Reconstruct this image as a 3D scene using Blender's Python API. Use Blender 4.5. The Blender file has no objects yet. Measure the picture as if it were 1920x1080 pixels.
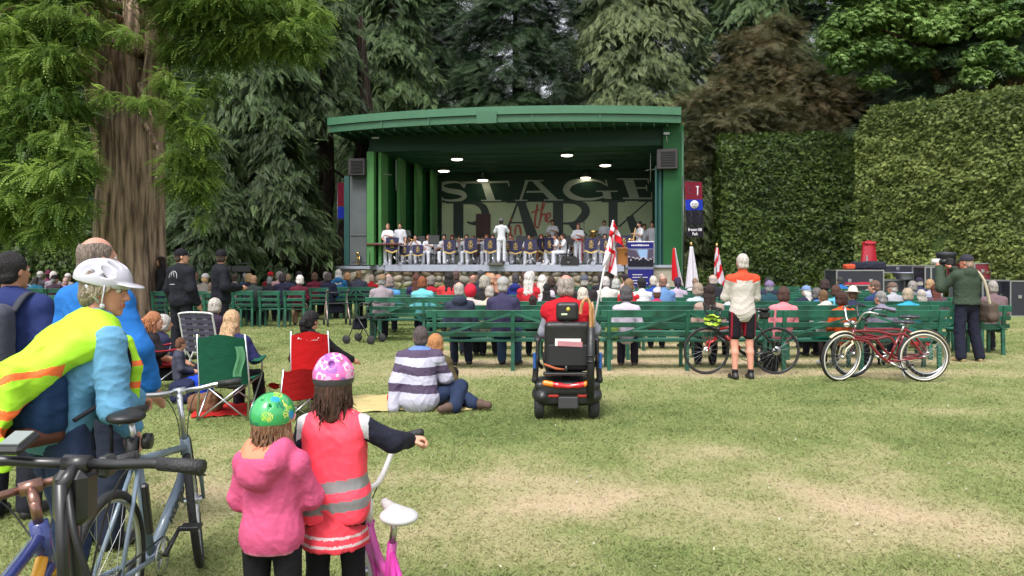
import bpy, math, random
import numpy as np
from mathutils import Vector, Matrix, Euler, noise as mnoise
R = math.radians
PI = math.pi
random.seed(7)
sc = bpy.context.scene
col = sc.collection
# ------------------------------------------------------------------ camera
W, H, F, HZ, CH = 1920., 1080., 1450., 492., 1.6
cd = bpy.data.cameras.new('camera')
cd.sensor_width = 36.0
cd.lens = F / W * 36.0
cd.shift_y = (HZ - H / 2) / W
cd.clip_start = 0.05
cd.clip_end = 600
cam = bpy.data.objects.new('camera', cd)
cam.location = (0, 0, CH)
cam.rotation_euler = (R(90), 0, 0)
col.objects.link(cam)
sc.camera = cam
# ------------------------------------------------------------------ sky, sun, exposure
SUN_EL, SUN_AZ = R(58), R(200)
world = bpy.data.worlds.new('World')
sc.world = world
world.use_nodes = True
wn = world.node_tree
wn.nodes.clear()
wo = wn.nodes.new('ShaderNodeOutputWorld')
wb = wn.nodes.new('ShaderNodeBackground')
ws = wn.nodes.new('ShaderNodeTexSky')
ws.sky_type = 'NISHITA'
ws.sun_disc = False
ws.sun_elevation = SUN_EL
ws.sun_rotation = SUN_AZ
ws.air_density = 1.0
ws.dust_density = 4.0
whs = wn.nodes.new('ShaderNodeHueSaturation')
whs.inputs['Saturation'].default_value = 0.22
wn.links.new(ws.outputs[0], whs.inputs['Color'])
wn.links.new(whs.outputs[0], wb.inputs['Color'])
wb.inputs['Strength'].default_value = 0.15
wn.links.new(wb.outputs[0], wo.inputs['Surface'])
sl = bpy.data.lights.new('sun', 'SUN')
sl.energy = 1.5
sl.angle = R(14)
sl.color = (1.0, 0.965, 0.91)
sun = bpy.data.objects.new('sun', sl)
sun.rotation_euler = (R(90) - SUN_EL, 0, R(180) - SUN_AZ)
col.objects.link(sun)
sc.view_settings.view_transform = 'Standard'
sc.view_settings.look = 'None'
sc.view_settings.gamma = 1.0
sc.view_settings.exposure = 0.93
sc.render.engine = 'CYCLES'
sc.cycles.max_bounces = 5
sc.cycles.diffuse_bounces = 3
sc.cycles.glossy_bounces = 2
sc.cycles.transmission_bounces = 3
sc.cycles.transparent_max_bounces = 6
sc.cycles.use_denoising = True
sc.cycles.use_adaptive_sampling = True
sc.cycles.adaptive_threshold = 0.02
def P(px, py, Y):
 return Vector(((px - 960) / F * Y, Y, CH + (HZ - py) / F * Y))
def PX(px, Y):
 return (px - 960) / F * Y
def ZZ(py, Y):
 return CH + (HZ - py) / F * Y
def lin(c):
 return tuple(((v / 12.92) if v <= 0.04045 else ((v + 0.055) / 1.055) ** 2.4) for v in [x / 255. for x in c])
# ------------------------------------------------------------------ materials
MATS = {}
def mat(name, c, rough=0.6, metal=0.0, var=0.12, vscale=6.0, bump=0.0, bscale=40.0, spec=0.5, emit=0.0, coat=0.0, stretch=None, sheen=0.0, detail=4.0, bdist=.02):
 """one procedural material; c is a linear colour"""
 if name in MATS:
  return MATS[name]
 m = bpy.data.materials.new(name)
 m.use_nodes = True
 nt = m.node_tree
 b = nt.nodes['Principled BSDF']
 b.inputs['Roughness'].default_value = rough
 b.inputs['Metallic'].default_value = metal
 b.inputs['Specular IOR Level'].default_value = spec
 if coat: b.inputs['Coat Weight'].default_value = coat
 if sheen: b.inputs['Sheen Weight'].default_value = sheen
 tc = nt.nodes.new('ShaderNodeTexCoord')
 src = tc.outputs['Object']
 if stretch:
  mp = nt.nodes.new('ShaderNodeMapping')
  mp.inputs['Scale'].default_value = stretch
  nt.links.new(src, mp.inputs['Vector'])
  src = mp.outputs[0]
 n = nt.nodes.new('ShaderNodeTexNoise')
 n.inputs['Scale'].default_value = vscale
 n.inputs['Detail'].default_value = detail
 nt.links.new(src, n.inputs['Vector'])
 mx = nt.nodes.new('ShaderNodeMix')
 mx.data_type = 'RGBA'
 mx.inputs['A'].default_value = (*[max(0, v * (1 - var)) for v in c], 1)
 mx.inputs['B'].default_value = (*[min(1, v * (1 + var)) for v in c], 1)
 if var >= .39:
  mr = nt.nodes.new('ShaderNodeMapRange'); mr.inputs['From Min'].default_value = .38; mr.inputs['From Max'].default_value = .62
  nt.links.new(n.outputs['Fac'], mr.inputs['Value']); nt.links.new(mr.outputs[0], mx.inputs['Factor'])
 else:
  nt.links.new(n.outputs['Fac'], mx.inputs['Factor'])
 nt.links.new(mx.outputs['Result'], b.inputs['Base Color'])
 if bump:
  n2 = nt.nodes.new('ShaderNodeTexNoise')
  n2.inputs['Scale'].default_value = bscale
  n2.inputs['Detail'].default_value = 3
  nt.links.new(src, n2.inputs['Vector'])
  bp = nt.nodes.new('ShaderNodeBump')
  bp.inputs['Strength'].default_value = min(1, bump)
  bp.inputs['Distance'].default_value = bdist
  nt.links.new(n2.outputs['Fac'], bp.inputs['Height'])
  nt.links.new(bp.outputs[0], b.inputs['Normal'])
 if emit:
  b.inputs['Emission Color'].default_value = (*c, 1)
  b.inputs['Emission Strength'].default_value = emit
 MATS[name] = m
 return m
def cloth(rgb, name=None, rough=0.85, **k):
 """fabric of an sRGB 0..255 colour as it reads in soft daylight"""
 c = tuple(v * 0.72 for v in lin(rgb))
 return mat(name or 'fabric_%02x%02x%02x' % tuple(int(v) for v in rgb), c, rough, bump=0.35, bscale=14, spec=0.25, var=0.1, vscale=9, **k)
def hairm(rgb):
 c = tuple(v * 0.75 for v in lin(rgb))
 return mat('hair_%02x%02x%02x' % tuple(rgb), c, 0.55, bump=0.8, bscale=60, stretch=(3.2, 3.2, 0.35), var=0.4, vscale=40, spec=0.4)
def skinm(rgb=(214, 160, 134)):
 c = tuple(v * 0.8 for v in lin(rgb))
 return mat('skin_%02x%02x%02x' % tuple(rgb), c, 0.5, var=0.10, vscale=25, spec=0.35)
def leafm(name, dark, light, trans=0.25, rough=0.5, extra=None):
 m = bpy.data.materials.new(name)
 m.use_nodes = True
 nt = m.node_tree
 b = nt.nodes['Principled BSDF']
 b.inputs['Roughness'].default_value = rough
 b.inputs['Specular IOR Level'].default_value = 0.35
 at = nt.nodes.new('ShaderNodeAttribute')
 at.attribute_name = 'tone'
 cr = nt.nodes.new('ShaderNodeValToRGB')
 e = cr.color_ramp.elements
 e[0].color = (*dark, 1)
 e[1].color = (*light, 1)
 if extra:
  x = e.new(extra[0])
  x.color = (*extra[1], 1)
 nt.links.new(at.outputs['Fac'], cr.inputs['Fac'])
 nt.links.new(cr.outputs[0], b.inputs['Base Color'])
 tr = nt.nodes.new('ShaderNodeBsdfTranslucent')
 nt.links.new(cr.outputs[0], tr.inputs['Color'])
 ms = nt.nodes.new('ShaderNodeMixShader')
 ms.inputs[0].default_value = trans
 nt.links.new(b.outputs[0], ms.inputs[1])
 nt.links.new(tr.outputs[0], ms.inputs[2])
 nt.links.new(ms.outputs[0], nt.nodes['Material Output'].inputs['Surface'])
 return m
# ------------------------------------------------------------------ objects
def tag(o, label=None, cat=None, group=None, kind=None):
 if label: o['label'] = label
 if cat: o['category'] = cat
 if group: o['group'] = group
 if kind: o['kind'] = kind
 return o
def empty(name, loc=(0, 0, 0), rz=0.0, label=None, cat=None, group=None, rx=0, ry=0):
 o = bpy.data.objects.new(name, None)
 o.empty_display_size = 0.2
 o.location = loc
 o.rotation_euler = (rx, ry, rz)
 col.objects.link(o)
 return tag(o, label, cat, group)
def copy_tree(o, parent=None):
 c = o.copy()
 col.objects.link(c)
 c.parent = parent
 for ch in list(o.children):
  copy_tree(ch, c)
 return c
class MB:
 """collects shapes; build() links them as ONE mesh object"""
 def __init__(s):
  s.v = []; s.f = []; s.m = []; s.sm = []
 def add(s, vs, fs, mi=0, smooth=False, M=None):
  b = len(s.v)
  if M is not None:
   vs = [M @ Vector(v) for v in vs]
  s.v += [tuple(v) for v in vs]
  for f in fs:
   s.f.append(tuple(b + i for i in f)); s.m.append(mi); s.sm.append(smooth)
  return s
 def box(s, c, size, rot=None, mi=0, bev=0.0):
  x, y, z = [d / 2 for d in size]
  M = Matrix.Translation(c)
  if rot is not None:
   M = M @ (rot if isinstance(rot, Matrix) else Euler(rot).to_matrix().to_4x4())
  if bev <= 0:
   vs = [(i * x, j * y, k * z) for i in (-1, 1) for j in (-1, 1) for k in (-1, 1)]
   fs = [(0, 1, 3, 2), (4, 6, 7, 5), (0, 4, 5, 1), (2, 3, 7, 6), (0, 2, 6, 4), (1, 5, 7, 3)]
   return s.add(vs, fs, mi, False, M)
  b = min(bev, x * .9, y * .9, z * .9)
  vs = []; idx = {}
  for i in (-1, 1):
   for j in (-1, 1):
    for k in (-1, 1):
     idx[(i, j, k, 0)] = len(vs); vs.append((i * x, j * (y - b), k * (z - b)))
     idx[(i, j, k, 1)] = len(vs); vs.append((i * (x - b), j * y, k * (z - b)))
     idx[(i, j, k, 2)] = len(vs); vs.append((i * (x - b), j * (y - b), k * z))
  fs = []
  for i in (-1, 1):
   q = [idx[(i, -1, -1, 0)], idx[(i, 1, -1, 0)], idx[(i, 1, 1, 0)], idx[(i, -1, 1, 0)]]
   fs.append(q if i > 0 else q[::-1])
   q = [idx[(-1, i, -1, 1)], idx[(-1, i, 1, 1)], idx[(1, i, 1, 1)], idx[(1, i, -1, 1)]]
   fs.append(q if i > 0 else q[::-1])
   q = [idx[(-1, -1, i, 2)], idx[(1, -1, i, 2)], idx[(1, 1, i, 2)], idx[(-1, 1, i, 2)]]
   fs.append(q if i > 0 else q[::-1])
   for j in (-1, 1):
    fs.append([idx[(i, j, -1, 0)], idx[(i, j, 1, 0)], idx[(i, j, 1, 1)], idx[(i, j, -1, 1)]])
    fs.append([idx[(i, -1, j, 0)], idx[(i, 1, j, 0)], idx[(i, 1, j, 2)], idx[(i, -1, j, 2)]])
    fs.append([idx[(-1, i, j, 1)], idx[(1, i, j, 1)], idx[(1, i, j, 2)], idx[(-1, i, j, 2)]])
    for k in (-1, 1):
     fs.append([idx[(i, j, k, 0)], idx[(i, j, k, 1)], idx[(i, j, k, 2)]])
  return s.add(vs, fs, mi, False, M)
 def bar(s, a, b, w, d, mi=0, up=(0, 0, 1)):
  a = Vector(a); b = Vector(b); t = b - a
  L = t.length
  t.normalize()
  u = Vector(up)
  if abs(t.dot(u)) > 0.98: u = Vector((0, 1, 0))
  x = t.cross(u).normalized(); y = x.cross(t)
  M = Matrix((x, t, y)).transposed().to_4x4()
  M.translation = (a + b) / 2
  return s.box((0, 0, 0), (w, L, d), M, mi) if False else s.add(
   [(i * w / 2, j * L / 2, k * d / 2) for i in (-1, 1) for j in (-1, 1) for k in (-1, 1)],
   [(0, 1, 3, 2), (4, 6, 7, 5), (0, 4, 5, 1), (2, 3, 7, 6), (0, 2, 6, 4), (1, 5, 7, 3)], mi, False, M)
 def tube(s, pts, r, n=8, mi=0, cap=True, closed=False, flat=1.0):
  pts = [Vector(p) for p in pts]
  if not isinstance(r, (list, tuple)): r = [r] * len(pts)
  N = len(pts)
  vs = []; fs = []
  up = None
  for i, p in enumerate(pts):
   if closed:
    t = pts[(i + 1) % N] - pts[i - 1]
   else:
    t = pts[min(i + 1, N - 1)] - pts[max(i - 1, 0)]
   if t.length < 1e-9: t = Vector((0, 0, 1))
   t.normalize()
   if up is None:
    up = Vector((0, 0, 1)) if abs(t.z) < 0.9 else Vector((1, 0, 0))
   x = up - t * up.dot(t)
   if x.length < 1e-6: x = t.orthogonal()
   x.normalize(); y = t.cross(x); up = x
   for k in range(n):
    a = 2 * PI * k / n
    vs.append(p + x * (math.cos(a) * r[i]) + y * (math.sin(a) * r[i] * flat))
  for i in range(N if closed else N - 1):
   for k in range(n):
    a, b = i * n + k, i * n + (k + 1) % n
    c, d = ((i + 1) % N) * n + (k + 1) % n, ((i + 1) % N) * n + k
    fs.append((a, b, c, d))
  if cap and not closed:
   fs.append(tuple(range(n))[::-1]); fs.append(tuple((N - 1) * n + k for k in range(n)))
  return s.add(vs, fs, mi, True)
 def ell(s, c, r, mi=0, rot=None, nu=12, nv=8, M=None):
  if not isinstance(r, (list, tuple)): r = (r, r, r)
  vs = []; fs = []
  for j in range(nv + 1):
   ph = PI * j / nv
   for i in range(nu):
    th = 2 * PI * i / nu
    vs.append((r[0] * math.sin(ph) * math.cos(th), r[1] * math.sin(ph) * math.sin(th), r[2] * math.cos(ph)))
  for j in range(nv):
   for i in range(nu):
    fs.append((j * nu + i, (j + 1) * nu + i, (j + 1) * nu + (i + 1) % nu, j * nu + (i + 1) % nu))
  T = Matrix.Translation(c)
  if rot is not None: T = T @ Euler(rot).to_matrix().to_4x4()
  if M is not None: T = M @ T
  return s.add(vs, fs, mi, True, T)
 def lathe(s, prof, n=16, mi=0, M=None, smooth=True):
  """prof: list of (r, z)"""
  vs = []; fs = []
  for (r, z) in prof:
   for k in range(n):
    a = 2 * PI * k / n
    vs.append((r * math.cos(a), r * math.sin(a), z))
  for j in range(len(prof) - 1):
   for k in range(n):
    fs.append((j * n + k, j * n + (k + 1) % n, (j + 1) * n + (k + 1) % n, (j + 1) * n + k))
  return s.add(vs, fs, mi, smooth, M)
 def prism(s, outline, y0, y1, mi=0, M=None):
  """outline in x,z; extruded along y"""
  n = len(outline)
  vs = [(x, y0, z) for x, z in outline] + [(x, y1, z) for x, z in outline]
  fs = [tuple(range(n)), tuple(range(2 * n - 1, n - 1, -1))]
  for i in range(n):
   j = (i + 1) % n
   fs.append((i, j, n + j, n + i)[::-1])
  return s.add(vs, fs, mi, False, M)
 def sheet(s, fn, nu, nv, mi=0, thick=0.0, smooth=True):
  """fn(u,v)->point, 0..1; a cloth sheet, with a back at thick"""
  vs = [Vector(fn(i / nu, j / nv)) for j in range(nv + 1) for i in range(nu + 1)]
  fs = [(j * (nu + 1) + i, j * (nu + 1) + i + 1, (j + 1) * (nu + 1) + i + 1, (j + 1) * (nu + 1) + i) for j in range(nv) for i in range(nu)]
  return s.add(vs, fs, mi, smooth)
 def build(s, name, mats, parent=None, loc=None):
  me = bpy.data.meshes.new(name)
  me.from_pydata(s.v, [], s.f)
  if not isinstance(mats, (list, tuple)): mats = [mats]
  for m in mats: me.materials.append(m)
  me.polygons.foreach_set('material_index', s.m)
  me.polygons.foreach_set('use_smooth', s.sm)
  me.update()
  o = bpy.data.objects.new(name, me)
  if parent is not None: o.parent = parent
  if loc is not None: o.location = loc
  col.objects.link(o)
  return o
def np_mesh(name, V, Fq, mats, tone=None, mi=None, smooth=False, parent=None):
 """V (n,3) and Fq (m,k) arrays -> linked mesh object"""
 me = bpy.data.meshes.new(name)
 k = Fq.shape[1]
 me.vertices.add(len(V)); me.vertices.foreach_set('co', np.ascontiguousarray(V, dtype=np.float32).ravel())
 me.loops.add(Fq.size); me.loops.foreach_set('vertex_index', np.ascontiguousarray(Fq, dtype=np.int32).ravel())
 me.polygons.add(len(Fq))
 me.polygons.foreach_set('loop_start', np.arange(0, Fq.size, k, dtype=np.int32))
 me.polygons.foreach_set('loop_total', np.full(len(Fq), k, dtype=np.int32))
 for m in (mats if isinstance(mats, (list, tuple)) else [mats]): me.materials.append(m)
 if mi is not None: me.polygons.foreach_set('material_index', np.asarray(mi, dtype=np.int32))
 me.polygons.foreach_set('use_smooth', np.full(len(Fq), smooth, dtype=bool))
 me.update(calc_edges=True)
 if tone is not None:
  a = me.attributes.new('tone', 'FLOAT', 'POINT')
  a.data.foreach_set('value', np.asarray(tone, dtype=np.float32))
 o = bpy.data.objects.new(name, me)
 if parent is not None: o.parent = parent
 col.objects.link(o)
 return o
# ------------------------------------------------------------------ smooth-blended solids (signed distance -> surface)
class Solid:
 """ops: smooth unions of tapered capsules / ellipsoids / boxes, cuts; then one continuous surface"""
 def __init__(s, k=0.02):
  s.ops = []; s.k = k
 def cap(s, a, b, ra, rb=None, k=None, sub=False):
  s.ops.append(('c', np.array(a, float), np.array(b, float), float(ra), float(ra if rb is None else rb), s.k if k is None else k, sub)); return s
 def chain(s, pts, rs, k=None):
  for i in range(len(pts) - 1): s.cap(pts[i], pts[i + 1], rs[i], rs[i + 1], k)
  return s
 def ell(s, c, r, rot=None, k=None, sub=False):
  if not isinstance(r, (tuple, list)): r = (r, r, r)
  Rm = np.array(rot.to_3x3() if isinstance(rot, Matrix) else (Euler(rot).to_matrix() if rot is not None else Matrix.Identity(3)))
  s.ops.append(('e', np.array(c, float), np.array(r, float), Rm, None, s.k if k is None else k, sub)); return s
 def box(s, c, h, rot=None, rnd=0.01, k=None, sub=False):
  Rm = np.array(rot.to_3x3() if isinstance(rot, Matrix) else (Euler(rot).to_matrix() if rot is not None else Matrix.Identity(3)))
  s.ops.append(('b', np.array(c, float), np.array(h, float), Rm, rnd, s.k if k is None else k, sub)); return s
 def cut(s, p, n):
  """remove what lies on the side the normal points to"""
  s.ops.append(('p', np.array(p, float), np.array(n, float) / np.linalg.norm(n), None, None, 0, True)); return s
 def inflate(s, d):
  s.ops.append(('i', None, None, d, None, 0, False)); return s
 def bounds(s):
  lo = np.full(3, 1e9); hi = -lo
  for o in s.ops:
   if o[0] == 'c' and not o[6]:
    r = max(o[3], o[4])
    lo = np.minimum(lo, np.minimum(o[1], o[2]) - r); hi = np.maximum(hi, np.maximum(o[1], o[2]) + r)
   elif o[0] in 'eb' and not o[6]:
    r = np.abs(o[3]) @ o[2] if o[0] == 'b' else np.full(3, o[2].max())
    lo = np.minimum(lo, o[1] - r); hi = np.maximum(hi, o[1] + r)
  return lo, hi
 def surface(s, vox, wrinkle=0.0, wscale=9.0, seed=0):
  lo, hi = s.bounds()
  pad = 0.03 + 3 * vox
  lo = lo - pad; hi = hi + pad
  n = np.ceil((hi - lo) / vox).astype(int) + 1
  D = np.full(n, 0.5, dtype=np.float32)
  ax = [lo[i] + vox * np.arange(n[i]) for i in range(3)]
  for o in s.ops:
   t = o[0]
   if t == 'i':
    D -= o[3]; continue
   if t == 'p':
    d = ((ax[0] - o[1][0]) * o[2][0])[:, None, None] + ((ax[1] - o[1][1]) * o[2][1])[None, :, None] + ((ax[2] - o[1][2]) * o[2][2])[None, None, :]
    D = np.maximum(D, d.astype(np.float32)); continue
   if t == 'c':
    r = max(o[3], o[4]); l = np.minimum(o[1], o[2]) - r; h = np.maximum(o[1], o[2]) + r
   else:
    r = np.full(3, np.linalg.norm(o[2])) if t == 'b' else np.full(3, o[2].max()); l = o[1] - r; h = o[1] + r
   mg = o[5] * 1.2 + 3 * vox
   i0 = np.clip(np.floor((l - mg - lo) / vox).astype(int), 0, n); i1 = np.clip(np.ceil((h + mg - lo) / vox).astype(int) + 1, 0, n)
   if (i1 <= i0).any(): continue
   X, Y, Z = np.meshgrid(*[ax[i][i0[i]:i1[i]].astype(np.float32) for i in range(3)], indexing='ij', sparse=True)
   if t == 'c':
    a, b = o[1], o[2]; ab = b - a; L2 = max(float(ab @ ab), 1e-9)
    tt = ((X - a[0]) * ab[0] + (Y - a[1]) * ab[1] + (Z - a[2]) * ab[2]) / L2
    tt = np.clip(tt, 0, 1)
    d = np.sqrt((X - a[0] - tt * ab[0]) ** 2 + (Y - a[1] - tt * ab[1]) ** 2 + (Z - a[2] - tt * ab[2]) ** 2) - (o[3] + tt * (o[4] - o[3]))
   else:
    c, rr, Rm = o[1], o[2], o[3]
    dx, dy, dz = X - c[0], Y - c[1], Z - c[2]
    q = [dx * Rm[0, i] + dy * Rm[1, i] + dz * Rm[2, i] for i in range(3)]
    if t == 'e':
     k0 = np.sqrt(sum((q[i] / rr[i]) ** 2 for i in range(3))) + 1e-6
     k1 = np.sqrt(sum((q[i] / rr[i] ** 2) ** 2 for i in range(3))) + 1e-6
     d = k0 * (k0 - 1) / k1
    else:
     e = [np.abs(q[i]) - (rr[i] - o[4]) for i in range(3)]
     d = np.sqrt(sum(np.maximum(e[i], 0) ** 2 for i in range(3))) + np.minimum(np.maximum(np.maximum(e[0], e[1]), e[2]), 0) - o[4]
   sl_ = tuple(slice(i0[i], i1[i]) for i in range(3))
   cur = D[sl_]
   k = max(o[5], 1e-5)
   if o[6]:
    d = -d
    hh = np.clip(0.5 - 0.5 * (cur - d) / k, 0, 1)
    D[sl_] = cur * (1 - hh) + d * hh + k * hh * (1 - hh)
   else:
    hh = np.clip(0.5 + 0.5 * (cur - d) / k, 0, 1)
    D[sl_] = cur * (1 - hh) + d * hh - k * hh * (1 - hh)
  if wrinkle:
   rs = np.random.RandomState(seed)
   X, Y, Z = np.meshgrid(*[ax[i].astype(np.float32) for i in range(3)], indexing='ij', sparse=True)
   w = 0
   for q in range(5):
    dv = rs.randn(3); dv[2] *= 1.5; dv /= np.linalg.norm(dv)
    fr = wscale * (1 + q * 0.7)
    ph = rs.rand() * 6
    wv = np.sin(fr * (X * dv[0] + Y * dv[1] + Z * dv[2]) * 2.2 + 1.7 * np.sin(X * fr * 1.1 + ph) + 1.4 * np.sin(Z * fr * 0.9 + ph * 2) + ph)
    w = w + (1 - np.abs(wv)) ** 2 / (1 + q * 0.5)
   D -= (wrinkle * (w * 0.55 - 0.40)).astype(np.float32)
  S = D < 0
  c8 = [(i, j, k) for i in (0, 1) for j in (0, 1) for k in (0, 1)]
  sub = lambda A, o_: A[o_[0]:A.shape[0] - 1 + o_[0], o_[1]:A.shape[1] - 1 + o_[1], o_[2]:A.shape[2] - 1 + o_[2]]
  cnt = sum(sub(S, o_).astype(np.int8) for o_ in c8)
  act = (cnt > 0) & (cnt < 8)
  I = np.argwhere(act)
  vals = np.stack([D[I[:, 0] + o_[0], I[:, 1] + o_[1], I[:, 2] + o_[2]] for o_ in c8], 1)
  acc = np.zeros((len(I), 3)); nn = np.zeros(len(I))
  for a in range(8):
   for b in range(a + 1, 8):
    dlt = np.abs(np.array(c8[a]) - np.array(c8[b]))
    if dlt.sum() != 1: continue
    va, vb = vals[:, a], vals[:, b]
    cr = (va < 0) != (vb < 0)
    t = np.where(cr, va / np.where(cr, va - vb, 1), 0)
    p = np.array(c8[a])[None] + t[:, None] * (np.array(c8[b]) - np.array(c8[a]))[None]
    acc += np.where(cr[:, None], p, 0); nn += cr
  V = lo + vox * (I + acc / nn[:, None])
  idx = np.full(act.shape, -1, dtype=np.int32)
  idx[tuple(I.T)] = np.arange(len(I))
  Fs = []
  for axn in range(3):
   o1 = [0, 0, 0]; o1[axn] = 1
   u, v = (axn + 1) % 3, (axn + 2) % 3
   A = S[tuple(slice(0, S.shape[i] - (1 if i == axn else 0)) for i in range(3))]
   B = S[tuple(slice(1 if i == axn else 0, S.shape[i]) for i in range(3))]
   E = np.argwhere(A != B)
   ok = (E[:, u] > 0) & (E[:, v] > 0) & (E[:, u] < S.shape[u] - 1) & (E[:, v] < S.shape[v] - 1)
   E = E[ok]
   sg = A[tuple(E.T)]
   def at(du, dv):
    q = E.copy(); q[:, u] += du; q[:, v] += dv
    return idx[tuple(q.T)]
   q = np.stack([at(-1, -1), at(0, -1), at(0, 0), at(-1, 0)], 1)
   q = np.where(sg[:, None], q, q[:, ::-1])
   Fs.append(q)
  Fq = np.concatenate(Fs)
  Fq = Fq[(Fq >= 0).all(1)]
  return V, Fq
 def build(s, name, mats, vox, parent=None, paint=None, wrinkle=0.0, wscale=9.0, seed=0, loc=None):
  V, Fq = s.surface(vox, wrinkle, wscale, seed)
  mi = None
  if paint is not None:
   C = V[Fq].mean(1)
   mi = paint(C[:, 0], C[:, 1], C[:, 2]).astype(np.int32)
  o = np_mesh(name, V, Fq, mats, mi=mi, smooth=True, parent=parent)
  if loc is not None: o.location = loc
  return o
# ================================================================== SETTING
def vnoise(x, y, scale, seed=0, oct=3):
 rs = np.random.RandomState(seed)
 G = rs.rand(256, 256)
 out = 0; amp = 1; tot = 0
 for o in range(oct):
  u = x * scale * 2 ** o + 37.3 * o + 100; v = y * scale * 2 ** o + 11.7 * o + 100
  iu = np.floor(u).astype(int); iv = np.floor(v).astype(int)
  fu = u - iu; fv = v - iv
  fu = fu * fu * (3 - 2 * fu); fv = fv * fv * (3 - 2 * fv)
  g = lambda a, b: G[a % 256, b % 256]
  out = out + amp * ((g(iu, iv) * (1 - fu) + g(iu + 1, iv) * fu) * (1 - fv) + (g(iu, iv + 1) * (1 - fu) + g(iu + 1, iv + 1) * fu) * fv)
  tot += amp; amp *= 0.5
 return out / tot
PATCH = []
for (px, py, w, h, s) in [(960, 960, 170, 60, .85), (1000, 915, 140, 30, .5), (1480, 925, 140, 26, .65), (1620, 980, 200, 36, .75), (1850, 1000, 150, 40, .7), (1130, 938, 110, 26, .6),
                          (1330, 838, 60, 16, .5), (1640, 838, 22, 20, .5), (1800, 770, 220, 10, .45), (1150, 745, 90, 12, .45), (1500, 700, 340, 8, .5),
                          (1000, 1045, 120, 16, .35), (420, 950, 140, 60, .75), (400, 850, 90, 30, .6), (330, 905, 120, 40, .7), (1240, 1000, 60, 15, .35), (1700, 1060, 140, 12, -.3), (1250, 1050, 200, 25, -.35),
                          (1180, 800, 120, 25, -.25), (900, 800, 120, 30, -.3), (1700, 900, 90, 16, .4), (1900, 880, 60, 22, .5), (700, 900, 60, 40, .4), (760, 1010, 70, 40, .45)]:
 Y = F * CH / (py - HZ); Y0 = F * CH / (py + h - HZ); Y1 = F * CH / (py - h - HZ)
 PATCH.append((PX(px, Y), Y, w / F * Y, (Y1 - Y0) / 2, s))
def dryness(x, y):
 d = 0.27 + 0.5 * (vnoise(x, y, 0.5, 3, 4) - 0.42) + 0.45 * (vnoise(x, y, 2.6, 5, 4) - 0.5)
 for (cx, cy, rx, ry, s) in PATCH:
  q = ((x - cx) / rx) ** 2 + ((y - cy) / ry) ** 2
  d = d + .56 * s * np.exp(-q * .8) * (0.05 + 1.8 * vnoise(x, y, 2.4, 9, 5) ** 1.4)
 for k in range(7):
  yy = 11.15 + 1.25 * k
  inx = 1 / (1 + np.exp(-(x + 1.6) * 4)) / (1 + np.exp((x - 7.2) * 3))
  d = d + inx * (0.75 if k else .6) * np.exp(-((y - yy - .1) / 0.42) ** 2) * (0.3 + 1.1 * vnoise(x, y, 1.4, 12, 3))
 d = d - 0.16 * np.exp(-((y - 18) / 5.0) ** 2) * (x < 0) - .1 * (y < 10) * (y > 6.5) * (vnoise(x, y, .35, 22, 2))
 return np.clip(d, 0, 1)
def grass_mat():
 m = bpy.data.materials.new('lawn_grass')
 m.use_nodes = True
 nt = m.node_tree; b = nt.nodes['Principled BSDF']
 b.inputs['Roughness'].default_value = 0.85
 b.inputs['Specular IOR Level'].default_value = 0.15
 at = nt.nodes.new('ShaderNodeAttribute'); at.attribute_name = 'tone'
 tc = nt.nodes.new('ShaderNodeTexCoord')
 n = nt.nodes.new('ShaderNodeTexNoise'); n.inputs['Scale'].default_value = 9; n.inputs['Detail'].default_value = 8; n.inputs['Roughness'].default_value = .75
 mp = nt.nodes.new('ShaderNodeMapping'); mp.inputs['Scale'].default_value = (1.0, .55, 1)
 nt.links.new(tc.outputs['Object'], mp.inputs[0]); nt.links.new(mp.outputs[0], n.inputs['Vector'])
 ma = nt.nodes.new('ShaderNodeMath'); ma.operation = 'MULTIPLY_ADD'; ma.inputs[1].default_value = 0.9; ma.inputs[2].default_value = -0.45
 nt.links.new(n.outputs['Fac'], ma.inputs[0])
 ad = nt.nodes.new('ShaderNodeMath'); ad.operation = 'ADD'; ad.use_clamp = True
 nt.links.new(at.outputs['Fac'], ad.inputs[0]); nt.links.new(ma.outputs[0], ad.inputs[1])
 cr = nt.nodes.new('ShaderNodeValToRGB'); e = cr.color_ramp.elements
 e[0].position = 0; e[0].color = (.115, .16, .048, 1)
 e[1].position = 1; e[1].color = (.42, .33, .215, 1)
 x = e.new(.3); x.color = (.18, .22, .075, 1)
 x = e.new(.6); x.color = (.31, .285, .15, 1)
 nt.links.new(ad.outputs[0], cr.inputs['Fac']); nt.links.new(cr.outputs[0], b.inputs['Base Color'])
 n2 = nt.nodes.new('ShaderNodeTexNoise'); n2.inputs['Scale'].default_value = 45; n2.inputs['Detail'].default_value = 4
 nt.links.new(tc.outputs['Object'], n2.inputs['Vector'])
 bp = nt.nodes.new('ShaderNodeBump'); bp.inputs['Strength'].default_value = .7; bp.inputs['Distance'].default_value = .03
 nt.links.new(n2.outputs['Fac'], bp.inputs['Height']); nt.links.new(bp.outputs[0], b.inputs['Normal'])
 return m
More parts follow.
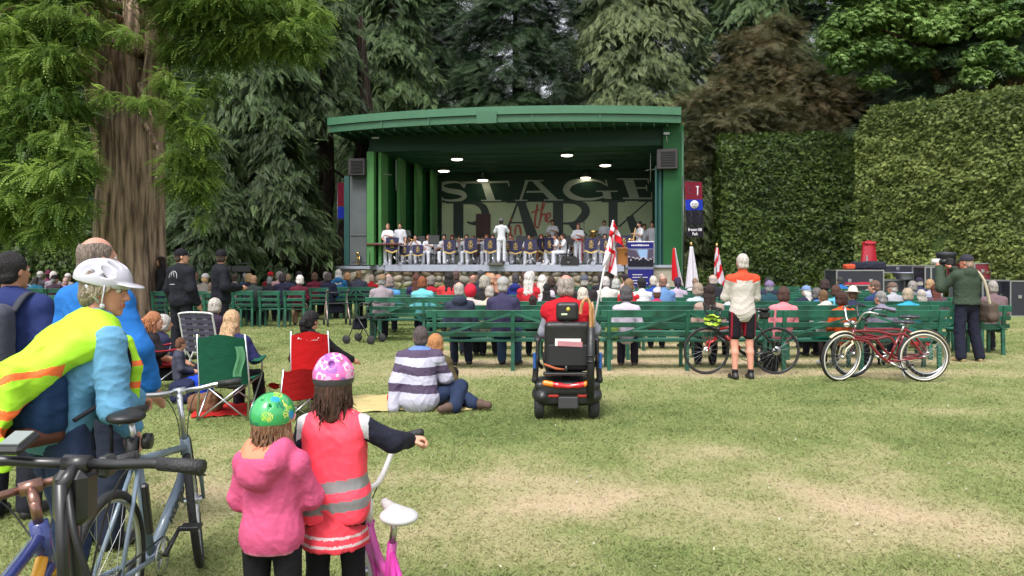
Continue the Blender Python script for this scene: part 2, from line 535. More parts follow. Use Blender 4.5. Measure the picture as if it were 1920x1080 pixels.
def make_lawn():
 xs = np.concatenate([[-300, -120, -60, -35], np.arange(-22, -8, 1.0), np.arange(-8, 10, 0.14), np.arange(10, 24, 1.0), [35, 60, 120, 300]])
 ys = np.concatenate([[-60, -10, 0], np.arange(1.5, 20, 0.14), np.arange(20, 42, 1.0), [48, 60, 80, 120, 200, 400]])
 X, Y = np.meshgrid(xs, ys)
 V = np.stack([X.ravel(), Y.ravel(), np.zeros(X.size)], 1)
 nx = len(xs); i, j = np.meshgrid(np.arange(nx - 1), np.arange(len(ys) - 1))
 a = (j * nx + i).ravel()
 Fq = np.stack([a, a + 1, a + nx + 1, a + nx], 1)
 o = np_mesh('ground', V, Fq, grass_mat(), tone=dryness(V[:, 0], V[:, 1]), smooth=True)
 o['kind'] = 'structure'
 rs = np.random.RandomState(4)
 N = 260000
 u = rs.rand(N)
 y = 3.4 + (21 - 3.4) * u ** 1.5
 hw = y * 0.70 + .3
 x = (rs.rand(N) * 2 - 1) * hw
 d = dryness(x, y)
 keep = rs.rand(N) > d * 0.55
 x, y, d = x[keep], y[keep], d[keep]; N = len(x)
 hgt = (0.011 + 0.015 * rs.rand(N)) * (1 - .45 * d) * (0.75 + .5 * vnoise(x, y, 1.5, 8, 2))
 wd = 0.0022 + 0.0018 * rs.rand(N) + 0.0006 * y
 th = rs.rand(N) * 2 * PI
 ln = (rs.randn(N, 2) * 1.3) * hgt[:, None]
 dx, dy = np.cos(th) * wd, np.sin(th) * wd
 z0 = np.full(N, -0.002)
 p0 = np.stack([x - dx, y - dy, z0], 1); p1 = np.stack([x + dx, y + dy, z0], 1)
 p2 = np.stack([x + dx * .3 + ln[:, 0], y + dy * .3 + ln[:, 1], hgt], 1); p3 = np.stack([x - dx * .3 + ln[:, 0], y - dy * .3 + ln[:, 1], hgt * .97], 1)
 V = np.stack([p0, p1, p2, p3], 1).reshape(-1, 3)
 Fq = np.arange(N * 4).reshape(N, 4)
 tone = np.clip(d * 0.9 + rs.randn(N) * 0.09 + .07, 0, 1)
 g = leafm('grass_blades', (.155, .215, .068), (.56, .46, .33), .45, .7, (.42, (.33, .345, .15)))
 o = np_mesh('grass', V, Fq, g, tone=np.repeat(tone, 4))
 tag(o, 'short mown grass blades covering the near lawn', 'grass', kind='stuff')
make_lawn()
# ------------------------------------------------------------------ foliage
def frames(d, nrm):
 """rotation matrices with y along d and z near nrm"""
 d = d / (np.linalg.norm(d, axis=1, keepdims=True) + 1e-9)
 x = np.cross(d, nrm); x /= (np.linalg.norm(x, axis=1, keepdims=True) + 1e-9)
 z = np.cross(x, d)
 return np.stack([x, d, z], 2)
def scatter(Tv, Tf, pos, Rm, sc_, tone):
 n, t = len(pos), len(Tv)
 V = np.einsum('nij,tj->nti', Rm, Tv) * sc_[:, None, None] + pos[:, None, :]
 Fq = Tf[None] + (np.arange(n) * t)[:, None, None]
 return V.reshape(-1, 3), Fq.reshape(-1, Tf.shape[1]), np.repeat(tone, t)
def diamond(base, d, L, w, droop=0.0, n=(0, 0, 1)):
 """a leaf-shaped quad"""
 base = np.array(base, float); d = np.array(d, float); d /= np.linalg.norm(d)
 s = np.cross(d, n); s /= np.linalg.norm(s)
 return [base, base + d * L * .45 + s * w / 2 + np.array([0, 0, -droop * .3 * L]), base + d * L + np.array([0, 0, -droop * L]), base + d * L * .45 - s * w / 2 + np.array([0, 0, -droop * .3 * L])]
def tmpl(leaves):
 V = np.array([p for l in leaves for p in l]); Fq = np.arange(len(V)).reshape(-1, 4)
 return V, Fq
def cedar_spray():
 L = []
 for k in range(6):
  y = k * 0.15
  w = 0.46 * (1 - k * .11)
  for s in (-1, 1):
   L.append(diamond((0, y, -0.05 * k), (s * (.75 - .05 * k), 0.8, -.15 - .1 * (k % 2)), w, .085, .25))
 L.append(diamond((0, .80, -.28), (0, 1, -.4), .38, .09, .2))
 return tmpl(L)
def needle_spray():
 L = []
 for k in range(6):
  y = k * 0.15
  for s in (-1, 1):
   L.append(diamond((0, y, 0), (s, 0.5, .15 - .1 * k), 0.42 * (1 - .1 * k), .055, .15))
 L.append(diamond((0, 0, 0), (0, 1, 0), 1.0, .05, .15))
 return tmpl(L)
def pinnate():
 L = []
 for k in range(7):
  t = k / 7.
  y = .1 + t * .8; z = -.25 * t * t
  for s in (-1, 1):
   L.append(diamond((0, y, z), (s, .35, -.12), .20 * (1 - .45 * t * t), .095, .1))
 L.append(diamond((0, .93, -.25), (0, 1, -.2), .18, .09, .1))
 return tmpl(L)
def leaf_bunch():
 L = []
 rs = np.random.RandomState(2)
 for k in range(9):
  a = 2 * PI * k / 9 + rs.rand() * .5
  r = .12 + .25 * rs.rand()
  L.append(diamond((math.cos(a) * r * .6, math.sin(a) * r * .6, rs.rand() * .12), (math.cos(a), math.sin(a), -.35 - .3 * rs.rand()), .34, .21, .15))
 return tmpl(L)
def conifer_crown(name, m, seed, Hh, Rad, base, nb, per, spray, size, droop=0.9, top=1.0, facing=None, flat=0.35):
 """drooping boughs clothed with sprays; local origin at the foot of the tree"""
 rs = np.random.RandomState(seed)
 pos = []; drc = []; nrm = []; tone = []; scl = []
 for i in range(nb):
  t = (i + rs.rand()) / nb
  h = base + (Hh - base) * t
  Lb = Rad * (1 - t * .78) ** .8 * (0.6 + .55 * rs.rand())
  az = rs.rand() * 2 * PI
  if rs.rand() < .62: az = -PI / 2 + (rs.rand() - .5) * 2.6
  ca, sa = math.cos(az), math.sin(az)
  q = rs.rand(per) ** .6
  r = Lb * (0.22 + .78 * q)
  side = rs.randn(per) * (0.10 + .13 * q) * Lb * flat * 2
  dz = -droop * Lb * .42 * q ** 1.7 + rs.randn(per) * .13 - np.abs(side) * .55 - rs.rand(per) ** 2 * .5
  pos.append(np.stack([ca * r - sa * side, sa * r + ca * side, h + dz], 1))
  o = np.stack([np.full(per, ca), np.full(per, sa), np.full(per, -.75 * droop)], 1) + rs.randn(per, 3) * .33
  drc.append(o); nrm.append(np.stack([np.full(per, ca * .6), np.full(per, sa * .6), np.full(per, .8)], 1) + rs.randn(per, 3) * .3)
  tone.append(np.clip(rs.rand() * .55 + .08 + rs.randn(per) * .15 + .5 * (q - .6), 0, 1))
  scl.append(size * (.7 + .6 * rs.rand(per)))
 pos = np.concatenate(pos); drc = np.concatenate(drc); nrm = np.concatenate(nrm)
 V, Fq, tn = scatter(*spray, pos, frames(drc, nrm), np.concatenate(scl), np.concatenate(tone))
 return np_mesh(name, V, Fq, m, tone=tn)
def bark(name, c, sc_=5.0):
 return mat(name, c, .9, bump=1.0, bscale=sc_, stretch=(3.0, 3.0, .30), var=.6, vscale=sc_ * .8, spec=.15, bdist=.07, detail=7)
V3_ = lambda *a: Vector(a)
def trunk_mesh(name, limbs, m, n=14, parent=None, rough=.06):
 mb = MB()
 for pts, rs_ in limbs:
  P2 = []; R2 = []
  for i in range(len(pts) - 1):
   a, b = Vector(pts[i]), Vector(pts[i + 1])
   st = max(2, int((b - a).length / .6))
   for k in range(st):
    P2.append(a.lerp(b, k / st)); R2.append(rs_[i] + (rs_[i + 1] - rs_[i]) * k / st)
  P2.append(Vector(pts[-1])); R2.append(rs_[-1])
  i0 = len(mb.v)
  mb.tube(P2, R2, n)
  for i in range(i0, len(mb.v)):
   v = Vector(mb.v[i])
   k = (i - i0) // n; k = min(k, len(P2) - 1)
   q = v - P2[k]
   a = math.atan2(q.y, q.x)
   f = 1 + rough * (math.sin(a * 5 + k * .15) + .7 * math.sin(a * 9 + 1 + k * .1) + .8 * mnoise.noise(v * 1.3) + .55 * abs(math.sin(a * 11 + 2.5 * mnoise.noise(V3_(a * 2, 0, k * .12)))))
   mb.v[i] = tuple(P2[k] + q * f)
 return mb.build(name, m, parent)
def make_tree(label, loc, crown, limbs, bm, group=None, cat='tree', s=1.0, rz=0.0, name='cedar_tree', fresh=True):
 t = empty(name, loc, rz, label, cat, group)
 t.scale = (s, s, s)
 if fresh:
  crown.parent = t
 else:
  c = crown.copy(); col.objects.link(c); c.parent = t
 trunk_mesh('trunk', limbs, bm, parent=t)
 return t
BK_RED = bark('bark_cedar', (.11, .065, .048))
BK_DARK = bark('bark_dark', (.05, .036, .03))
BK_GREY = bark('bark_grey', (.29, .205, .15), 4.0)
CS, NS_, PN, LB = cedar_spray(), needle_spray(), pinnate(), leaf_bunch()
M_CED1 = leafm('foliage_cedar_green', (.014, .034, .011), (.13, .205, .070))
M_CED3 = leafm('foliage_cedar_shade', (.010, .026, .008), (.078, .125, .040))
M_CED2 = leafm('foliage_cedar_olive', (.030, .058, .020), (.23, .28, .12))
M_DARK = leafm('foliage_fir', (.012, .030, .013), (.062, .11, .045))
M_YEW = leafm('foliage_bronze_yew', (.040, .044, .018), (.21, .145, .078), extra=(.5, (.115, .11, .048)))
M_LOC = leafm('foliage_locust', (.07, .135, .022), (.34, .48, .10), .5)
M_MAP = leafm('foliage_bright', (.06, .125, .025), (.28, .43, .12), .4)
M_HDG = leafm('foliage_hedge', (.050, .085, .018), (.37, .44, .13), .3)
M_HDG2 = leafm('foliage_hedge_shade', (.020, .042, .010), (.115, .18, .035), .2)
straight = lambda h, r: [([(0, 0, -.1), (0, 0, 1), (.1, 0, h * .5), (0, 0, h)], [r * 1.35, r, r * .6, .05])]
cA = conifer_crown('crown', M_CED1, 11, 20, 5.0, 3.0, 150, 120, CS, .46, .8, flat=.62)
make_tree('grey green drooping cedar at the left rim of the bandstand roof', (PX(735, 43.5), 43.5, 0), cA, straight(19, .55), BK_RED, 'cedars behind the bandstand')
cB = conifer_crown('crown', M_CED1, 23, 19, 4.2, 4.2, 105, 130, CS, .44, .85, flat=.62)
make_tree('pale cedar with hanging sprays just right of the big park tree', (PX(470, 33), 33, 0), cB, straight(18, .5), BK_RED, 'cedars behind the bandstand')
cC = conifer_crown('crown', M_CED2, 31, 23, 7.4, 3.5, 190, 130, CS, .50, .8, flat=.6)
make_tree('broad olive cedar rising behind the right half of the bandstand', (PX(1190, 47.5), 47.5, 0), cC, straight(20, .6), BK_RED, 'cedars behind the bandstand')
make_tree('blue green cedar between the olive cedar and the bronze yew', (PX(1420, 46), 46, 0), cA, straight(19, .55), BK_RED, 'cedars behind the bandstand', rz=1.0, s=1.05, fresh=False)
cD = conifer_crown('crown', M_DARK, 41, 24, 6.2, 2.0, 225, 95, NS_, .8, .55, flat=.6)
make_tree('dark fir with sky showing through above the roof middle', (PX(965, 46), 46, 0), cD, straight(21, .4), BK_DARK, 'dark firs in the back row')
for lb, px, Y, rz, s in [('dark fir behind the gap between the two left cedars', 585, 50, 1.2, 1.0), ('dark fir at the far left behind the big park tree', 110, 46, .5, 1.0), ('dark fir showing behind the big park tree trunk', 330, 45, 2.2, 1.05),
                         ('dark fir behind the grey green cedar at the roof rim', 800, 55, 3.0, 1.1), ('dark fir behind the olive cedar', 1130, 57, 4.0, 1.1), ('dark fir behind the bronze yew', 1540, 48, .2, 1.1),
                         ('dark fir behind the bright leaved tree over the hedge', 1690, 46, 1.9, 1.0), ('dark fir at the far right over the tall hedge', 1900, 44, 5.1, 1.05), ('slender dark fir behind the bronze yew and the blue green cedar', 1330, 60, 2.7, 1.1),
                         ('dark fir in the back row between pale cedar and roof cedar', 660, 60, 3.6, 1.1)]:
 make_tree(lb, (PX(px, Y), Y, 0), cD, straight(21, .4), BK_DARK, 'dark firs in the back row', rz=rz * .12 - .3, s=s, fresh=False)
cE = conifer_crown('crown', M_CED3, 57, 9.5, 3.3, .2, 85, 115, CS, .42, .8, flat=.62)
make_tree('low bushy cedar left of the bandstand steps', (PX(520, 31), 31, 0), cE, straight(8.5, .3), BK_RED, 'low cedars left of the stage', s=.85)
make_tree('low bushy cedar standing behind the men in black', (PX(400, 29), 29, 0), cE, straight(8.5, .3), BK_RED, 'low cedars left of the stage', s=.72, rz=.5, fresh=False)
t = empty('cedar_tree', (PX(590, 35.5), 35.5, 0), 0, 'old cedar with dark trunks splitting low beside the stage', 'tree')
trunk_mesh('trunk', [([(-.3, 0, -.1), (-.4, 0, 1.5), (-1.1, .3, 4), (-1.3, .2, 9)], [.55, .45, .35, .2]), ([(.1, 0, -.1), (.2, 0, 1.6), (.5, .2, 5), (.4, .2, 15)], [.5, .42, .36, .15]),
                     ([(.4, 0, -.1), (1.0, .1, 1.4), (2.0, .2, 3.6), (2.3, .4, 8), (2.0, .3, 13)], [.85, .75, .6, .35, .15]),
                     ([(.2, 0, 7), (1.3, -.6, 8.4)], [.1, .03]), ([(.3, 0, 5), (-.8, -.8, 6.6), (-1.3, -1, 6.4)], [.09, .06, .02]), ([(2.1, 0, 5), (1.0, -1.0, 5.8), (.6, -1.3, 5.5)], [.08, .05, .02])], BK_DARK, parent=t)
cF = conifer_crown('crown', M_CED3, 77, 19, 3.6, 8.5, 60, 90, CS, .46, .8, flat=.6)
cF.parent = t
def blob_crown(name, m, clumps, spray, size, seed, down=.3, up=.6, parent=None):
 """clumps: (centre, (rx,ry,rz), n). Sprays fill flattened clumps, thicker near their skin"""
 rs = np.random.RandomState(seed)
 pos = []; drc = []; nrm = []; tone = []; scl = []
 for c, r, n in clumps:
  d = rs.randn(n, 3); d /= np.linalg.norm(d, axis=1, keepdims=True)
  rr = rs.rand(n, 1) ** .4
  jit = 1 + .28 * rs.randn(n, 1)
  p = np.array(c) + d * rr * jit * np.array(r)
  p[:, 2] -= .25 * r[2] * (d[:, 0] ** 2 + d[:, 1] ** 2) * rr[:, 0]
  pos.append(p)
  o = d * np.array([1, 1, .4]) + np.array([0, 0, -down]) + rs.randn(n, 3) * .3
  drc.append(o); nrm.append(np.array([0, 0, up]) + d * .4 + rs.randn(n, 3) * .25)
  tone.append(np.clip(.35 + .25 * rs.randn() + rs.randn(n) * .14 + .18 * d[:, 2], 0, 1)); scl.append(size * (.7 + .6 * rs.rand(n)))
 pos = np.concatenate(pos); drc = np.concatenate(drc); nrm = np.concatenate(nrm)
 V, Fq, tn = scatter(*spray, pos, frames(drc, nrm), np.concatenate(scl), np.concatenate(tone))
 return np_mesh(name, V, Fq, m, tone=tn, parent=parent)
def px_clumps(L, n_per_m3, seed=1):
 rs = np.random.RandomState(seed)
 out = []
 for (px, py, Y, rpx, rpy) in L:
  k = rpx / F * Y; kz = rpy / F * Y
  c = P(px, py, Y)
  out.append((tuple(c), (k, k * .9, kz), int(n_per_m3 * (k * k * kz) ** .67 * 8)))
  for q in range(3):
   a = rs.rand() * 6.28
   c2 = c + Vector((math.cos(a) * k * .8, math.sin(a) * k * .6, (rs.rand() - .5) * kz * 1.4))
   out.append((tuple(c2), (k * .5, k * .5, kz * .45), int(n_per_m3 * (k * k * kz * .12) ** .67 * 8)))
 return out
yc = px_clumps([(1330, 200, 36, 50, 30), (1310, 250, 35, 32, 35), (1390, 150, 37, 55, 35), (1440, 100, 38, 60, 30), (1400, 90, 38, 40, 24), (1480, 160, 37, 60, 40), (1440, 210, 35.5, 70, 30), (1530, 200, 37, 60, 40),
    (1560, 250, 36, 45, 25), (1500, 255, 35, 50, 26), (1380, 230, 35, 60, 28), (1590, 180, 38, 45, 40), (1360, 175, 36, 45, 22), (1620, 225, 38, 40, 25), (1500, 290, 34.4, 24, 22), (1475, 270, 34.5, 30, 25), (1300, 300, 34.5, 22, 22), (1450, 60, 39, 45, 20)], 78, 3)
y0 = Vector((PX(1480, 37), 37, 0))
yc = [(tuple(Vector(c) - y0), r, n) for c, r, n in yc]
t = empty('yew_tree', y0, 0, 'bronze brown feathery yew spreading over the rear hedge', 'tree')
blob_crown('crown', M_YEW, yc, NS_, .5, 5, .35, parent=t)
trunk_mesh('trunk', [([(0, 0, -.1), (0, 0, 4), (.2, 0, 7), (-.3, 0, 11)], [.4, .33, .25, .1]), ([(0, 0, 4), (-2, -.6, 7), (-3.5, -.8, 8)], [.2, .12, .05]), ([(0, 0, 5), (1.5, -.5, 7.5), (2.5, -.3, 8.2)], [.18, .1, .04])], BK_DARK, parent=t)
mc = px_clumps([(1600, 40, 31, 50, 22), (1650, 90, 31, 50, 22), (1590, 110, 31, 38, 20), (1700, 30, 31, 60, 24), (1760, 50, 30, 45, 22), (1640, 150, 31, 26, 12), (1720, 110, 31, 34, 16), (1820, 20, 30, 55, 20), (1880, 45, 29, 40, 18),
    (1850, 100, 29, 35, 16), (1900, 120, 29, 26, 15), (1830, 140, 29, 22, 14), (1560, 70, 31, 28, 20), (1910, 10, 29, 40, 18), (1660, 10, 31, 60, 20), (1740, -30, 31, 90, 30), (1600, -30, 31, 70, 25), (1860, -40, 30, 90, 30)], 120, 8)
m0 = Vector((PX(1780, 33), 33, 0))
mc = [(tuple(Vector(c) - m0), r, n) for c, r, n in mc]
t = empty('leafy_tree', m0, 0, 'bright green broadleaf tree hanging over the tall right hedge', 'tree')
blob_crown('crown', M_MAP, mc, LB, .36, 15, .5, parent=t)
trunk_mesh('trunk', [([(0, 0, -.1), (0, 0, 5), (-.1, 0, 9), (.2, 0, 15)], [.55, .5, .42, .25]), ([(0, 0, 8.5), (-2, -1.5, 10.5), (-4, -2, 11)], [.2, .12, .04]), ([(0, 0, 9), (2, -2, 10.8), (3, -3, 11)], [.2, .1, .04])], BK_RED, parent=t)
t = empty('redwood_trunk', (PX(1895, 32), 32, 0), 0, 'thick red brown trunk at the right edge behind the tall hedge', 'tree')
trunk_mesh('trunk', [([(0, 0, -.1), (0, 0, 6), (0.1, 0, 18)], [1.0, .85, .5])], bark('bark_redwood', (.15, .085, .062)), n=20, parent=t)
cG = cD.copy(); col.objects.link(cG); cG.parent = t; cG.location = (0, 3, 6)
rs0 = np.random.RandomState(6)
wc = []
for i in range(50):
 x = -50 + i * 2.1
 if -15.5 < x < -12.5: continue
 wc.append(((x, 66 + rs0.rand() * 6, 2.0 + rs0.rand() * 3), (3.2, 2.5, 4.5), 420))
 if rs0.rand() < .92: wc.append(((x, 68 + rs0.rand() * 6, 8 + rs0.rand() * 4), (3.2, 2.5, 5), 420))
for i in range(30):
 x = -50 + i * 3.5
 if rs0.rand() < .8: wc.append(((x, 70 + rs0.rand() * 6, 15 + rs0.rand() * 4), (3.6, 2.5, 5), 380))
o = blob_crown('woods', M_DARK, wc, CS, 1.1, 8, .4)
tag(o, 'dark wood closing the park behind the bandstand', 'woods', kind='stuff')
# ------------------------------------------------------------------ the big park tree on the left
def park_tree():
 B = Vector((PX(243, 20.5), 20.5, 0))
 t = empty('locust_tree', B, 0, 'huge old tree with ridged bark and feathery drooping leaves at left', 'tree')
 L = [(40, 60, 18, 90, 30), (110, 30, 18, 80, 26), (60, 130, 18, 80, 30), (105, 110, 17.5, 50, 26), (20, 200, 18, 70, 36), (100, 190, 17.5, 70, 30), (60, 265, 17.5, 75, 34), (125, 250, 17.2, 36, 30), (20, 330, 18, 60, 34),
         (100, 320, 17.2, 62, 30), (150, 300, 17, 34, 30), (55, 385, 17.6, 70, 30), (120, 385, 17, 40, 32), (100, 430, 17.2, 42, 24), (20, 420, 18, 36, 24),
         (165, 50, 17.5, 24, 18), (245, 60, 17.2, 20, 10), (265, 188, 17.4, 28, 10), (205, 175, 17.4, 16, 8),
         (350, 30, 19, 60, 28), (420, 40, 19, 70, 28), (480, 70, 19, 60, 26), (540, 60, 19, 60, 24), (570, 95, 19, 36, 16), (450, 20, 19, 90, 24), (400, 95, 19, 50, 22), (330, 90, 19.2, 34, 24),
         (335, 200, 18.5, 34, 26), (360, 245, 18.6, 36, 24), (330, 290, 18.6, 30, 26), (370, 300, 18.7, 26, 20), (350, 340, 18.7, 40, 22), (385, 370, 18.7, 20, 14), (380, 410, 18.7, 10, 12), (385, 330, 18.8, 22, 20), (310, 150, 18.5, 25, 22), (395, 160, 19, 20, 24),
         (60, -40, 18.5, 140, 40), (300, -50, 19, 110, 30), (430, -40, 19.5, 130, 36), (560, 10, 19.5, 50, 24)]
 C = px_clumps(L, 150, 4)
 C = [(tuple(Vector(c) - B), r, n) for c, r, n in C]
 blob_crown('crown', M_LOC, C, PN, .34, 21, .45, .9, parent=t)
 limbs = [([(0, 0, -.2), (0, 0, .5), (0, 0, 2.0), (.05, 0, 4.2), (-.05, 0, 5.8)], [1.02, .90, .84, .80, .86])]
 limbs += [([(-.35, 0, 4.6), (-.75, -.1, 7.2), (-1.2, 0, 10), (-2.0, 0, 15)], [.55, .48, .40, .2]), ([(.45, 0, 4.6), (.75, 0, 7), (.85, .1, 10.5), (1.2, 0, 16)], [.42, .32, .28, .15]),
              ([(0, 0.1, 5), (.1, .1, 8), (-.1, .1, 12)], [.4, .3, .15])]
 for tx, ty, tz in [(-2.4, -2.5, 7.2), (-3.0, -2.2, 5.3), (-1.6, -2.6, 4.0), (-.4, -2.8, 6.8), (.2, -2.8, 5.9), (2.6, -1.2, 8.5), (3.8, -1.2, 8.6), (4.2, -1.2, 7.6), (1.4, -1.6, 5.0), (1.7, -1.6, 4.0), (-3.2, -2.4, 8.2)]:
  limbs.append(([(-.2 if tx < 0 else .4, 0, min(tz + 1.2, 8.8)), (tx * .5, ty * .55, tz + 1.1), (tx, ty, tz)], [.13, .07, .025]))
 trunk_mesh('trunk', limbs, BK_GREY, n=88, parent=t, rough=.05)
park_tree()
# ------------------------------------------------------------------ hedges
def hedge(label, pts, height, depth, m, dens, size, seed, round_r=.5, hfn=None):
 """a clipped hedge along the ground line pts; the front is on its left hand side facing the camera"""
 rs = np.random.RandomState(seed)
 pos = []; nr = []
 base = MB()
 for (a, b) in zip(pts[:-1], pts[1:]):
  a = Vector((*a, 0)); b = Vector((*b, 0)); d = (b - a); Ln = d.length; d.normalize()
  nrm = Vector((d.y, -d.x, 0))
  if nrm.y > 0: nrm = -nrm
  back = -nrm
  hh = height
  prof = [(0, 0)] + [(0, hh - round_r)] + [(round_r * (1 - math.cos(q * PI / 10)), hh - round_r + round_r * math.sin(q * PI / 10)) for q in range(1, 6)] + [(depth, hh), (depth, 0)]
  NU = int(Ln / .3) + 2
  seg = [0.0]
  for i in range(len(prof) - 1): seg.append(seg[-1] + math.dist(prof[i], prof[i + 1]))
  def at(u, w):
   w = w * seg[-1]
   for i in range(len(prof) - 1):
    if w <= seg[i + 1] + 1e-9:
     f = (w - seg[i]) / (seg[i + 1] - seg[i]); q0, q1 = prof[i], prof[i + 1]
     o_, z = q0[0] + (q1[0] - q0[0]) * f, q0[1] + (q1[1] - q0[1]) * f
     if hfn: z *= hfn(u)
     p = a + d * (u * Ln) + back * o_
     p.z = z
     return p, (q1[0] - q0[0], q1[1] - q0[1])
  NV = int(seg[-1] / .3)
  base.sheet(lambda u, w: at(u, w)[0] + nrm * (-.12 + .08 * mnoise.noise(at(u, w)[0] * 1.3)), NU, NV, 0)
  area = Ln * seg[-1]
  for q in range(int(area * dens)):
   u, w = rs.rand(), rs.rand() * .8
   p, (dx, dz) = at(u, w)
   l = math.hypot(dx, dz)
   n = nrm * (dz / l) + Vector((0, 0, dx / l))
   bmp = .17 * mnoise.noise(p * .9) + .13 * mnoise.noise(p * 2.7) + .06 * mnoise.noise(p * 6)
   pos.append(p + n * (bmp + rs.randn() * .05)); nr.append(n)
  for e, s in ((a, -1), (b, 1)):
   base.sheet(lambda u, w: e + back * (u * depth) + d * (-.1 * s) + Vector((0, 0, w * hh * ((hfn(0 if s < 0 else 1)) if hfn else 1) * (1 - .1 * (u < .1)))), 4, 6, 0)
   for q in range(int(depth * hh * dens)):
    p = e + back * (rs.rand() * depth) + Vector((0, 0, rs.rand() * hh * ((hfn(0 if s < 0 else 1)) if hfn else 1)))
    pos.append(p + d * s * (.1 * mnoise.noise(p * 1.1) + rs.randn() * .05)); nr.append(d * s)
 N = len(pos)
 pos = np.array(pos); nr = np.array(nr)
 dr = nr * .75 + np.array([0, 0, -.45]) + rs.randn(N, 3) * .5
 tone = np.clip(.42 + .9 * (vnoise(pos[:, 0] + pos[:, 1], pos[:, 2], .7, seed, 4) - .5) + rs.randn(N) * .2, 0, 1)
 V, Fq, tn = scatter(*HS, pos, frames(dr, nr * .5 + np.array([0, 0, .8]) + rs.randn(N, 3) * .3), size * (.7 + .6 * rs.rand(N)), tone)
 bv = np.array(base.v); bf = np.array([list(f) for f in base.f])
 V2 = np.concatenate([bv, V]); F2 = np.concatenate([bf, Fq + len(bv)])
 o = np_mesh('hedge', V2, F2, m, tone=np.concatenate([np.full(len(bv), .0), tn]))
 tag(o, label, 'hedge')
HS = tmpl([diamond((0, k * .2, -.04 * k), (s * .9, .7, -.05), .5 - .06 * k, .2, .1) for k in range(3) for s in (-1, 1)] + [diamond((0, .55, -.1), (0, 1, -.2), .4, .17)])
hedge('tall clipped hedge with rounded shoulder at the right behind the cases', [(PX(1606, 27.5), 27.5), (PX(1990, 22.5), 22.5)], 7.0, 3.0, M_HDG, 430, .12, 3, .6, hfn=lambda u: min(1, .90 + .1 * math.sqrt(u / .05)))
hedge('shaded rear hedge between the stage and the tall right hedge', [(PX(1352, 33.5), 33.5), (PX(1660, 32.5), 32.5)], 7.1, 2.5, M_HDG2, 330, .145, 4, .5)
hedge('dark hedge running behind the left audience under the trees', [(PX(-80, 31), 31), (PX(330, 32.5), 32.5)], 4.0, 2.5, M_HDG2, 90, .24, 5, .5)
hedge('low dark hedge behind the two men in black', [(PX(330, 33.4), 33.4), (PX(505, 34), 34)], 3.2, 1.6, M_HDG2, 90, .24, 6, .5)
rl = np.random.RandomState(12); nl = 700
yl = 4 + 16 * rl.rand(nl) ** 1.3; xl = (rl.rand(nl) * 2 - 1) * yl * .7
V, Fq, tn = scatter(*tmpl([diamond((0, 0, 0), (0, 1, 0), 1, .7, .1), diamond((0, 0, 0), (1, .4, .3), .7, .5)]), np.stack([xl, yl, np.full(nl, .028)], 1), frames(rl.randn(nl, 3) * np.array([1, 1, .15]), np.tile([0, 0, 1.], (nl, 1)) + rl.randn(nl, 3) * .2), .012 + .014 * rl.rand(nl), rl.rand(nl))
o = np_mesh('leaves', V, Fq, leafm('dry_leaf_and_clover', (.16, .10, .05), (.55, .52, .44), .1), tone=tn)
tag(o, 'scattered dry leaves and clover heads in the lawn', 'leaves', kind='stuff')
# ================================================================== BANDSTAND
TH = R(9)
SE, SN = Vector((math.cos(TH), -math.sin(TH), 0)), Vector((math.sin(TH), math.cos(TH), 0))
SO = Vector((.3, 31.4, 0))
DECK = 1.49
def siding(name, rgb, k=.8):
 c = tuple(v * k for v in lin(rgb))
 m = mat(name, c, .55, var=.18, vscale=1.2, spec=.3)
 nt = m.node_tree
 b = nt.nodes['Principled BSDF']
 tc = nt.nodes.new('ShaderNodeTexCoord')
 w = nt.nodes.new('ShaderNodeTexWave'); w.wave_type = 'BANDS'; w.bands_direction = 'Z'; w.wave_profile = 'SAW'
 w.inputs['Scale'].default_value = 1.1; w.inputs['Distortion'].default_value = 0
 nt.links.new(tc.outputs['Object'], w.inputs['Vector'])
 bp = nt.nodes.new('ShaderNodeBump'); bp.inputs['Strength'].default_value = .8; bp.inputs['Distance'].default_value = .03
 nt.links.new(w.outputs['Fac'], bp.inputs['Height']); nt.links.new(bp.outputs[0], b.inputs['Normal'])
 return m
G_FASC = mat('paint_green_trim', (.036, .118, .062), .5, var=.15, vscale=2, bump=.15, bscale=30)
G_FASC2 = mat('paint_green_trim_upper', (.046, .145, .078), .5, var=.15, vscale=2)
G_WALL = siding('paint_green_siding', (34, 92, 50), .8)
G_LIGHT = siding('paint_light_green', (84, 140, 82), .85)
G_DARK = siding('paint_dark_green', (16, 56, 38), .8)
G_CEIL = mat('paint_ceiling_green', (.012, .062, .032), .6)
CREAM = siding('paint_cream', (176, 190, 156), 1.0)
LETG = mat('paint_letter_grey', (.32, .37, .30), .6)
LETD = mat('paint_letter_dark', (.005, .022, .017), .5)
LETR = mat('paint_letter_red', (.34, .055, .028), .5)
DECKM = mat('deck_paint', (.27, .29, .36), .6, var=.2, vscale=4, bump=.2)
CONC = mat('concrete', (.30, .27, .22), .9, var=.25, vscale=3, bump=.4)
BLK = mat('black_plastic', (.012, .012, .014), .45)
BLKM = mat('black_satin_metal', (.015, .015, .017), .35, spec=.6)
GREYP = mat('grey_panel_paint', (.10, .115, .12), .6, var=.2, vscale=3)
TEAL = mat('teal_shutter', (.02, .075, .07), .5)
BS = empty('bandstand', SO, -TH, 'green open fronted bandstand with curved roof and stone base', 'bandstand')
UL, UR, BL, BR, DB = -6.2, 5.78, -4.85, 5.57, 6.0
ZO, ZR = 6.2, 6.98
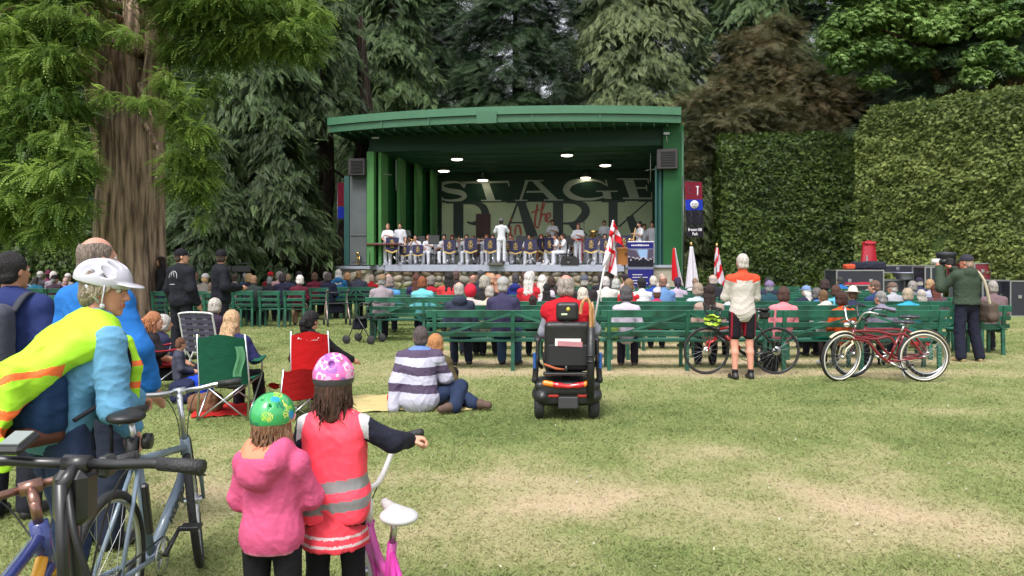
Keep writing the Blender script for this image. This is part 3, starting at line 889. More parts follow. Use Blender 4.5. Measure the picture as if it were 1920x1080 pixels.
def stone_base():
 rs = random.Random(5)
 mb = MB()
 m0 = mat('mortar', (.16, .14, .11), .95, bump=.5)
 ms = [mat('stone_%d' % i, c, .85, var=.3, vscale=5, bump=.7, bscale=9) for i, c in enumerate([(.20, .165, .12), (.27, .23, .175), (.135, .12, .10), (.22, .20, .17), (.17, .125, .09)])]
 mb.box((-.75, .35, .62), (10.9, .5, 1.24), mi=0)
 u = -6.3
 for row in range(5):
  u = -6.3 + rs.random() * .2
  while u < 4.5:
   w = .22 + rs.random() * .3; h = .2 + rs.random() * .14
   mb.ell((u + w / 2, .1, .14 + row * .25 + rs.random() * .06), (w * .56, .12 + rs.random() * .05, h * .56), 1 + rs.randrange(5), (0, rs.random() - .5, 0), 8, 6)
   u += w
 for q in range(40):
  t = rs.random(); mb.ell((-6.3 - 1.9 * t, .1 - 1.2 * t, .15 + rs.random() * .95 * (1 - .4 * t)), (.2, .14, .13), 1 + rs.randrange(5), (0, rs.random(), 0), 8, 6)
 mb.build('stone_wall', [m0] + ms, BS)
stone_base()
mb = MB()
mb.box((-.2, 3.2, 1.39), (12.6, 6.3, .2), mi=0)
mb.build('deck', DECKM, BS)
mb = MB()
mb.box((-.72, -.02, 1.375), (9.86, .10, .27))
for px in (718, 745, 862, 912, 951, 1010, 1069, 1110):
 u = (PX(px, 31.4) - .3) / .988
 mb.box((u, .0, 1.55), (.17, .16, .13))
mb.build('deck_edge_board', mat('deck_edge', (.31, .33, .42), .6, var=.12, vscale=5, bump=.2), BS)
mb = MB()
mb.box((5.25, -.15, .7), (1.9, .7, 1.4), mi=0); mb.box((5.25, -.18, 1.45), (1.95, .8, .10), mi=1)
mb.build('right_side_wall', [CONC, DECKM], BS)
mb = MB()
mb.box((-7.0, .55, .66), (1.5, 1.6, 1.32), mi=0); mb.box((-7.0, .5, 1.39), (1.6, 1.8, .12), mi=1)
mb.bar((-6.35, -.1, 1.30), (-7.9, -1.4, .72), .28, .12, 0)
mb.build('left_side_wall', [CONC, DECKM], BS)
mb = MB()
n = 4
for i in range(n):   # left inner wall in stepped flats
 a, b = i / n, (i + 1) / n
 u0 = UL + (BL - UL) * a + .18; v0 = DB * a
 u1 = UL + (BL - UL) * b + .18; v1 = DB * b
 vm = v0 + (v1 - v0) * .62
 mb.box(((u0 + u1) / 2 - .05, (v0 + vm) / 2, (DECK + ZO) / 2), (.12, vm - v0, ZO - DECK), mi=0)
 mb.box(((u0 + u1) / 2 - .16, (vm + v1) / 2, (DECK + ZO) / 2), (.12, v1 - vm - .004, ZO - DECK), mi=1)
mb.bar((UL - .12, .1, (DECK + ZO) / 2), (BL - .12, DB, (DECK + ZO) / 2), .08, ZO - DECK + .1, 1)
mb.build('left_wall', [G_LIGHT, G_WALL], BS)
mb = MB()
for i in range(n):
 a, b = i / n, (i + 1) / n
 u0 = UR + (BR - UR) * a; u1 = UR + (BR - UR) * b
 mb.box(((u0 + u1) / 2 + .1, (a + b) / 2 * DB, (DECK + ZO) / 2), (.12, DB / n - .004, ZO - DECK), mi=i % 2)
mb.build('right_wall', [G_WALL, G_LIGHT], BS)
mb = MB()
mb.box((UL - .02, -.12, (DECK + ZO) / 2), (.30, .3, ZO - DECK), mi=0)
mb.build('post', G_LIGHT, BS)
mb = MB()
mb.box((6.12, .3, (.4 + ZR) / 2), (.78, 1.0, ZR - .4), mi=0)
mb.box((6.47, -.215, 3.6), (.08, .1, 6.2), mi=1)
mb.build('right_pier', [G_WALL, G_FASC], BS)
mb = MB()
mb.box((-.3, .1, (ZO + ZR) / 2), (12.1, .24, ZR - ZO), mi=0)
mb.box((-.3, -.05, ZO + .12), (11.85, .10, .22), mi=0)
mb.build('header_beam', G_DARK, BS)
mb = MB()
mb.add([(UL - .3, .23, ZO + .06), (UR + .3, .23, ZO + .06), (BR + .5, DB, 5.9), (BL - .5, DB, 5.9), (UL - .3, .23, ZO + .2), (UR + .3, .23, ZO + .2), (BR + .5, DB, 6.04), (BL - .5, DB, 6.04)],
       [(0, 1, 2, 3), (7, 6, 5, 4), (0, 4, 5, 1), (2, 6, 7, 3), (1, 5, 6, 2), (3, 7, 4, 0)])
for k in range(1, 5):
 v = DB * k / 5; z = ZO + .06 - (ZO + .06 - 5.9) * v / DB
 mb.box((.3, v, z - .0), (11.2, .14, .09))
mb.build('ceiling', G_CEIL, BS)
def fu(i, N=28): return -7.85 + (6.38 + 7.85) * i / N
def fv(u): return -.75 - 1.25 * (1 - ((u + .73) / 7.2) ** 2)
N = 28
def band(z0, z1, out, th):
 mb = MB()
 vs = []
 for i in range(N + 1):
  u = fu(i); v = fv(u) - out
  vs += [(u, v, z0), (u, v, z1), (u, v + th, z1), (u, v + th, z0)]
 fs = []
 for i in range(N):
  a, b = i * 4, (i + 1) * 4
  for k in range(4):
   fs.append((a + k, a + (k + 1) % 4, b + (k + 1) % 4, b + k)[::-1])
 fs += [(0, 1, 2, 3), tuple(N * 4 + k for k in (3, 2, 1, 0))]
 mb.add(vs, fs)
 return mb
mb = band(7.23, 7.53, .10, .2); mb.build('upper_fascia', G_FASC2, BS)
mb = band(6.94, 7.215, .02, .14)
for i in (5, 9, 17, 22):
 u = fu(i); mb.box((u, fv(u) - .04, 7.08), (.05, .06, .30))
mb.box((-.95, fv(0) - .09, 7.12), (.78, .12, .44))
mb.build('lower_fascia', G_FASC, BS)
mb = MB()
vs = []
for i in range(N + 1):
 u = fu(i); vs += [(u, fv(u), 7.42), (u * .985, 7.2, 7.0), (u, fv(u) + .1, 7.0), (u * .985, 7.2, 6.96)]
fs = []
for i in range(N):
 a, b = i * 4, i * 4 + 4
 fs += [(a, b, b + 1, a + 1), (a + 2, a + 3, b + 3, b + 2)]
fs += [(0, 1, 3, 2), (N * 4, N * 4 + 2, N * 4 + 3, N * 4 + 1)]
mb.add(vs, fs, 0)
mb.build('roof', mat('roof_green', (.02, .085, .04), .7), BS)
mb = MB()
for i in range(1, 28):
 u = fu(i); mb.box((u, (fv(u) + .25) / 2 - .0, 6.90), (.07, -fv(u) + .0, .12))
mb.build('rafters', G_CEIL, BS)
mb = MB()
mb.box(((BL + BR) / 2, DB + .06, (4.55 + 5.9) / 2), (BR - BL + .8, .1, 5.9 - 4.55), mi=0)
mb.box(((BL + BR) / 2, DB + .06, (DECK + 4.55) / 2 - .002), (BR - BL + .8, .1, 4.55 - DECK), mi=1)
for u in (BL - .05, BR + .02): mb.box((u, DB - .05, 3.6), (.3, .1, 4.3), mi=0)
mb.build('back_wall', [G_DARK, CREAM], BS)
def bp_uz(px, py):
 """photo pixel on the back wall -> (u, z)"""
 d = Vector(((px - 960) / F, 1, (HZ - py) / F))
 p0 = Vector((0, 0, CH))
 q = SO + SN * DB
 t = (q - p0).dot(SN) / d.dot(SN)
 w = p0 + d * t
 return (w - SO).dot(SE), w.z
a, b = bp_uz(893, 401), bp_uz(920, 500)
mb = MB(); mb.box(((a[0] + b[0]) / 2, DB - .03, (DECK + a[1]) / 2), (b[0] - a[0], .06, a[1] - DECK)); mb.build('door', mat('door_brown', (.035, .008, .006), .5), BS)
class Glyphs:
 def __init__(s): s.mb = MB(); s.k = 0
 def poly(s, pts, mi=0):
  """pts in photo pixels (even for this wall only): closed outline, convex"""
  s.k += 1
  y = DB - .006 - .0016 * (s.k % 9)
  q = [bp_uz(*p) for p in pts]
  s.mb.add([(u, y, z) for u, z in q], [tuple(range(len(q)))], mi)
 def stroke(s, pts, ws, mi=0, n=10):
  """smooth ribbon through pts (Catmull-Rom)"""
  P_ = [Vector(p) for p in pts]
  C = []; Wd = []
  for i in range(len(P_) - 1):
   p0, p1, p2, p3 = P_[max(i - 1, 0)], P_[i], P_[i + 1], P_[min(i + 2, len(P_) - 1)]
   for k in range(n + (i == len(P_) - 2)):
    t = k / n
    C.append(.5 * ((2 * p1) + (p2 - p0) * t + (2 * p0 - 5 * p1 + 4 * p2 - p3) * t * t + (-p0 + 3 * p1 - 3 * p2 + p3) * t ** 3)); Wd.append(ws[i] + (ws[i + 1] - ws[i]) * t)
  s.k += 1
  y = DB - .006 - .0016 * (s.k % 9)
  vs = []
  for i, c in enumerate(C):
   t = C[min(i + 1, len(C) - 1)] - C[max(i - 1, 0)]
   t.normalize(); nn = Vector((-t.y, t.x))
   for sg in (-1, 1):
    u, z = bp_uz(*(c + nn * Wd[i] / 2 * sg)); vs.append((u, y, z))
  s.mb.add(vs, [(2 * i, 2 * i + 1, 2 * i + 3, 2 * i + 2) for i in range(len(C) - 1)], mi)
g = Glyphs()
T_, B_ = 340, 377
def serif_h(x0, x1, y, h=2.2): g.poly([(x0, y), (x1, y), (x1, y + h), (x0, y + h)])
g.stroke([(868, 350), (862, 342.5), (848, 341.5), (832, 344), (828, 351), (840, 357), (862, 361), (871, 367), (864, 374), (846, 376), (832, 374), (826, 366)], [2, 3, 4, 6, 8, 9, 10, 9, 6, 4, 3, 2])
g.poly([(866, 340), (869, 340), (870, 352), (868, 352)]); g.poly([(825, 364), (827, 364), (830, 378), (827, 378)])
g.poly([(871, 340.5), (954, 339), (954, 343), (871, 344)]); g.poly([(871, 341), (875, 341), (872, 352), (869, 352)]); g.poly([(951, 340), (954, 340), (956, 350), (954, 350)])
g.poly([(903, 343), (917, 343), (929, 376), (913, 376)]); serif_h(902, 940, 375)
g.poly([(985, 339), (991, 339), (978, 375), (974, 375)]); g.poly([(996, 338), (1009, 338), (1047, 375), (1031, 375)]); serif_h(966, 989, 374.5); serif_h(1020, 1056, 374)
g.poly([(984, 338), (1019, 337.6), (1019, 339.8), (984, 340)]); g.poly([(988, 358), (1020, 357.5), (1022, 361), (986, 361.5)])
g.stroke([(1136, 347), (1122, 339.5), (1098, 337.8), (1072, 343), (1062, 356), (1072, 368), (1095, 374), (1120, 372), (1134, 368)], [2, 4, 5, 11, 13, 11, 6, 4, 3])
g.poly([(1134, 337), (1137, 337), (1140, 349), (1137, 349)]); serif_h(1118, 1158, 357.5); g.poly([(1129, 359), (1144, 359), (1147, 373), (1133, 373)])
g.poly([(1168, 335), (1187, 335), (1199, 371.5), (1181, 372)]); serif_h(1157, 1216, 334.2, 3); serif_h(1168, 1223, 370.5, 3); g.poly([(1190, 351), (1212, 351), (1212, 354), (1191, 354)])
g.poly([(1213, 334), (1216, 334), (1217, 344), (1215, 344)]); g.poly([(1221, 360), (1224, 360), (1224, 373), (1221, 373)]); g.poly([(1210, 347), (1213, 347), (1214, 358), (1212, 358)])
g.mb.build('stage_lettering', [LETG], BS)
g = Glyphs()
BT = 446
g.poly([(850, 380), (869, 380), (869, BT), (850, BT)]); serif_h(836, 880, 378.6, 3)
g.stroke([(868, 381), (890, 381), (905, 388), (910, 402), (900, 416), (885, 419), (876, 416)], [3, 6, 13, 15, 13, 5, 3])
g.poly([(969, 379), (973, 379), (948, BT), (943, BT)]); g.poly([(969, 379), (985, 379), (1010, BT), (988, BT)]); serif_h(950, 988, 377.6, 3); g.poly([(955, 416), (992, 416), (993, 419), (954, 419)])
g.poly([(1037, 380), (1056, 380), (1056, BT), (1037, BT)]); serif_h(1022, 1075, 377.2, 3)
g.stroke([(1054, 380), (1078, 380), (1094, 386), (1098, 398), (1090, 410), (1076, 418), (1054, 419)], [3, 6, 14, 16, 14, 6, 3])
g.stroke([(1068, 418), (1080, 428), (1096, BT)], [6, 14, 16])
g.poly([(1141, 379), (1158, 379), (1158, BT), (1141, BT)]); serif_h(1128, 1172, 376.4, 3)
g.poly([(1212, 378), (1216, 378), (1163, 425), (1158, 425)]); g.poly([(1174, 408), (1186, 402), (1208, BT), (1186, BT)]); serif_h(1197, 1224, 375.4, 3)
g.poly([(828, 378.2), (1222, 375), (1222, 376.6), (828, 380)])
g.mb.build('park_lettering', [LETD], BS)
g = Glyphs()
g.stroke([(1008, 383), (1005, 400), (1003, 420), (1008, 427), (1012, 420)], [4, 4, 4, 3, 2]); g.stroke([(996, 399), (1012, 393)], [3, 3])
g.stroke([(1018, 378), (1016, 392), (1013, 412), (1010, 424)], [3, 4, 4, 3]); g.stroke([(1013, 412), (1018, 402), (1023, 403), (1022, 412), (1025, 416)], [2, 3, 4, 3, 2])
g.stroke([(1018, 378), (1021, 381), (1019, 390), (1013, 402)], [2, 2, 2, 2])
g.stroke([(1025, 412), (1031, 407), (1032, 401), (1028, 400), (1025, 408), (1028, 417), (1034, 412)], [2, 3, 3, 3, 4, 3, 2])
g.stroke([(957, 410), (959, 414)], [3, 5]); g.stroke([(957, 424), (957, 440)], [4, 4]); g.stroke([(966, 440), (967, 426), (974, 424), (977, 440)], [4, 3, 4, 4])
g.mb.build('the_lettering', [LETR], BS)
mb = MB()
mb.box((-6.78, -.02, 3.35), (.80, .12, 3.72), mi=0)
mb.box((-6.78, -.09, 3.35), (.68, .03, 3.5), mi=1)
mb.box((-6.78, -.12, 2.75), (.7, .03, .06), mi=0)
mb.box((-7.30, -.04, 3.3), (.22, .2, 3.85), mi=2)
mb.build('left_wing_door', [GREYP, mat('grey_panel_inner', (.085, .10, .105), .7, var=.3, vscale=2), TEAL], BS)
mb = MB()
for k in range(6):
 mb.box((5.47 + k * .085, -.02 + (.04 if k % 2 else -.04), 3.45), (.075, .10, 3.9), rot=(0, 0, .5 if k % 2 else -.5))
mb.build('folding_shutter', TEAL, BS)
for (u, z, s) in ((5.87, 5.62, 1.0), (-6.75, 5.55, .9)):
 mb = MB()
 mb.box((u, -.32, z), (.80 * s, .35, .78 * s), mi=0, bev=.02)
 f = mb.build('louvre_box', mat('louvre_frame', (.028, .022, .024), .5), BS)
 mb = MB()
 for k in range(9): mb.box((u + .03, -.51, z - .26 * s + k * .065 * s), (.56 * s, .03, .03), rot=(.6, 0, 0))
 mb.box((u + .03, -.505, z), (.56 * s, .012, .58 * s))
 mb.build('louvre', BLK, f)
mb = MB(); mb.box((5.85, -.35, 6.62), (.22, .14, .08)); mb.tube([(5.85, -.3, 6.58), (5.88, -.2, 6.3), (5.9, -.05, 6.2)], .015, 5); mb.build('flood_light', mat('light_grey_metal', (.4, .42, .42), .4), BS)
mb = MB(); mb.box((-5.9, -.5, 6.72), (.3, .14, .05)); mb.build('flood_light', mat('light_grey_metal', (.4, .42, .42), .4), BS)
mb = MB()
for (u, z0, z1, ux) in ((-5.35, 5.95, 4.65, -.55), (5.25, 6.0, 4.85, .55)):
 mb.tube([(u, .5, z0), (u, .5, z1)], .012, 5); mb.tube([(u - .2, .5, 5.3), (u + ux, .3, 5.36)], .012, 5)
mb.build('hanging_rods', mat('light_grey_metal', (.4, .42, .42), .4), BS)
GLOW = mat('lamp_glow', (1.0, .86, .66), .4, emit=5.0)
for (px, py, Y, wdt) in ((1063, 291, 32.4, .4), (857, 298.5, 33.2, .4), (1135, 310, 34.2, .4), (832, 320.5, 36.0, .42), (1098, 333, 36.8, .38), (905, 338, 37.2, .42)):
 w = P(px, py, Y)
 l = empty('ceiling_lamp', w, -TH, 'lit lamp under the bandstand ceiling %s' % {1063: 'nearest the roof edge right of the middle', 857: 'nearest the roof edge at left', 1135: 'over the letters G and E, furthest right', 832: 'over the letter S, furthest left', 1098: 'low in front of the letter G', 905: 'hanging just over the letter T'}[px], 'lamp', 'lamps under the bandstand ceiling')
 mb = MB(); mb.lathe([(.02, .28), (.10, .26), (.14, .12), (wdt * .72, .05), (wdt * .74, .0), (wdt * .6, -.005)], 20); mb.tube([(0, 0, .25), (0, 0, .5)], .02, 6); mb.build('housing', mat('lamp_housing', (.12, .14, .12), .5), l)
 mb = MB(); mb.lathe([(.0, -.05), (wdt * .4, -.045), (wdt * .6, -.02), (wdt * .6, .01)], 20); mb.build('diffuser', GLOW, l)
rs = random.Random(3)
sh = []
for (px, py, w) in ((745, 536, 30), (790, 540, 35), (835, 538, 25), (1100, 538, 30), (1175, 532, 40), (1310, 512, 26), (1330, 520, 24), (1290, 520, 18)):
 Y = 30.0
 k = w / F * Y
 s0 = Vector((PX(px, Y), Y, 0))
 z = ZZ(py, Y)
 o = blob_crown('shrub', leafm('foliage_shrub_%d' % px, (.045, .08, .015), (.24, .30, .09)), [((0, 0, z * .6), (k, .5, z * .6), 420)], LB, .16, px, 0, .6)
 o.location = s0
 tag(o, {745: 'low shrub at the left end of the stone base', 790: 'low leafy shrub below the seated trumpets on the stone base', 835: 'low shrub under the tall black music stand', 1100: 'low shrub below the gold tubas', 1175: 'shrub beside the blue roll up banner', 1310: 'yellow green shrub right of the plain white flag', 1330: 'shrub left of the striped ray flag', 1290: 'small shrub between red flag and white flag'}[px], 'shrub', 'shrubs at the foot of the stage')
# ================================================================== PEOPLE
LIP = mat('lips', (.36, .12, .10), .5)
EYE = mat('eye_dark', (.02, .015, .012), .2)
EYEW = mat('eye_white', (.6, .58, .55), .3)
SHOE_B = mat('shoe_black', (.018, .016, .016), .5, bump=.2)
SHOE_BR = mat('shoe_brown', (.07, .038, .022), .55, bump=.2)
SHOE_W = mat('shoe_white', (.55, .55, .55), .5)
V3 = lambda *a: Vector(a)
def mir(v): return Vector((-v[0], v[1], v[2]))
def J_stand(**o):
 J = dict(pel=V3(0, 0, .93), wai=V3(0, .005, 1.09), che=V3(0, 0, 1.29), nek=V3(0, -.015, 1.46), hed=V3(0, .01, 1.62),
             shr=V3(.172, -.012, 1.385), elr=V3(.225, -.03, 1.12), wrr=V3(.24, .07, .90), hpr=V3(.09, 0, .90), knr=V3(.105, .02, .49), anr=V3(.11, -.02, .09), tor=V3(.125, .14, .03))
 return _fill(J, o)
def J_sit(**o):
 J = dict(pel=V3(0, 0, .54), wai=V3(0, -.03, .69), che=V3(0, -.03, .88), nek=V3(0, -.02, 1.055), hed=V3(0, .02, 1.215),
             shr=V3(.170, -.022, .975), elr=V3(.225, .02, .735), wrr=V3(.12, .22, .66), hpr=V3(.09, .02, .53), knr=V3(.115, .44, .52), anr=V3(.12, .42, .09), tor=V3(.135, .57, .03))
 return _fill(J, o)
def _fill(J, o):
 for k in list(J):
  if k[-1] == 'r' and k != 'shoulder':
   if k[:-1] in ('sh', 'el', 'wr', 'hp', 'kn', 'an', 'to'): J[k[:-1] + 'l'] = mir(J[k])
 for k, v in o.items(): J[k] = Vector(v)
 return J
def head_mat(J, yaw=0, pitch=0, roll=0, hs=1.04):
 return Matrix.Translation(J['hed']) @ Matrix.Scale(hs, 4) @ Matrix.Rotation(yaw, 4, 'Z') @ Matrix.Rotation(pitch, 4, 'X') @ Matrix.Rotation(roll, 4, 'Y')
def add_hand(s, w, d, n, side, curl, sc_=1.0):
 """palm at wrist w pointing along d, palm normal n (the way the fingers curl), thumb on `side`"""
 d = Vector(d).normalized(); n = Vector(n); n = (n - d * n.dot(d)).normalized()
 x = d.cross(n).normalized() * side
 p = lambda a, b, c: w + (x * a + d * b + n * c) * sc_
 Rm = Matrix((x, d, n)).transposed()
 s.ell(p(0, .045, 0), (.040 * sc_, .052 * sc_, .017 * sc_), Rm, k=.010)
 s.cap(w, p(0, .03, 0), .025 * sc_, .022 * sc_, k=.012)
 for i, (ox, ln) in enumerate(((.031, .072), (.011, .080), (-.010, .074), (-.030, .058))):
  a = p(ox, .082, 0)
  dd = d
  pts = [a]
  cu = 0
  for q, f in enumerate((.45, .32, .25)):
   cu += curl * (1 + .12 * i)
   v = d * math.cos(cu) + n * math.sin(cu) + x * (ox * 1.2)
   pts.append(pts[-1] + v.normalized() * ln * f * sc_)
  s.chain(pts, [.0098 * sc_, .0092 * sc_, .0084 * sc_, .0074 * sc_], k=.003)
 t0 = p(.028, .02, .006); t1 = p(.055, .055, .016 + .01 * curl); t2 = p(.060 - .02 * curl, .085, .022 + .022 * curl)
 s.chain([t0, t1, t2], [.014 * sc_, .0115 * sc_, .009 * sc_], k=.006)
def body_solid(J, Hm, w=1.0, hands=None, kid=False, hi=False, legs=True):
 s = Solid(.02)
 h = lambda x, y, z: Hm @ V3(x, y, z)
 hr = Hm.to_quaternion().to_matrix()
 s.ell(h(0, -.012, .022), (.073, .092, .098), hr, k=.01)
 s.ell(h(0, .022, -.030), (.060, .072, .085), hr, k=.02)
 s.ell(h(0, .042, -.078), (.042, .042, .035), hr, k=.02)
 s.ell(h(.074, -.008, -.012), (.010, .019, .030), hr, k=.008); s.ell(h(-.074, -.008, -.012), (.010, .019, .030), hr, k=.008)
 if hi:
  s.ell(h(0, .082, .028), (.045, .012, .010), hr, k=.012)
  for sx in (-1, 1): s.ell(h(sx * .031, .094, .008), (.015, .012, .009), hr, k=.006, sub=True); s.ell(h(sx * .031, .078, .008), (.0125, .0125, .0125), hr, k=.002)
  s.cap(h(0, .090, .012), h(0, .110, -.028), .007, .0105, k=.008); s.ell(h(0, .100, -.032), (.016, .010, .008), hr, k=.006)
  s.ell(h(0, .092, -.060), (.021, .009, .0055), hr, k=.004); s.ell(h(0, .091, -.070), (.018, .009, .006), hr, k=.004)
  s.ell(h(0, .078, -.100), (.018, .014, .014), hr, k=.015)
 else:
  s.cap(h(0, .088, .012), h(0, .106, -.03), .008, .013, k=.008)
 s.cap(J['nek'] + V3(0, 0, -.03), h(0, -.022, -.06), .058, .052, k=.02)
 torso(s, J, w, 0)
 for q in 'lr':
  s.chain([J['sh' + q], J['el' + q], J['wr' + q]], [.050, .039, .027], k=.02)
  if hands:
   hd = hands[q]
   add_hand(s, J['wr' + q], hd[0], hd[1], hd[2], hd[3], hd[4] if len(hd) > 4 else 1.0)
  else:
   d = (J['wr' + q] - J['el' + q]).normalized()
   d = (d + V3(0, .3, -.1)).normalized()
   s.chain([J['wr' + q], J['wr' + q] + d * .09, J['wr' + q] + d * .16], [.027, .034, .018], k=.01)
  if legs:
   m_ = J['kn' + q].lerp(J['an' + q], .3)
   s.chain([J['hp' + q], J['kn' + q]], [.078, .052], k=.03)
   s.chain([J['kn' + q], m_ + (J['kn' + q] - J['an' + q]).cross(V3(1, 0, 0)).normalized() * -.012, J['an' + q]], [.050, .051, .034], k=.02)
   s.chain([J['an' + q] + V3(0, 0, -.03), J['to' + q]], [.036, .026], k=.01)
 return s
def torso(s, J, w, t, low=True):
 up = (J['nek'] - J['che']).normalized()
 def fr(a, b):
  z = (J[b] - J[a]).normalized(); x = (J['shr'] - J['shl']).normalized(); y = z.cross(x).normalized(); x = y.cross(z)
  return Matrix((x, y, z)).transposed()
 Rc = fr('che', 'nek'); Rw = fr('wai', 'che'); Rp = fr('pel', 'wai')
 s.ell(J['che'] + Rc @ V3(0, 0, -.02), (.150 * w + t, .103 * w + t, .19 + t), Rc, k=.04)
 s.chain([J['shl'], J['nek'] + Rc @ V3(0, -.01, -.05), J['shr']], [.047 + t, .056 + t, .047 + t], k=.05)
 s.ell(J['wai'], (.136 * w + t, .100 * w + t, .16 + t), Rw, k=.05)
 s.ell(J['pel'], (.155 * w + t, .112 * w + t, .125 + t), Rp, k=.05)
def face_paint(Hm):
 Mi = np.array(Hm.inverted())
 def f(x, y, z):
  q = [Mi[i, 0] * x + Mi[i, 1] * y + Mi[i, 2] * z + Mi[i, 3] for i in range(3)]
  r = np.zeros(len(x))
  r[(np.abs(q[0]) < .023) & (q[2] < -.054) & (q[2] > -.074) & (q[1] > .083)] = 1
  e = (np.abs(np.abs(q[0]) - .031) < .014) & (np.abs(q[2] - .007) < .0075) & (q[1] > .068) & (q[1] < .1)
  r[e] = 3
  r[e & (np.abs(np.abs(q[0]) - .031) < .0062)] = 2
  r[(np.abs(np.abs(q[0]) - .033) < .017) & (np.abs(q[2] - .031) < .005) & (q[1] > .07)] = 4
  return r
 return f
def top_solid(J, w=1.0, t=.014, sleeve=1.0, hem=None, loose=.0, collar=.0, hood=False):
 s = Solid(.03)
 torso(s, J, w, t + loose)
 if hem: s.cut(hem, (0, 0, -1))
 for q in 'lr':
  e, wv = J['el' + q], J['wr' + q]
  if sleeve >= 1:
   s.chain([J['sh' + q], e, e.lerp(wv, min(.97, sleeve - .03))], [.054 + t, .047 + t + loose * .7, .034 + t + loose * .6], k=.03)
  else:
   s.chain([J['sh' + q], J['sh' + q].lerp(e, sleeve)], [.054 + t, .052 + t + loose], k=.03)
 if collar: s.cap(J['nek'] + V3(0, 0, -.03), J['nek'] + V3(0, 0, collar), .066, .063, k=.02); s.cap(J['nek'] + V3(0, .02, .0), J['nek'] + V3(0, .03, collar + .08), .05, .05, k=.004, sub=True)
 if hood: s.ell(J['nek'] + V3(0, -.085, -.005), (.12, .07, .085), k=.03)
 return s
def leg_solid(J, w=1.0, t=.012, to=1.0, loose=.0):
 s = Solid(.03)
 s.ell(J['pel'] + V3(0, 0, -.01), (.158 * w + t, .116 * w + t, .115 + t), k=.05)
 for q in 'lr':
  kn, an = J['kn' + q], J['an' + q]
  if to > .5: s.chain([J['hp' + q], kn, kn.lerp(an, (to - .5) * 2)], [.088 + t, .060 + t + loose * .5, .044 + t + loose], k=.02)
  else: s.chain([J['hp' + q], J['hp' + q].lerp(kn, to * 2)], [.090 + t, .072 + t + loose], k=.02)
 return s
def shoe_solid(J, q, t=.0):
 an, to = J['an' + q], J['to' + q]
 d = (to - an); d.z = 0; d.normalize()
 sole = min(an.z, to.z) - .035 if to.z > .1 else -.0
 s = Solid(.015)
 a = V3(an.x, an.y, 0) - d * .03; b = V3(an.x, an.y, 0) + d * .16
 a.z = b.z = sole
 s.cap(a + V3(0, 0, .038), b + V3(0, 0, .024), .040 + t, .036 + t); s.cap(a + V3(0, 0, .04), V3(an.x, an.y, sole + .09), .038 + t, .040 + t)
 s.cap(a.lerp(b, .6) + V3(0, 0, .03), b + V3(0, 0, .026), .046 + t, .038 + t)
 s.cut((0, 0, sole + .004), (0, 0, -1))
 return s
def hair_solid(kind, long_=.3):
 s = Solid(.02)
 f = 1.0
 big = {'short': .006, 'crop': .002, 'bob': .018, 'long': .014, 'pony': .008, 'bun': .008, 'curly': .030, 'ring': .004, 'cap_hair': .002, 'hat_long': .006}[kind]
 s.ell((0, -.020, .026), (.077 + big, .092 + big, .100 + big))
 if kind in ('short', 'crop', 'ring', 'pony', 'bun', 'cap_hair'): s.cap((-.03, -.062, -.05), (.03, -.062, -.05), .042, k=.03)
 if kind in ('bob', 'curly'): s.ell((0, -.035, -.045), (.082 + big, .075 + big, .075));
 if kind in ('long', 'hat_long'):
  s.ell((0, -.030, -.05), (.082 + big, .070 + big, .09)); s.chain([(-.035, -.065, -.08), (-.04, -.10, -.08 - long_ * .6), (-.02, -.10, -.08 - long_)], [.06, .055, .03]); s.chain([(0, -.07, -.08), (0, -.105, -.08 - long_ * .9)], [.06, .045], k=.03); s.chain([(.035, -.065, -.08), (.045, -.10, -.08 - long_ * .55), (.02, -.10, -.08 - long_ * .95)], [.06, .052, .03])
 s.ell((0, .085, -.045), (.074, .075, .105), k=.012, sub=True)
 if kind in ('short', 'crop', 'ring', 'cap_hair'): s.cut((0, 0, -.085), (0, 0, -1)); s.ell((.088, .015, -.03), (.030, .032, .045), k=.008, sub=True); s.ell((-.088, .015, -.03), (.030, .032, .045), k=.008, sub=True)
 if kind == 'ring': s.ell((0, .0, .125), (.072, .13, .062), k=.01, sub=True)
 if kind in ('cap_hair', 'hat_long'): s.cut((0, 0, .05), (0, 0, 1))
 if kind == 'pony': s.chain([(0, -.11, .03), (0, -.15, -.02), (0, -.135, -.10), (0, -.12, -.20)], [.03, .04, .034, .012])
 if kind == 'bun': s.ell((0, -.11, .075), (.042, .04, .04), k=.008)
 return s
def hat_solid(kind):
 s = Solid(.008)
 if kind in ('cap', 'flatcap', 'navycap'):
  s.ell((0, -.012, .035), (.090, .106, .098)); s.cut((0, 0, .022), (0, 0, -1))
  s.ell((0, .100, .026), (.068, .075, .010), rot=(-.12, 0, 0), k=.004)
 elif kind == 'sunhat':
  s.ell((0, -.012, .05), (.090, .104, .095)); s.cut((0, 0, .03), (0, 0, -1)); s.ell((0, -.012, .034), (.165, .18, .012), k=.012)
 elif kind == 'brim':
  s.ell((0, -.012, .06), (.085, .100, .110)); s.cut((0, 0, .03), (0, 0, -1)); s.ell((0, -.012, .036), (.155, .18, .014), k=.01)
 elif kind == 'bandana':
  s.ell((0, -.014, .028), (.082, .100, .103)); s.ell((0, .08, -.045), (.075, .075, .09), k=.01, sub=True); s.chain([(0, -.08, -.02), (0, -.10, -.12)], [.05, .02], k=.02)
 elif kind == 'hood':
  s.ell((0, -.03, .01), (.105, .12, .13)); s.ell((0, .11, -.01), (.08, .10, .10), k=.01, sub=True)
 elif kind == 'whitecap':
  s.ell((0, -.01, .085), (.110, .125, .035)); s.cap((0, -.01, .05), (0, -.01, .07), .09, .095); s.cut((0, 0, .03), (0, 0, -1)); s.ell((0, .10, .035), (.06, .05, .01), k=.004)
 return s
CACHE = {}
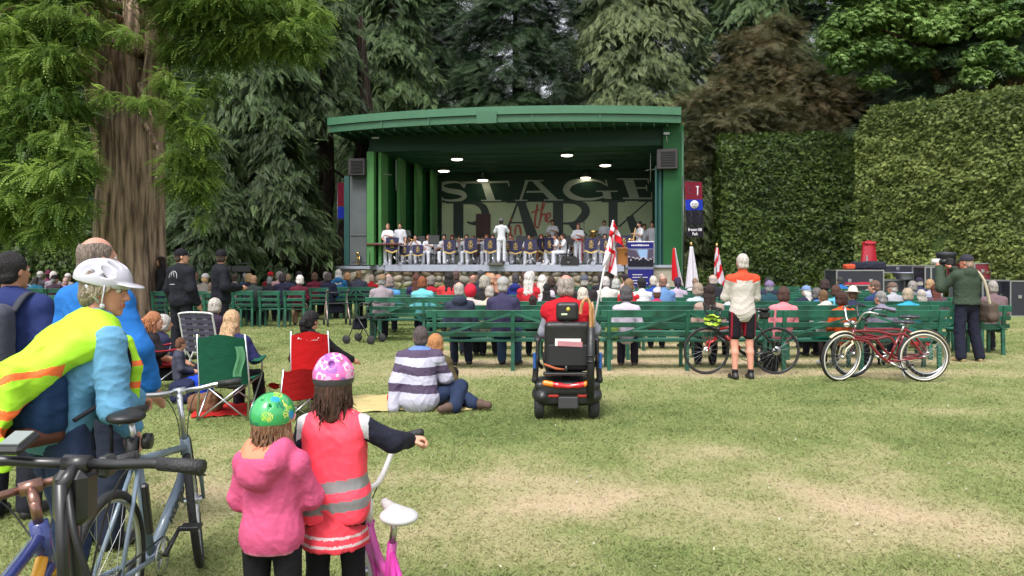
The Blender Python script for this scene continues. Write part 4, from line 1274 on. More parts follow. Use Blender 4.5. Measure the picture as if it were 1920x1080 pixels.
def cached(key, solid, vox, paint=None, wrinkle=0, wscale=9.0, seed=0, name='part'):
 if key not in CACHE:
  V, Fq = solid().surface(vox, wrinkle, wscale, seed)
  me = bpy.data.meshes.new(name)
  mi = None
  if paint: C = V[Fq].mean(1); mi = paint(C[:, 0], C[:, 1], C[:, 2]).astype(np.int32)
  me.vertices.add(len(V)); me.vertices.foreach_set('co', V.astype(np.float32).ravel())
  me.loops.add(Fq.size); me.loops.foreach_set('vertex_index', Fq.astype(np.int32).ravel())
  me.polygons.add(len(Fq)); me.polygons.foreach_set('loop_start', np.arange(0, Fq.size, 4, dtype=np.int32)); me.polygons.foreach_set('loop_total', np.full(len(Fq), 4, dtype=np.int32))
  if mi is not None: me.polygons.foreach_set('material_index', mi)
  me.polygons.foreach_set('use_smooth', np.ones(len(Fq), dtype=bool))
  me.update(calc_edges=True)
  CACHE[key] = me
 return CACHE[key]
def inst(name, me, mats, parent=None, M=None):
 """an object on shared mesh data with materials of its own"""
 if not isinstance(mats, (list, tuple)): mats = [mats]
 while len(me.materials) < len(mats): me.materials.append(mats[len(me.materials)])
 o = bpy.data.objects.new(name, me)
 for i, m in enumerate(mats):
  o.material_slots[i].link = 'OBJECT'; o.material_slots[i].material = m
 if parent is not None: o.parent = parent
 if M is not None: o.matrix_local = M
 col.objects.link(o)
 return o
def skin_mats(sk, hairc=(60, 45, 35)):
 return [skinm(sk), LIP, EYE, EYEW, hairm(hairc)]
SKIN = (212, 158, 132); SKIN_P = (222, 160, 142); SKIN_D = (150, 100, 78)
HEADS = [(0, 0, 0), (.55, 0, 0), (-.5, .02, 0), (.12, -.12, .08), (-.2, -.25, -.05)]
SITS = [dict(), dict(elr=(.25, -.02, .76), wrr=(.10, .20, .70), ell=(-.26, .03, .77), wrl=(-.06, .24, .72)), dict(knr=(.04, .43, .60), anr=(-.14, .55, .33), tor=(-.2, .68, .36), wrr=(.05, .28, .68))]
def sitter(px, py, Y, label, top, hair, hairc, head=0, pose=0, w=0, skin=SKIN, leg=(30, 32, 44), shoe=0, hat=None, hatc=None, rz=0.0, tall=None, sleeve=1, hood=False, dx=0.0, group='audience seated on the green benches', seat=.0):
 """a seated person seen from behind; px,py of the head top and the distance give place and size"""
 zt = ZZ(py, Y)
 S = max(.74, min(1.13, (zt - .0) / 1.335)) if tall is None else tall
 wv = (.94, 1.08, 1.22)[w]
 hd = HEADS[head]
 J = J_sit(**SITS[pose])
 Hm = head_mat(J, *hd)
 body = inst('person', cached(('b', head, pose, w), lambda: body_solid(J, Hm, wv), .014, face_paint(Hm)), skin_mats(skin, hairc))
 yb = Y - .06
 body.location = (PX(px, yb) + dx, yb, 0); body.rotation_euler = (random.uniform(-.05, .03), random.uniform(-.05, .05), rz + random.uniform(-.22, .22)); body.scale = (S * random.uniform(.95, 1.05), S, S)
 tag(body, label, 'person', group)
 inst('jacket' if sleeve >= 1 else 'shirt', cached(('t', pose, w, sleeve, hood), lambda: top_solid(J, wv, .013, sleeve, loose=.008, collar=.03, hood=hood), .0145, wrinkle=.010, seed=pose + w), cloth(top), body)
 inst('trousers', cached(('l', pose, w), lambda: leg_solid(J, wv, loose=.012), .015, wrinkle=.007), cloth(leg), body)
 sm = (SHOE_B, SHOE_BR, SHOE_W)[shoe]
 for q in 'lr': inst('shoe', cached(('s', pose, q), lambda: shoe_solid(J, q), .012), sm, body)
 if hair: inst('hair', cached(('h', hair), lambda: hair_solid(hair), .0085, wrinkle=.013 if hair in ('curly', 'long', 'bob') else .005, wscale=26 if hair == 'curly' else 18, seed=3), hairm(hairc), body, Hm)
 if hat: inst('hat', cached(('hat', hat), lambda: hat_solid(hat), .009), cloth(hatc), body, Hm)
 return body
N_, B_1, GR, WH = (38, 44, 70), (28, 28, 30), (150, 148, 148), (225, 222, 220)
DBR, BRN, ABN, BLN, BLK_, SIL = (48, 32, 26), (98, 68, 48), (118, 62, 36), (205, 168, 122), (26, 22, 24), (188, 182, 176)
A = [
 (866, 529, 11.75, 'bald man in navy hooded jacket with bright green collar on the nearest bench', (52, 58, 78), 'ring', SIL, dict(w=1, hood=True, skin=SKIN_P, leg=(36, 42, 62))),
 (945, 520, 11.75, 'man in purple navy tracksuit top with white piping and a checked grey cap', (62, 58, 90), 'cap_hair', SIL, dict(w=1, hat='cap', hatc=(172, 170, 168), leg=(60, 84, 118))),
 (1175, 539, 11.75, 'person with bushy dark grey hair in a white jacket on the nearest bench', (206, 196, 216), 'curly', (92, 88, 92), dict(w=0, leg=(44, 40, 58), shoe=1, pose=0)),
 (1326, 534, 11.75, 'woman with long dark brown hair in beige behind the lime helmet', (178, 154, 142), 'long', DBR, dict(w=0)),
 (1463, 539, 11.75, 'woman with brown bob in a pink top next to the standing cyclist', (236, 142, 152), 'bob', (84, 58, 50), dict(w=1, shoe=1)),
 (1581, 547, 11.75, 'woman with dark auburn bob in bright orange top behind the cruiser handlebar', (226, 92, 44), 'bob', (74, 44, 38), dict(w=1, leg=(60, 48, 50), shoe=2)),
 (1658, 546, 11.75, 'man with short grey hair in lilac grey jacket behind the cruiser saddle', (142, 138, 160), 'crop', GR, dict(w=1, head=1, leg=(60, 60, 70))),
 (1703, 542, 13.1, 'person with streaked blond hair in turquoise jacket', (56, 172, 214), 'bob', (190, 172, 150), dict(w=1)),
 (1098, 542, 13.0, 'person with fluffy white curls just right of the scooter headrest', (48, 44, 72), 'curly', (226, 214, 198), dict(w=0)),
 (1000, 553, 13.0, 'small dark haired child peeking over a bench left of the scooter', (40, 40, 44), 'short', (54, 36, 34), dict(w=0, tall=.78)),
 (884, 534, 13.0, 'person in white with a bright red cap behind the green collared man', (214, 200, 196), 'cap_hair', BRN, dict(w=0, hat='hood', hatc=(214, 38, 62), head=3)),
 (930, 552, 13.0, 'person slumped in a cream jacket behind the checked cap', (206, 190, 170), 'crop', SIL, dict(w=1, tall=.9, dx=-.12, head=3)),
 (1545, 544, 13.0, 'person with short brown hair in cream hooded top', (226, 218, 210), 'short', (120, 90, 62), dict(w=1, hood=True)),
 (1596, 540, 13.0, 'person in navy under a white brimmed sun hat', (46, 52, 80), 'cap_hair', BRN, dict(w=1, hat='brim', hatc=(226, 218, 208), head=3)),
 (1365, 545, 13.0, 'person in white hooded top half hidden by the standing cyclist', (214, 212, 228), 'short', SIL, dict(w=1, hood=True)),
 (1728, 544, 14.3, 'person with long silver hair in grey right of the turquoise jacket', (132, 134, 148), 'long', (196, 188, 178), dict(w=0)),
 (1532, 541, 14.2, 'grey haired person in bright blue top left of the cream hoodie', (84, 138, 208), 'bob', (110, 104, 104), dict(w=0)),
 (1230, 540, 14.2, 'person in magenta top with pale cap sitting alone mid bench', (186, 54, 98), 'cap_hair', BRN, dict(w=1, hat='cap', hatc=(208, 202, 216), sleeve=.6)),
 (1303, 533, 14.2, 'person with curly ash blond hair in pale blue', (186, 200, 212), 'curly', (170, 150, 134), dict(w=0)),
 (1441, 527, 14.2, 'man in lilac cap with white strap and dark teal jacket', (34, 72, 82), 'cap_hair', GR, dict(w=1, hat='cap', hatc=(128, 112, 148))),
 (1647, 526, 14.2, 'bearded man turning left with sunglasses pushed up and blue jacket', (40, 62, 104), 'crop', (120, 92, 78), dict(w=1, head=1, rz=.5)),
 (910, 518, 14.2, 'person with thin grey hair in black behind the checked cap man', (34, 32, 34), 'bob', (176, 168, 156), dict(w=1, dx=.02)),
 (1676, 530, 15.4, 'man in tan patterned cap and pale grey top', (176, 176, 186), 'cap_hair', SIL, dict(w=1, hat='cap', hatc=(120, 100, 88), head=1)),
 (1021, 532, 15.4, 'person with long black hair in black left of the scooter', (30, 26, 30), 'long', BLK_, dict(w=0)),
 (712, 515, 15.9, 'man in tan cap and light grey jacket at the left bench end', (160, 148, 156), 'cap_hair', GR, dict(w=1, hat='cap', hatc=(142, 116, 90), leg=(34, 36, 46), shoe=1)),
 (794, 520, 15.9, 'person with copper red bob in turquoise fleece', (118, 204, 212), 'bob', (142, 82, 50), dict(w=0, leg=(30, 40, 74))),
 (1182, 524, 15.4, 'person with light brown hair in red with a strap', (208, 42, 52), 'bob', (150, 118, 86), dict(w=0)),
 (1203, 521, 15.4, 'person with black hair in white shirt before the blue banner', (222, 222, 226), 'short', (30, 30, 34), dict(w=0)),
 (1243, 518, 15.4, 'pink scalped man in denim blue shirt with dark strap', (104, 142, 194), 'ring', (150, 110, 96), dict(w=1, skin=SKIN_P, head=2)),
 (1508, 536, 15.4, 'person with white hair under pale blue peaked cap', (42, 42, 70), 'hat_long', WH, dict(w=1, hat='cap', hatc=(126, 152, 196), head=1)),
 (1570, 537, 15.4, 'auburn haired person raising a phone in light blue', (104, 180, 212), 'curly', (92, 62, 48), dict(w=0, head=2)),
 (1760, 534, 15.4, 'person with long wavy red brown hair beside the photographer', (88, 74, 84), 'long', (108, 58, 48), dict(w=1)),
 (1000, 511, 15.4, 'person with white hair and red collar left of the scooter', (196, 40, 52), 'long', (226, 220, 214), dict(w=0, dx=-.04)),
 (1018, 517, 15.4, 'person with straight snow white hair in pale pink', (222, 208, 226), 'long', (228, 222, 216), dict(w=0)),
 (1100, 516, 15.4, 'man in grey flat cap and dark coat', (50, 46, 50), 'cap_hair', SIL, dict(w=1, hat='cap', hatc=(88, 92, 104))),
 (1140, 519, 16.6, 'white haired person in cream with a dark strap beneath the big flag', (220, 216, 210), 'short', (216, 208, 206), dict(w=1)),
 (1155, 525, 17.5, 'person in pale green white behind the white haired one in cream', (210, 216, 206), 'curly', (200, 200, 196), dict(w=0)),
 (1228, 518, 17.0, 'white haired person in royal blue', (36, 70, 160), 'short', (224, 212, 200), dict(w=0)),
 (1267, 520, 16.8, 'person in lilac with dark head scarf left of the leaning flags', (184, 170, 190), 'cap_hair', BLK_, dict(w=0, hat='bandana', hatc=(62, 52, 78))),
 (1342, 515, 16.8, 'bald man with white fringe in black beneath the striped flag', (42, 42, 54), 'ring', (206, 190, 180), dict(w=1, skin=SKIN_P)),
 (1437, 521, 17.5, 'person in navy half behind the lilac cap', (46, 50, 74), 'short', (42, 38, 46), dict(w=1)),
 (1545, 526, 17.0, 'person with bushy dark curls behind the blue top', (56, 44, 50), 'curly', (62, 44, 42), dict(w=1)),
 (1601, 533, 18.6, 'dark haired person hidden behind the white sun hat', (60, 60, 70), 'short', (54, 46, 46), dict(w=1)),
 (1707, 528, 17.0, 'grey haired person below the clear plastic tub', (120, 116, 124), 'bob', (158, 152, 148), dict(w=0)),
 (1725, 521, 18.5, 'man in navy cap and navy jacket below the flight cases', (46, 50, 88), 'cap_hair', SIL, dict(w=1, hat='cap', hatc=(58, 50, 72))),
 (1748, 525, 17.0, 'blond person in pale lavender left of the photographer', (176, 180, 206), 'bob', (184, 148, 110), dict(w=0)),
 (731, 521, 17.4, 'person with curly grey hair in sky blue jacket', (92, 160, 220), 'curly', (150, 132, 128), dict(w=0)),
 (783, 514, 18.0, 'person with long auburn hair left of the copper bob', (52, 44, 84), 'long', (92, 52, 42), dict(w=0)),
 (810, 519, 18.5, 'grey haired person in dark red right of the copper bob', (176, 36, 54), 'bob', (140, 130, 126), dict(w=0)),
 (842, 512, 17.5, 'person with big black hair in coral red', (214, 62, 66), 'long', (30, 24, 26), dict(w=1)),
 (855, 508, 19.5, 'dark skinned man with shaved head behind the big black hair', (50, 44, 48), 'crop', (96, 72, 66), dict(w=1, head=2, skin=SKIN_D)),
 (887, 516, 18.5, 'man with sunburnt bald head and navy collar', (50, 48, 66), 'ring', (168, 128, 112), dict(w=1, skin=(228, 140, 124))),
 (899, 507, 21.5, 'person in dark peaked cap near the stage edge', (60, 60, 70), 'short', (80, 74, 72), dict(w=0, hat='cap', hatc=(84, 86, 94))),
 (911, 512, 20.5, 'person with ginger orange hair near the stage edge', (110, 70, 50), 'short', (196, 122, 58), dict(w=0)),
 (925, 515, 18.5, 'person with pale strawberry blond hair', (170, 120, 90), 'curly', (206, 160, 128), dict(w=0)),
 (936, 516, 17.2, 'person with reddish blond waves left of the checked cap', (140, 96, 84), 'long', (182, 128, 104), dict(w=0, dx=-.05)),
 (966, 514, 17.2, 'person with dark grey hair in bright blue hooded top', (38, 48, 122), 'short', (70, 66, 72), dict(w=0, hood=True)),
 (983, 511, 18.0, 'person with straight long brown hair in dark red', (120, 50, 46), 'long', (86, 58, 48), dict(w=0)),
 (993, 510, 20.0, 'person with white bob near the stage edge', (170, 60, 60), 'bob', (222, 216, 208), dict(w=0)),
 (1035, 520, 17.5, 'person with brown hair partly behind the scooter rider', (60, 44, 44), 'bob', (76, 56, 48), dict(w=0)),
 (1060, 512, 20, 'dark haired person hidden in part by the scooter rider', (60, 44, 54), 'short', (44, 34, 34), dict(w=0)),
 (1128, 513, 19.5, 'dark haired person left of the big flag tip', (44, 40, 50), 'short', (58, 48, 50), dict(w=1)),
 (1143, 507, 22, 'person with dark hair in a bun under the flag tip', (70, 66, 66), 'bun', (24, 20, 26), dict(w=0)),
 (1176, 513, 20, 'dark haired person leaning by the blue banner', (190, 160, 150), 'short', (46, 34, 40), dict(w=0, head=1)),
 (1239, 513, 22, 'person with flushed bald crown right of the banner', (200, 190, 186), 'ring', (200, 180, 170), dict(w=0, skin=SKIN_P)),
 (1303, 522, 20, 'person hidden behind the plain white flag', (200, 196, 200), 'short', (150, 120, 100), dict(w=0)),
 (726, 514, 21, 'person with pink scalp behind the tan cap', (120, 110, 110), 'ring', (196, 170, 160), dict(w=0, skin=SKIN_P)),
 (1616, 531, 21, 'person in blue near the black cases', (40, 110, 190), 'short', (60, 60, 60), dict(w=0, tall=.9, dx=-.55)),
]
for r in A:
 sitter(r[0], r[1], r[2], r[3], r[4], r[5], r[6], **r[7])
Lb = 'audience seated on the left chairs'
B = [
 (559, 517, 19.4, 'white haired person in burgundy cardigan on the right hand chair', (92, 26, 44), 'bob', (228, 220, 218), dict(w=0, head=1, leg=(180, 140, 120))),
 (476, 517, 19.4, 'person with light brown hair in dark green coat', (46, 58, 56), 'short', (152, 116, 92), dict(w=1)),
 (467, 514, 20.6, 'person with honey blond bob in navy', (40, 36, 56), 'bob', (202, 164, 118), dict(w=0, head=2)),
 (456, 513, 22, 'grey haired person in blue with light stripe', (52, 96, 140), 'short', (160, 156, 158), dict(w=0)),
 (502, 519, 20.8, 'grey haired person slumped in black', (44, 44, 52), 'short', (140, 140, 144), dict(w=0)),
 (506, 510, 23.5, 'person in bright red hat', (140, 30, 40), 'cap_hair', BRN, dict(w=0, hat='cap', hatc=(200, 30, 40))),
 (522, 510, 23, 'person with silver hair and pale pink shoulders', (216, 176, 180), 'bob', (172, 162, 154), dict(w=0)),
 (527, 514, 20.8, 'dark haired person in navy before the silver haired one', (38, 38, 62), 'bob', (52, 42, 46), dict(w=0)),
 (558, 509, 24, 'person in dark grey peaked cap', (44, 46, 44), 'cap_hair', (60, 50, 50), dict(w=0, hat='cap', hatc=(58, 56, 58))),
 (611, 510, 23.5, 'person with ash grey hair near the stage ramp', (70, 60, 70), 'short', (170, 160, 156), dict(w=0)),
 (616, 513, 21.8, 'person with dark grey brown hair in navy fur collar', (34, 36, 62), 'curly', (78, 66, 66), dict(w=0)),
 (636, 506, 22.5, 'white haired person in blue hooded jacket', (48, 116, 168), 'long', (222, 214, 210), dict(w=0, hood=True)),
 (652, 512, 23.5, 'person with apricot coloured hair', (54, 50, 60), 'bob', (212, 158, 112), dict(w=0)),
 (673, 508, 22.3, 'man with short sandy hair in dark blazer on the bench at the ramp', (64, 66, 84), 'short', (142, 112, 80), dict(w=1)),
 (694, 515, 23, 'bald man with bright red collar', (188, 36, 44), 'crop', (206, 180, 170), dict(w=0, skin=SKIN_P)),
 (384, 513, 19.5, 'person in white peaked cap and grey jacket behind the first man in black', (128, 122, 116), 'cap_hair', BLN, dict(w=1, hat='cap', hatc=(206, 200, 202), dx=-.05)),
 (392, 530, 18.0, 'person in olive brown coat between the two men in black', (96, 92, 72), 'short', (110, 90, 80), dict(w=1)),
 (361, 511, 22, 'person with reddish hair beside the first man in black', (120, 110, 110), 'short', (150, 110, 90), dict(w=0)),
 (68, 519, 21.0, 'dark haired person in teal jacket at the far left', (30, 100, 128), 'short', (62, 52, 56), dict(w=1, head=3)),
 (70, 509, 24, 'person in grey white cap at the far left', (70, 70, 80), 'cap_hair', GR, dict(w=0, hat='cap', hatc=(190, 182, 182))),
 (86, 509, 25, 'person in burgundy hat at the far left', (110, 50, 80), 'cap_hair', DBR, dict(w=0, hat='brim', hatc=(100, 40, 66))),
 (101, 510, 24, 'white haired person at the far left', (150, 140, 150), 'bob', (214, 204, 202), dict(w=0)),
 (104, 516, 21.0, 'person in black cap and plum jacket at the far left', (68, 50, 64), 'cap_hair', GR, dict(w=1, hat='cap', hatc=(40, 34, 44), head=2)),
 (127, 513, 24, 'person in white cap beside the blue jacketed man', (150, 140, 140), 'cap_hair', GR, dict(w=0, hat='cap', hatc=(220, 210, 208))),
 (124, 521, 22, 'person with pinkish white hair beside the blue jacketed man', (170, 110, 130), 'short', (216, 180, 172), dict(w=0)),
 (52, 520, 24, 'person in pale blue half behind the man with the grey backpack', (120, 160, 190), 'short', (80, 70, 66), dict(w=0)),
 (332, 514, 21, 'grey haired person between the tree trunk and the first man in black', (70, 76, 90), 'short', (150, 146, 146), dict(w=1)),
 (590, 512, 23, 'person in wine red left of the ash grey hair', (120, 40, 60), 'bob', (110, 80, 60), dict(w=0)),
 (541, 514, 22.5, 'person with sandy hair behind the pale pink shoulders', (60, 70, 96), 'short', (170, 140, 110), dict(w=0)),
 (440, 514, 22, 'person in cream just right of the second man in black', (190, 180, 168), 'short', (90, 70, 60), dict(w=0)),
 (38, 517, 22, 'person in maroon at the far left behind the polo shirt', (96, 40, 54), 'short', (120, 110, 108), dict(w=0)),
 (8, 512, 23, 'dark haired person at the left edge', (40, 36, 40), 'short', (40, 34, 36), dict(w=0)),
]
for r in B:
 k = dict(r[7]); k.setdefault('group', Lb)
 sitter(r[0], r[1], r[2], r[3], r[4], r[5], r[6], **k)
# ================================================================== GREEN BENCHES AND CHAIRS
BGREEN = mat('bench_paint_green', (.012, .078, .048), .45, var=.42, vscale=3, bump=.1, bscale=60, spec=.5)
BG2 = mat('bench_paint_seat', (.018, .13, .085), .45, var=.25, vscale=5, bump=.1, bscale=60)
def bench_proto(L, h=.90, braced=True, chair=False):
 """backs to the camera: the seat reaches away in +y, origin on the ground under the back"""
 t = empty('park_bench' if not chair else 'slatted_chair')
 mb = MB()
 for i, (z, hh) in enumerate(((h - .055, .11), (h - .22, .075), (h - .36, .075))):
  mb.box((0, -.035 + .03 * i, z), (L, .022, hh), rot=(.12, 0, 0), bev=.004)
 mb.build('backrest', BGREEN, t)
 mb = MB()
 for i in range(4): mb.box((0, .12 + i * .105, .435), (L, .088, .024), bev=.004)
 mb.build('seat', BG2, t)
 xs = (-L / 2 + .12, 0, L / 2 - .12) if not chair else (-L / 2 + .05, L / 2 - .05)
 for x in xs:
  mb = MB()
  mb.bar((x, .0, 0), (x, .02, .45), .055, .045); mb.bar((x, .022, .44), (x, -.062, h - .01), .055, .035)
  mb.bar((x, .44, 0), (x, .44, .42), .05, .045); mb.bar((x, .0, .40), (x, .46, .40), .045, .035)
  mb.build('leg_frame', BGREEN, t)
 if braced and not chair:
  for s in (-1, 1):
   mb = MB(); mb.bar((s * .03, -.083, h - .05), (s * (L / 2 - .14), -.03, h - .40), .012, .035); mb.build('brace', BGREEN, t)
 return t
rowN = {0: 'nearest', 1: 'second', 2: 'third', 3: 'fourth', 4: 'fifth', 5: 'sixth', 6: 'seventh', 7: 'eighth', 8: 'ninth'}
ordn = ['first', 'second', 'third', 'fourth', 'fifth', 'sixth', 'seventh']
bp0 = bench_proto(2.52)
used = False
ROWS = [(0, 11.42, 798, 1778), (1, 12.7, 862, 1760), (2, 14.0, 850, 1800), (3, 15.6, 684, 1790), (4, 16.75, 700, 1720), (5, 18.0, 705, 1690), (6, 19.3, 700, 1640), (7, 20.7, 720, 1600), (8, 22.2, 1000, 1500)]
for r, Y, xa, xb in ROWS:
 x0, x1 = PX(xa, Y), PX(xb, Y)
 n = max(1, round((x1 - x0) / 2.58))
 st = (x1 - x0) / n
 for i in range(n):
  b = bp0 if not used else copy_tree(bp0)
  used = True
  b.location = (x0 + st * (i + .5), Y + random.uniform(-.02, .02), 0); b.scale = ((st - .03) / 2.52, 1, 1); b.rotation_euler = (0, 0, random.uniform(-.006, .006))
  tag(b, 'green slatted bench, %s from the left in the %s row of the right block' % (ordn[i], rowN[r]), 'bench', 'green benches in rows facing the stage')
for lb, px, Y, L, rz in (('short green bench at far right under the man in mauve sweater', 1842, 13.35, .95, -.03), ('short green bench at the stage ramp under the man in dark blazer', 668, 22.0, 1.1, .02), ('green bench behind the man with the grey backpack', 78, 16.4, .9, .05)):
 b = bench_proto(L, .86 if px > 1800 else .9)
 b.location = (PX(px, Y), Y, 0); b.rotation_euler = (0, 0, rz)
 tag(b, lb, 'bench', 'short green benches apart from the rows')
c0 = bench_proto(.56, .9, chair=True)
for i, (lb, px, Y) in enumerate([('green slatted chair half hidden by the second man in black', 434, 19.15), ('green slatted chair just right of the second man in black', 455, 19.1), ('empty looking green chair left of the burgundy cardigan', 505, 19.05), ('green slatted chair under the person in burgundy cardigan', 552, 19.1),
                                  ('green slatted chair behind the walker with red and white tubes', 598, 21.4), ('green slatted chair left of the short ramp bench', 634, 21.8), ('green slatted chair touching the big tree trunk', 305, 18.8),
                                  ('green slatted chair between tree trunk and first man in black', 330, 18.9), ('green slatted chair between the two men in black', 380, 18.9), ('green slatted chair under the olive brown coat', 402, 17.8),
                                  ('green slatted chair under the teal jacket at far left', 66, 20.7), ('green slatted chair under the plum jacket at far left', 104, 20.7)]):
 c = c0 if i == 0 else copy_tree(c0)
 c.location = (PX(px, Y), Y, 0); c.rotation_euler = (0, 0, random.uniform(-.05, .05))
 tag(c, lb, 'chair', 'green slatted chairs in the left block')
# ================================================================== THE BAND
WHT = mat('uniform_white', (.60, .61, .68), .8, var=.06, bump=.2, bscale=20)
NAVY = mat('banner_navy', (.018, .016, .06), .7, var=.2)
GOLD = mat('gold_thread', (.55, .38, .13), .5, var=.3, vscale=60)
BRASS = mat('brass', (.72, .47, .17), .22, metal=1.0, var=.1)
SILV = mat('silver_metal', (.66, .66, .68), .25, metal=1.0, var=.05)
CHROME = mat('chrome', (.75, .75, .77), .15, metal=1.0, var=.03)
PAPER = mat('paper_white', (.75, .74, .70), .8)
def stand_proto(banner=True):
 t = empty('music_stand')
 mb = MB(); mb.tube([(0, 0, .26), (0, 0, .80)], .014, 6); mb.build('pole', BLKM, t)
 for k in range(3):
  a = k * 2.094 + PI / 2 + .5
  mb = MB(); mb.tube([(0, 0, .36), (.30 * math.cos(a), .30 * math.sin(a), .01)], .011, 5); mb.build('leg', SILV if banner else BLKM, t)
 mb = MB(); mb.box((0, .02, .85), (.48, .02, .30), rot=(-.25, 0, 0)); mb.box((0, .05, .70), (.48, .06, .015)); mb.build('desk', BLK, t)
 if banner:
  w, z1, z0 = .25, 1.01, .56
  mb = MB()
  mb.sheet(lambda u, v: ((u * 2 - 1) * w * (1 - .03 * math.sin(v * 9)), -.075 - .015 * math.sin(u * 9) * v, z1 - v * ((z1 - z0) - .085 * (1 - abs(u * 2 - 1)) * -1 * 1)), 10, 8)
  mb.sheet(lambda u, v: ((1 - u * 2) * w, -.06 - .015 * math.sin((1 - u) * 9) * v, z1 - v * ((z1 - z0) + .085 * (1 - abs(u * 2 - 1)))), 10, 8)
  b = mb.build('banner', NAVY, t)
  f = MB()
  f.sheet(lambda u, v: ((u * 2 - 1) * w * 1.02, -.086 - .012 * math.sin(u * 9), z0 + .012 - .085 * (1 - abs(u * 2 - 1)) - v * .055), 10, 1)
  f.sheet(lambda u, v: ((1 - u * 2) * w * 1.02, -.056, z0 + .012 - .085 * (1 - abs(u * 2 - 1)) - v * .055), 10, 1)
  f.build('fringe', GOLD, b)
  e = MB()
  cz = .775
  e.tube([(.075 * math.cos(a), -.088, cz + .088 * math.sin(a)) for a in [k * PI / 8 for k in range(16)]], .011, 5, closed=True)
  e.tube([(-.085, -.090, cz - .11), (-.04, -.092, cz - .135), (.04, -.092, cz - .135), (.085, -.090, cz - .11)], .010, 5)
  e.tube([(0, -.09, cz - .07), (0, -.09, cz + .06)], .010, 5); e.tube([(-.045, -.09, cz - .03), (0, -.09, cz - .06), (.045, -.09, cz - .03)], .009, 5); e.tube([(-.03, -.09, cz + .035), (.03, -.09, cz + .035)], .008, 5)
  e.ell((0, -.09, cz + .115), (.035, .008, .02), 0, nu=8, nv=5)
  e.tube([(-.10, -.09, cz + .10), (-.05, -.09, cz + .145), (0, -.09, cz + .155), (.05, -.09, cz + .145), (.10, -.09, cz + .10)], .004, 4)
  e.build('emblem', GOLD, b)
 return t
def chair_proto():
 t = empty('band_chair')
 mb = MB(); mb.box((0, 0, .45), (.42, .42, .05), bev=.015); mb.build('seat', BLK, t)
 mb = MB(); mb.box((0, .2, .78), (.40, .03, .24), bev=.01); mb.build('backrest', BLK, t)
 for sx in (-1, 1):
  mb = MB(); mb.tube([(sx * .19, -.19, 0), (sx * .19, -.17, .43), (sx * .19, .18, .44), (sx * .19, .22, .88)], .011, 5); mb.tube([(sx * .19, .22, 0), (sx * .19, .15, .43)], .011, 5); mb.build('side_frame', SILV, t)
 return t
def on_deck(px, py_unused, v):
 """point on the deck under photo column px at depth v behind the front edge"""
 k = (px - 960) / F
 o = SO + SN * v
 u = (k * o.y - o.x) / (SE.x - k * SE.y)
 p = o + SE * u
 return Vector((p.x, p.y, DECK))
J_BAND = {
 'clarinet': J_sit(elr=(.24, .06, .76), wrr=(.05, .26, .72), ell=(-.24, .08, .80), wrl=(-.04, .24, .86)),
 'flute': J_sit(elr=(.33, .04, .86), wrr=(.28, .20, 1.06), ell=(-.24, .14, .86), wrl=(.02, .25, 1.06)),
 'trumpet': J_sit(elr=(.25, .12, .84), wrr=(.06, .26, 1.04), ell=(-.25, .14, .84), wrl=(-.04, .30, 1.04)),
 'tuba': J_sit(elr=(.27, .12, .78), wrr=(.10, .26, .90), ell=(-.26, .10, .74), wrl=(-.10, .26, .70)),
 'lap': J_sit(),
 'stand': J_stand(),
 'sax': J_stand(elr=(.25, .06, 1.14), wrr=(.08, .24, 1.05), ell=(-.25, .08, 1.18), wrl=(-.03, .22, 1.24)),
 'behind': J_stand(elr=(.25, -.07, 1.12), wrr=(.06, -.18, .98)),
 'conduct': J_stand(elr=(.28, .10, 1.20), wrr=(.20, .34, 1.32), ell=(-.28, .08, 1.18), wrl=(-.22, .32, 1.26)),
}
def musician(px, v, pose, label, hair='short', hairc=(38, 30, 30), skin=SKIN, hat=None, rz=None, S=1.0, skirt=False, trous=None, w=0, dz=0.0, Sh=1.0, head=0):
 J = J_BAND[pose]
 wv = (.95, 1.1)[w]
 Hm = head_mat(J, *HEADS[head], hs=1.1)
 p = on_deck(px, 0, v)
 b = inst('person', cached(('mb', pose, w, head), lambda: body_solid(J, Hm, wv), .018, face_paint(Hm)), skin_mats(skin, hairc))
 b.location = p + Vector((0, 0, dz)); b.rotation_euler = (0, 0, PI - TH if rz is None else rz); b.scale = (S, S, S)
 tag(b, label, 'person', 'band musicians in white on the stage')
 inst('shirt', cached(('mt', pose, w), lambda: top_solid(J, wv, .012, .75, loose=.012, collar=.01), .02, wrinkle=.005), WHT, b)
 inst('trousers', cached(('ml', pose, w), lambda: leg_solid(J, wv, loose=.016), .02, wrinkle=.005), trous or WHT, b)
 for q in 'lr': inst('shoe', cached(('ms', pose, q), lambda: shoe_solid(J, q), .016), SHOE_W if random.random() < .5 else SHOE_B, b)
 if hair: inst('hair', cached(('mh', hair), lambda: hair_solid(hair, .2), .012, wrinkle=.004), hairm(hairc), b, Hm)
 if hat: inst('hat', cached(('mhat', hat), lambda: hat_solid(hat), .012), cloth((110, 110, 116)) if hat == 'cap' else WHT, b, Hm)
 return b
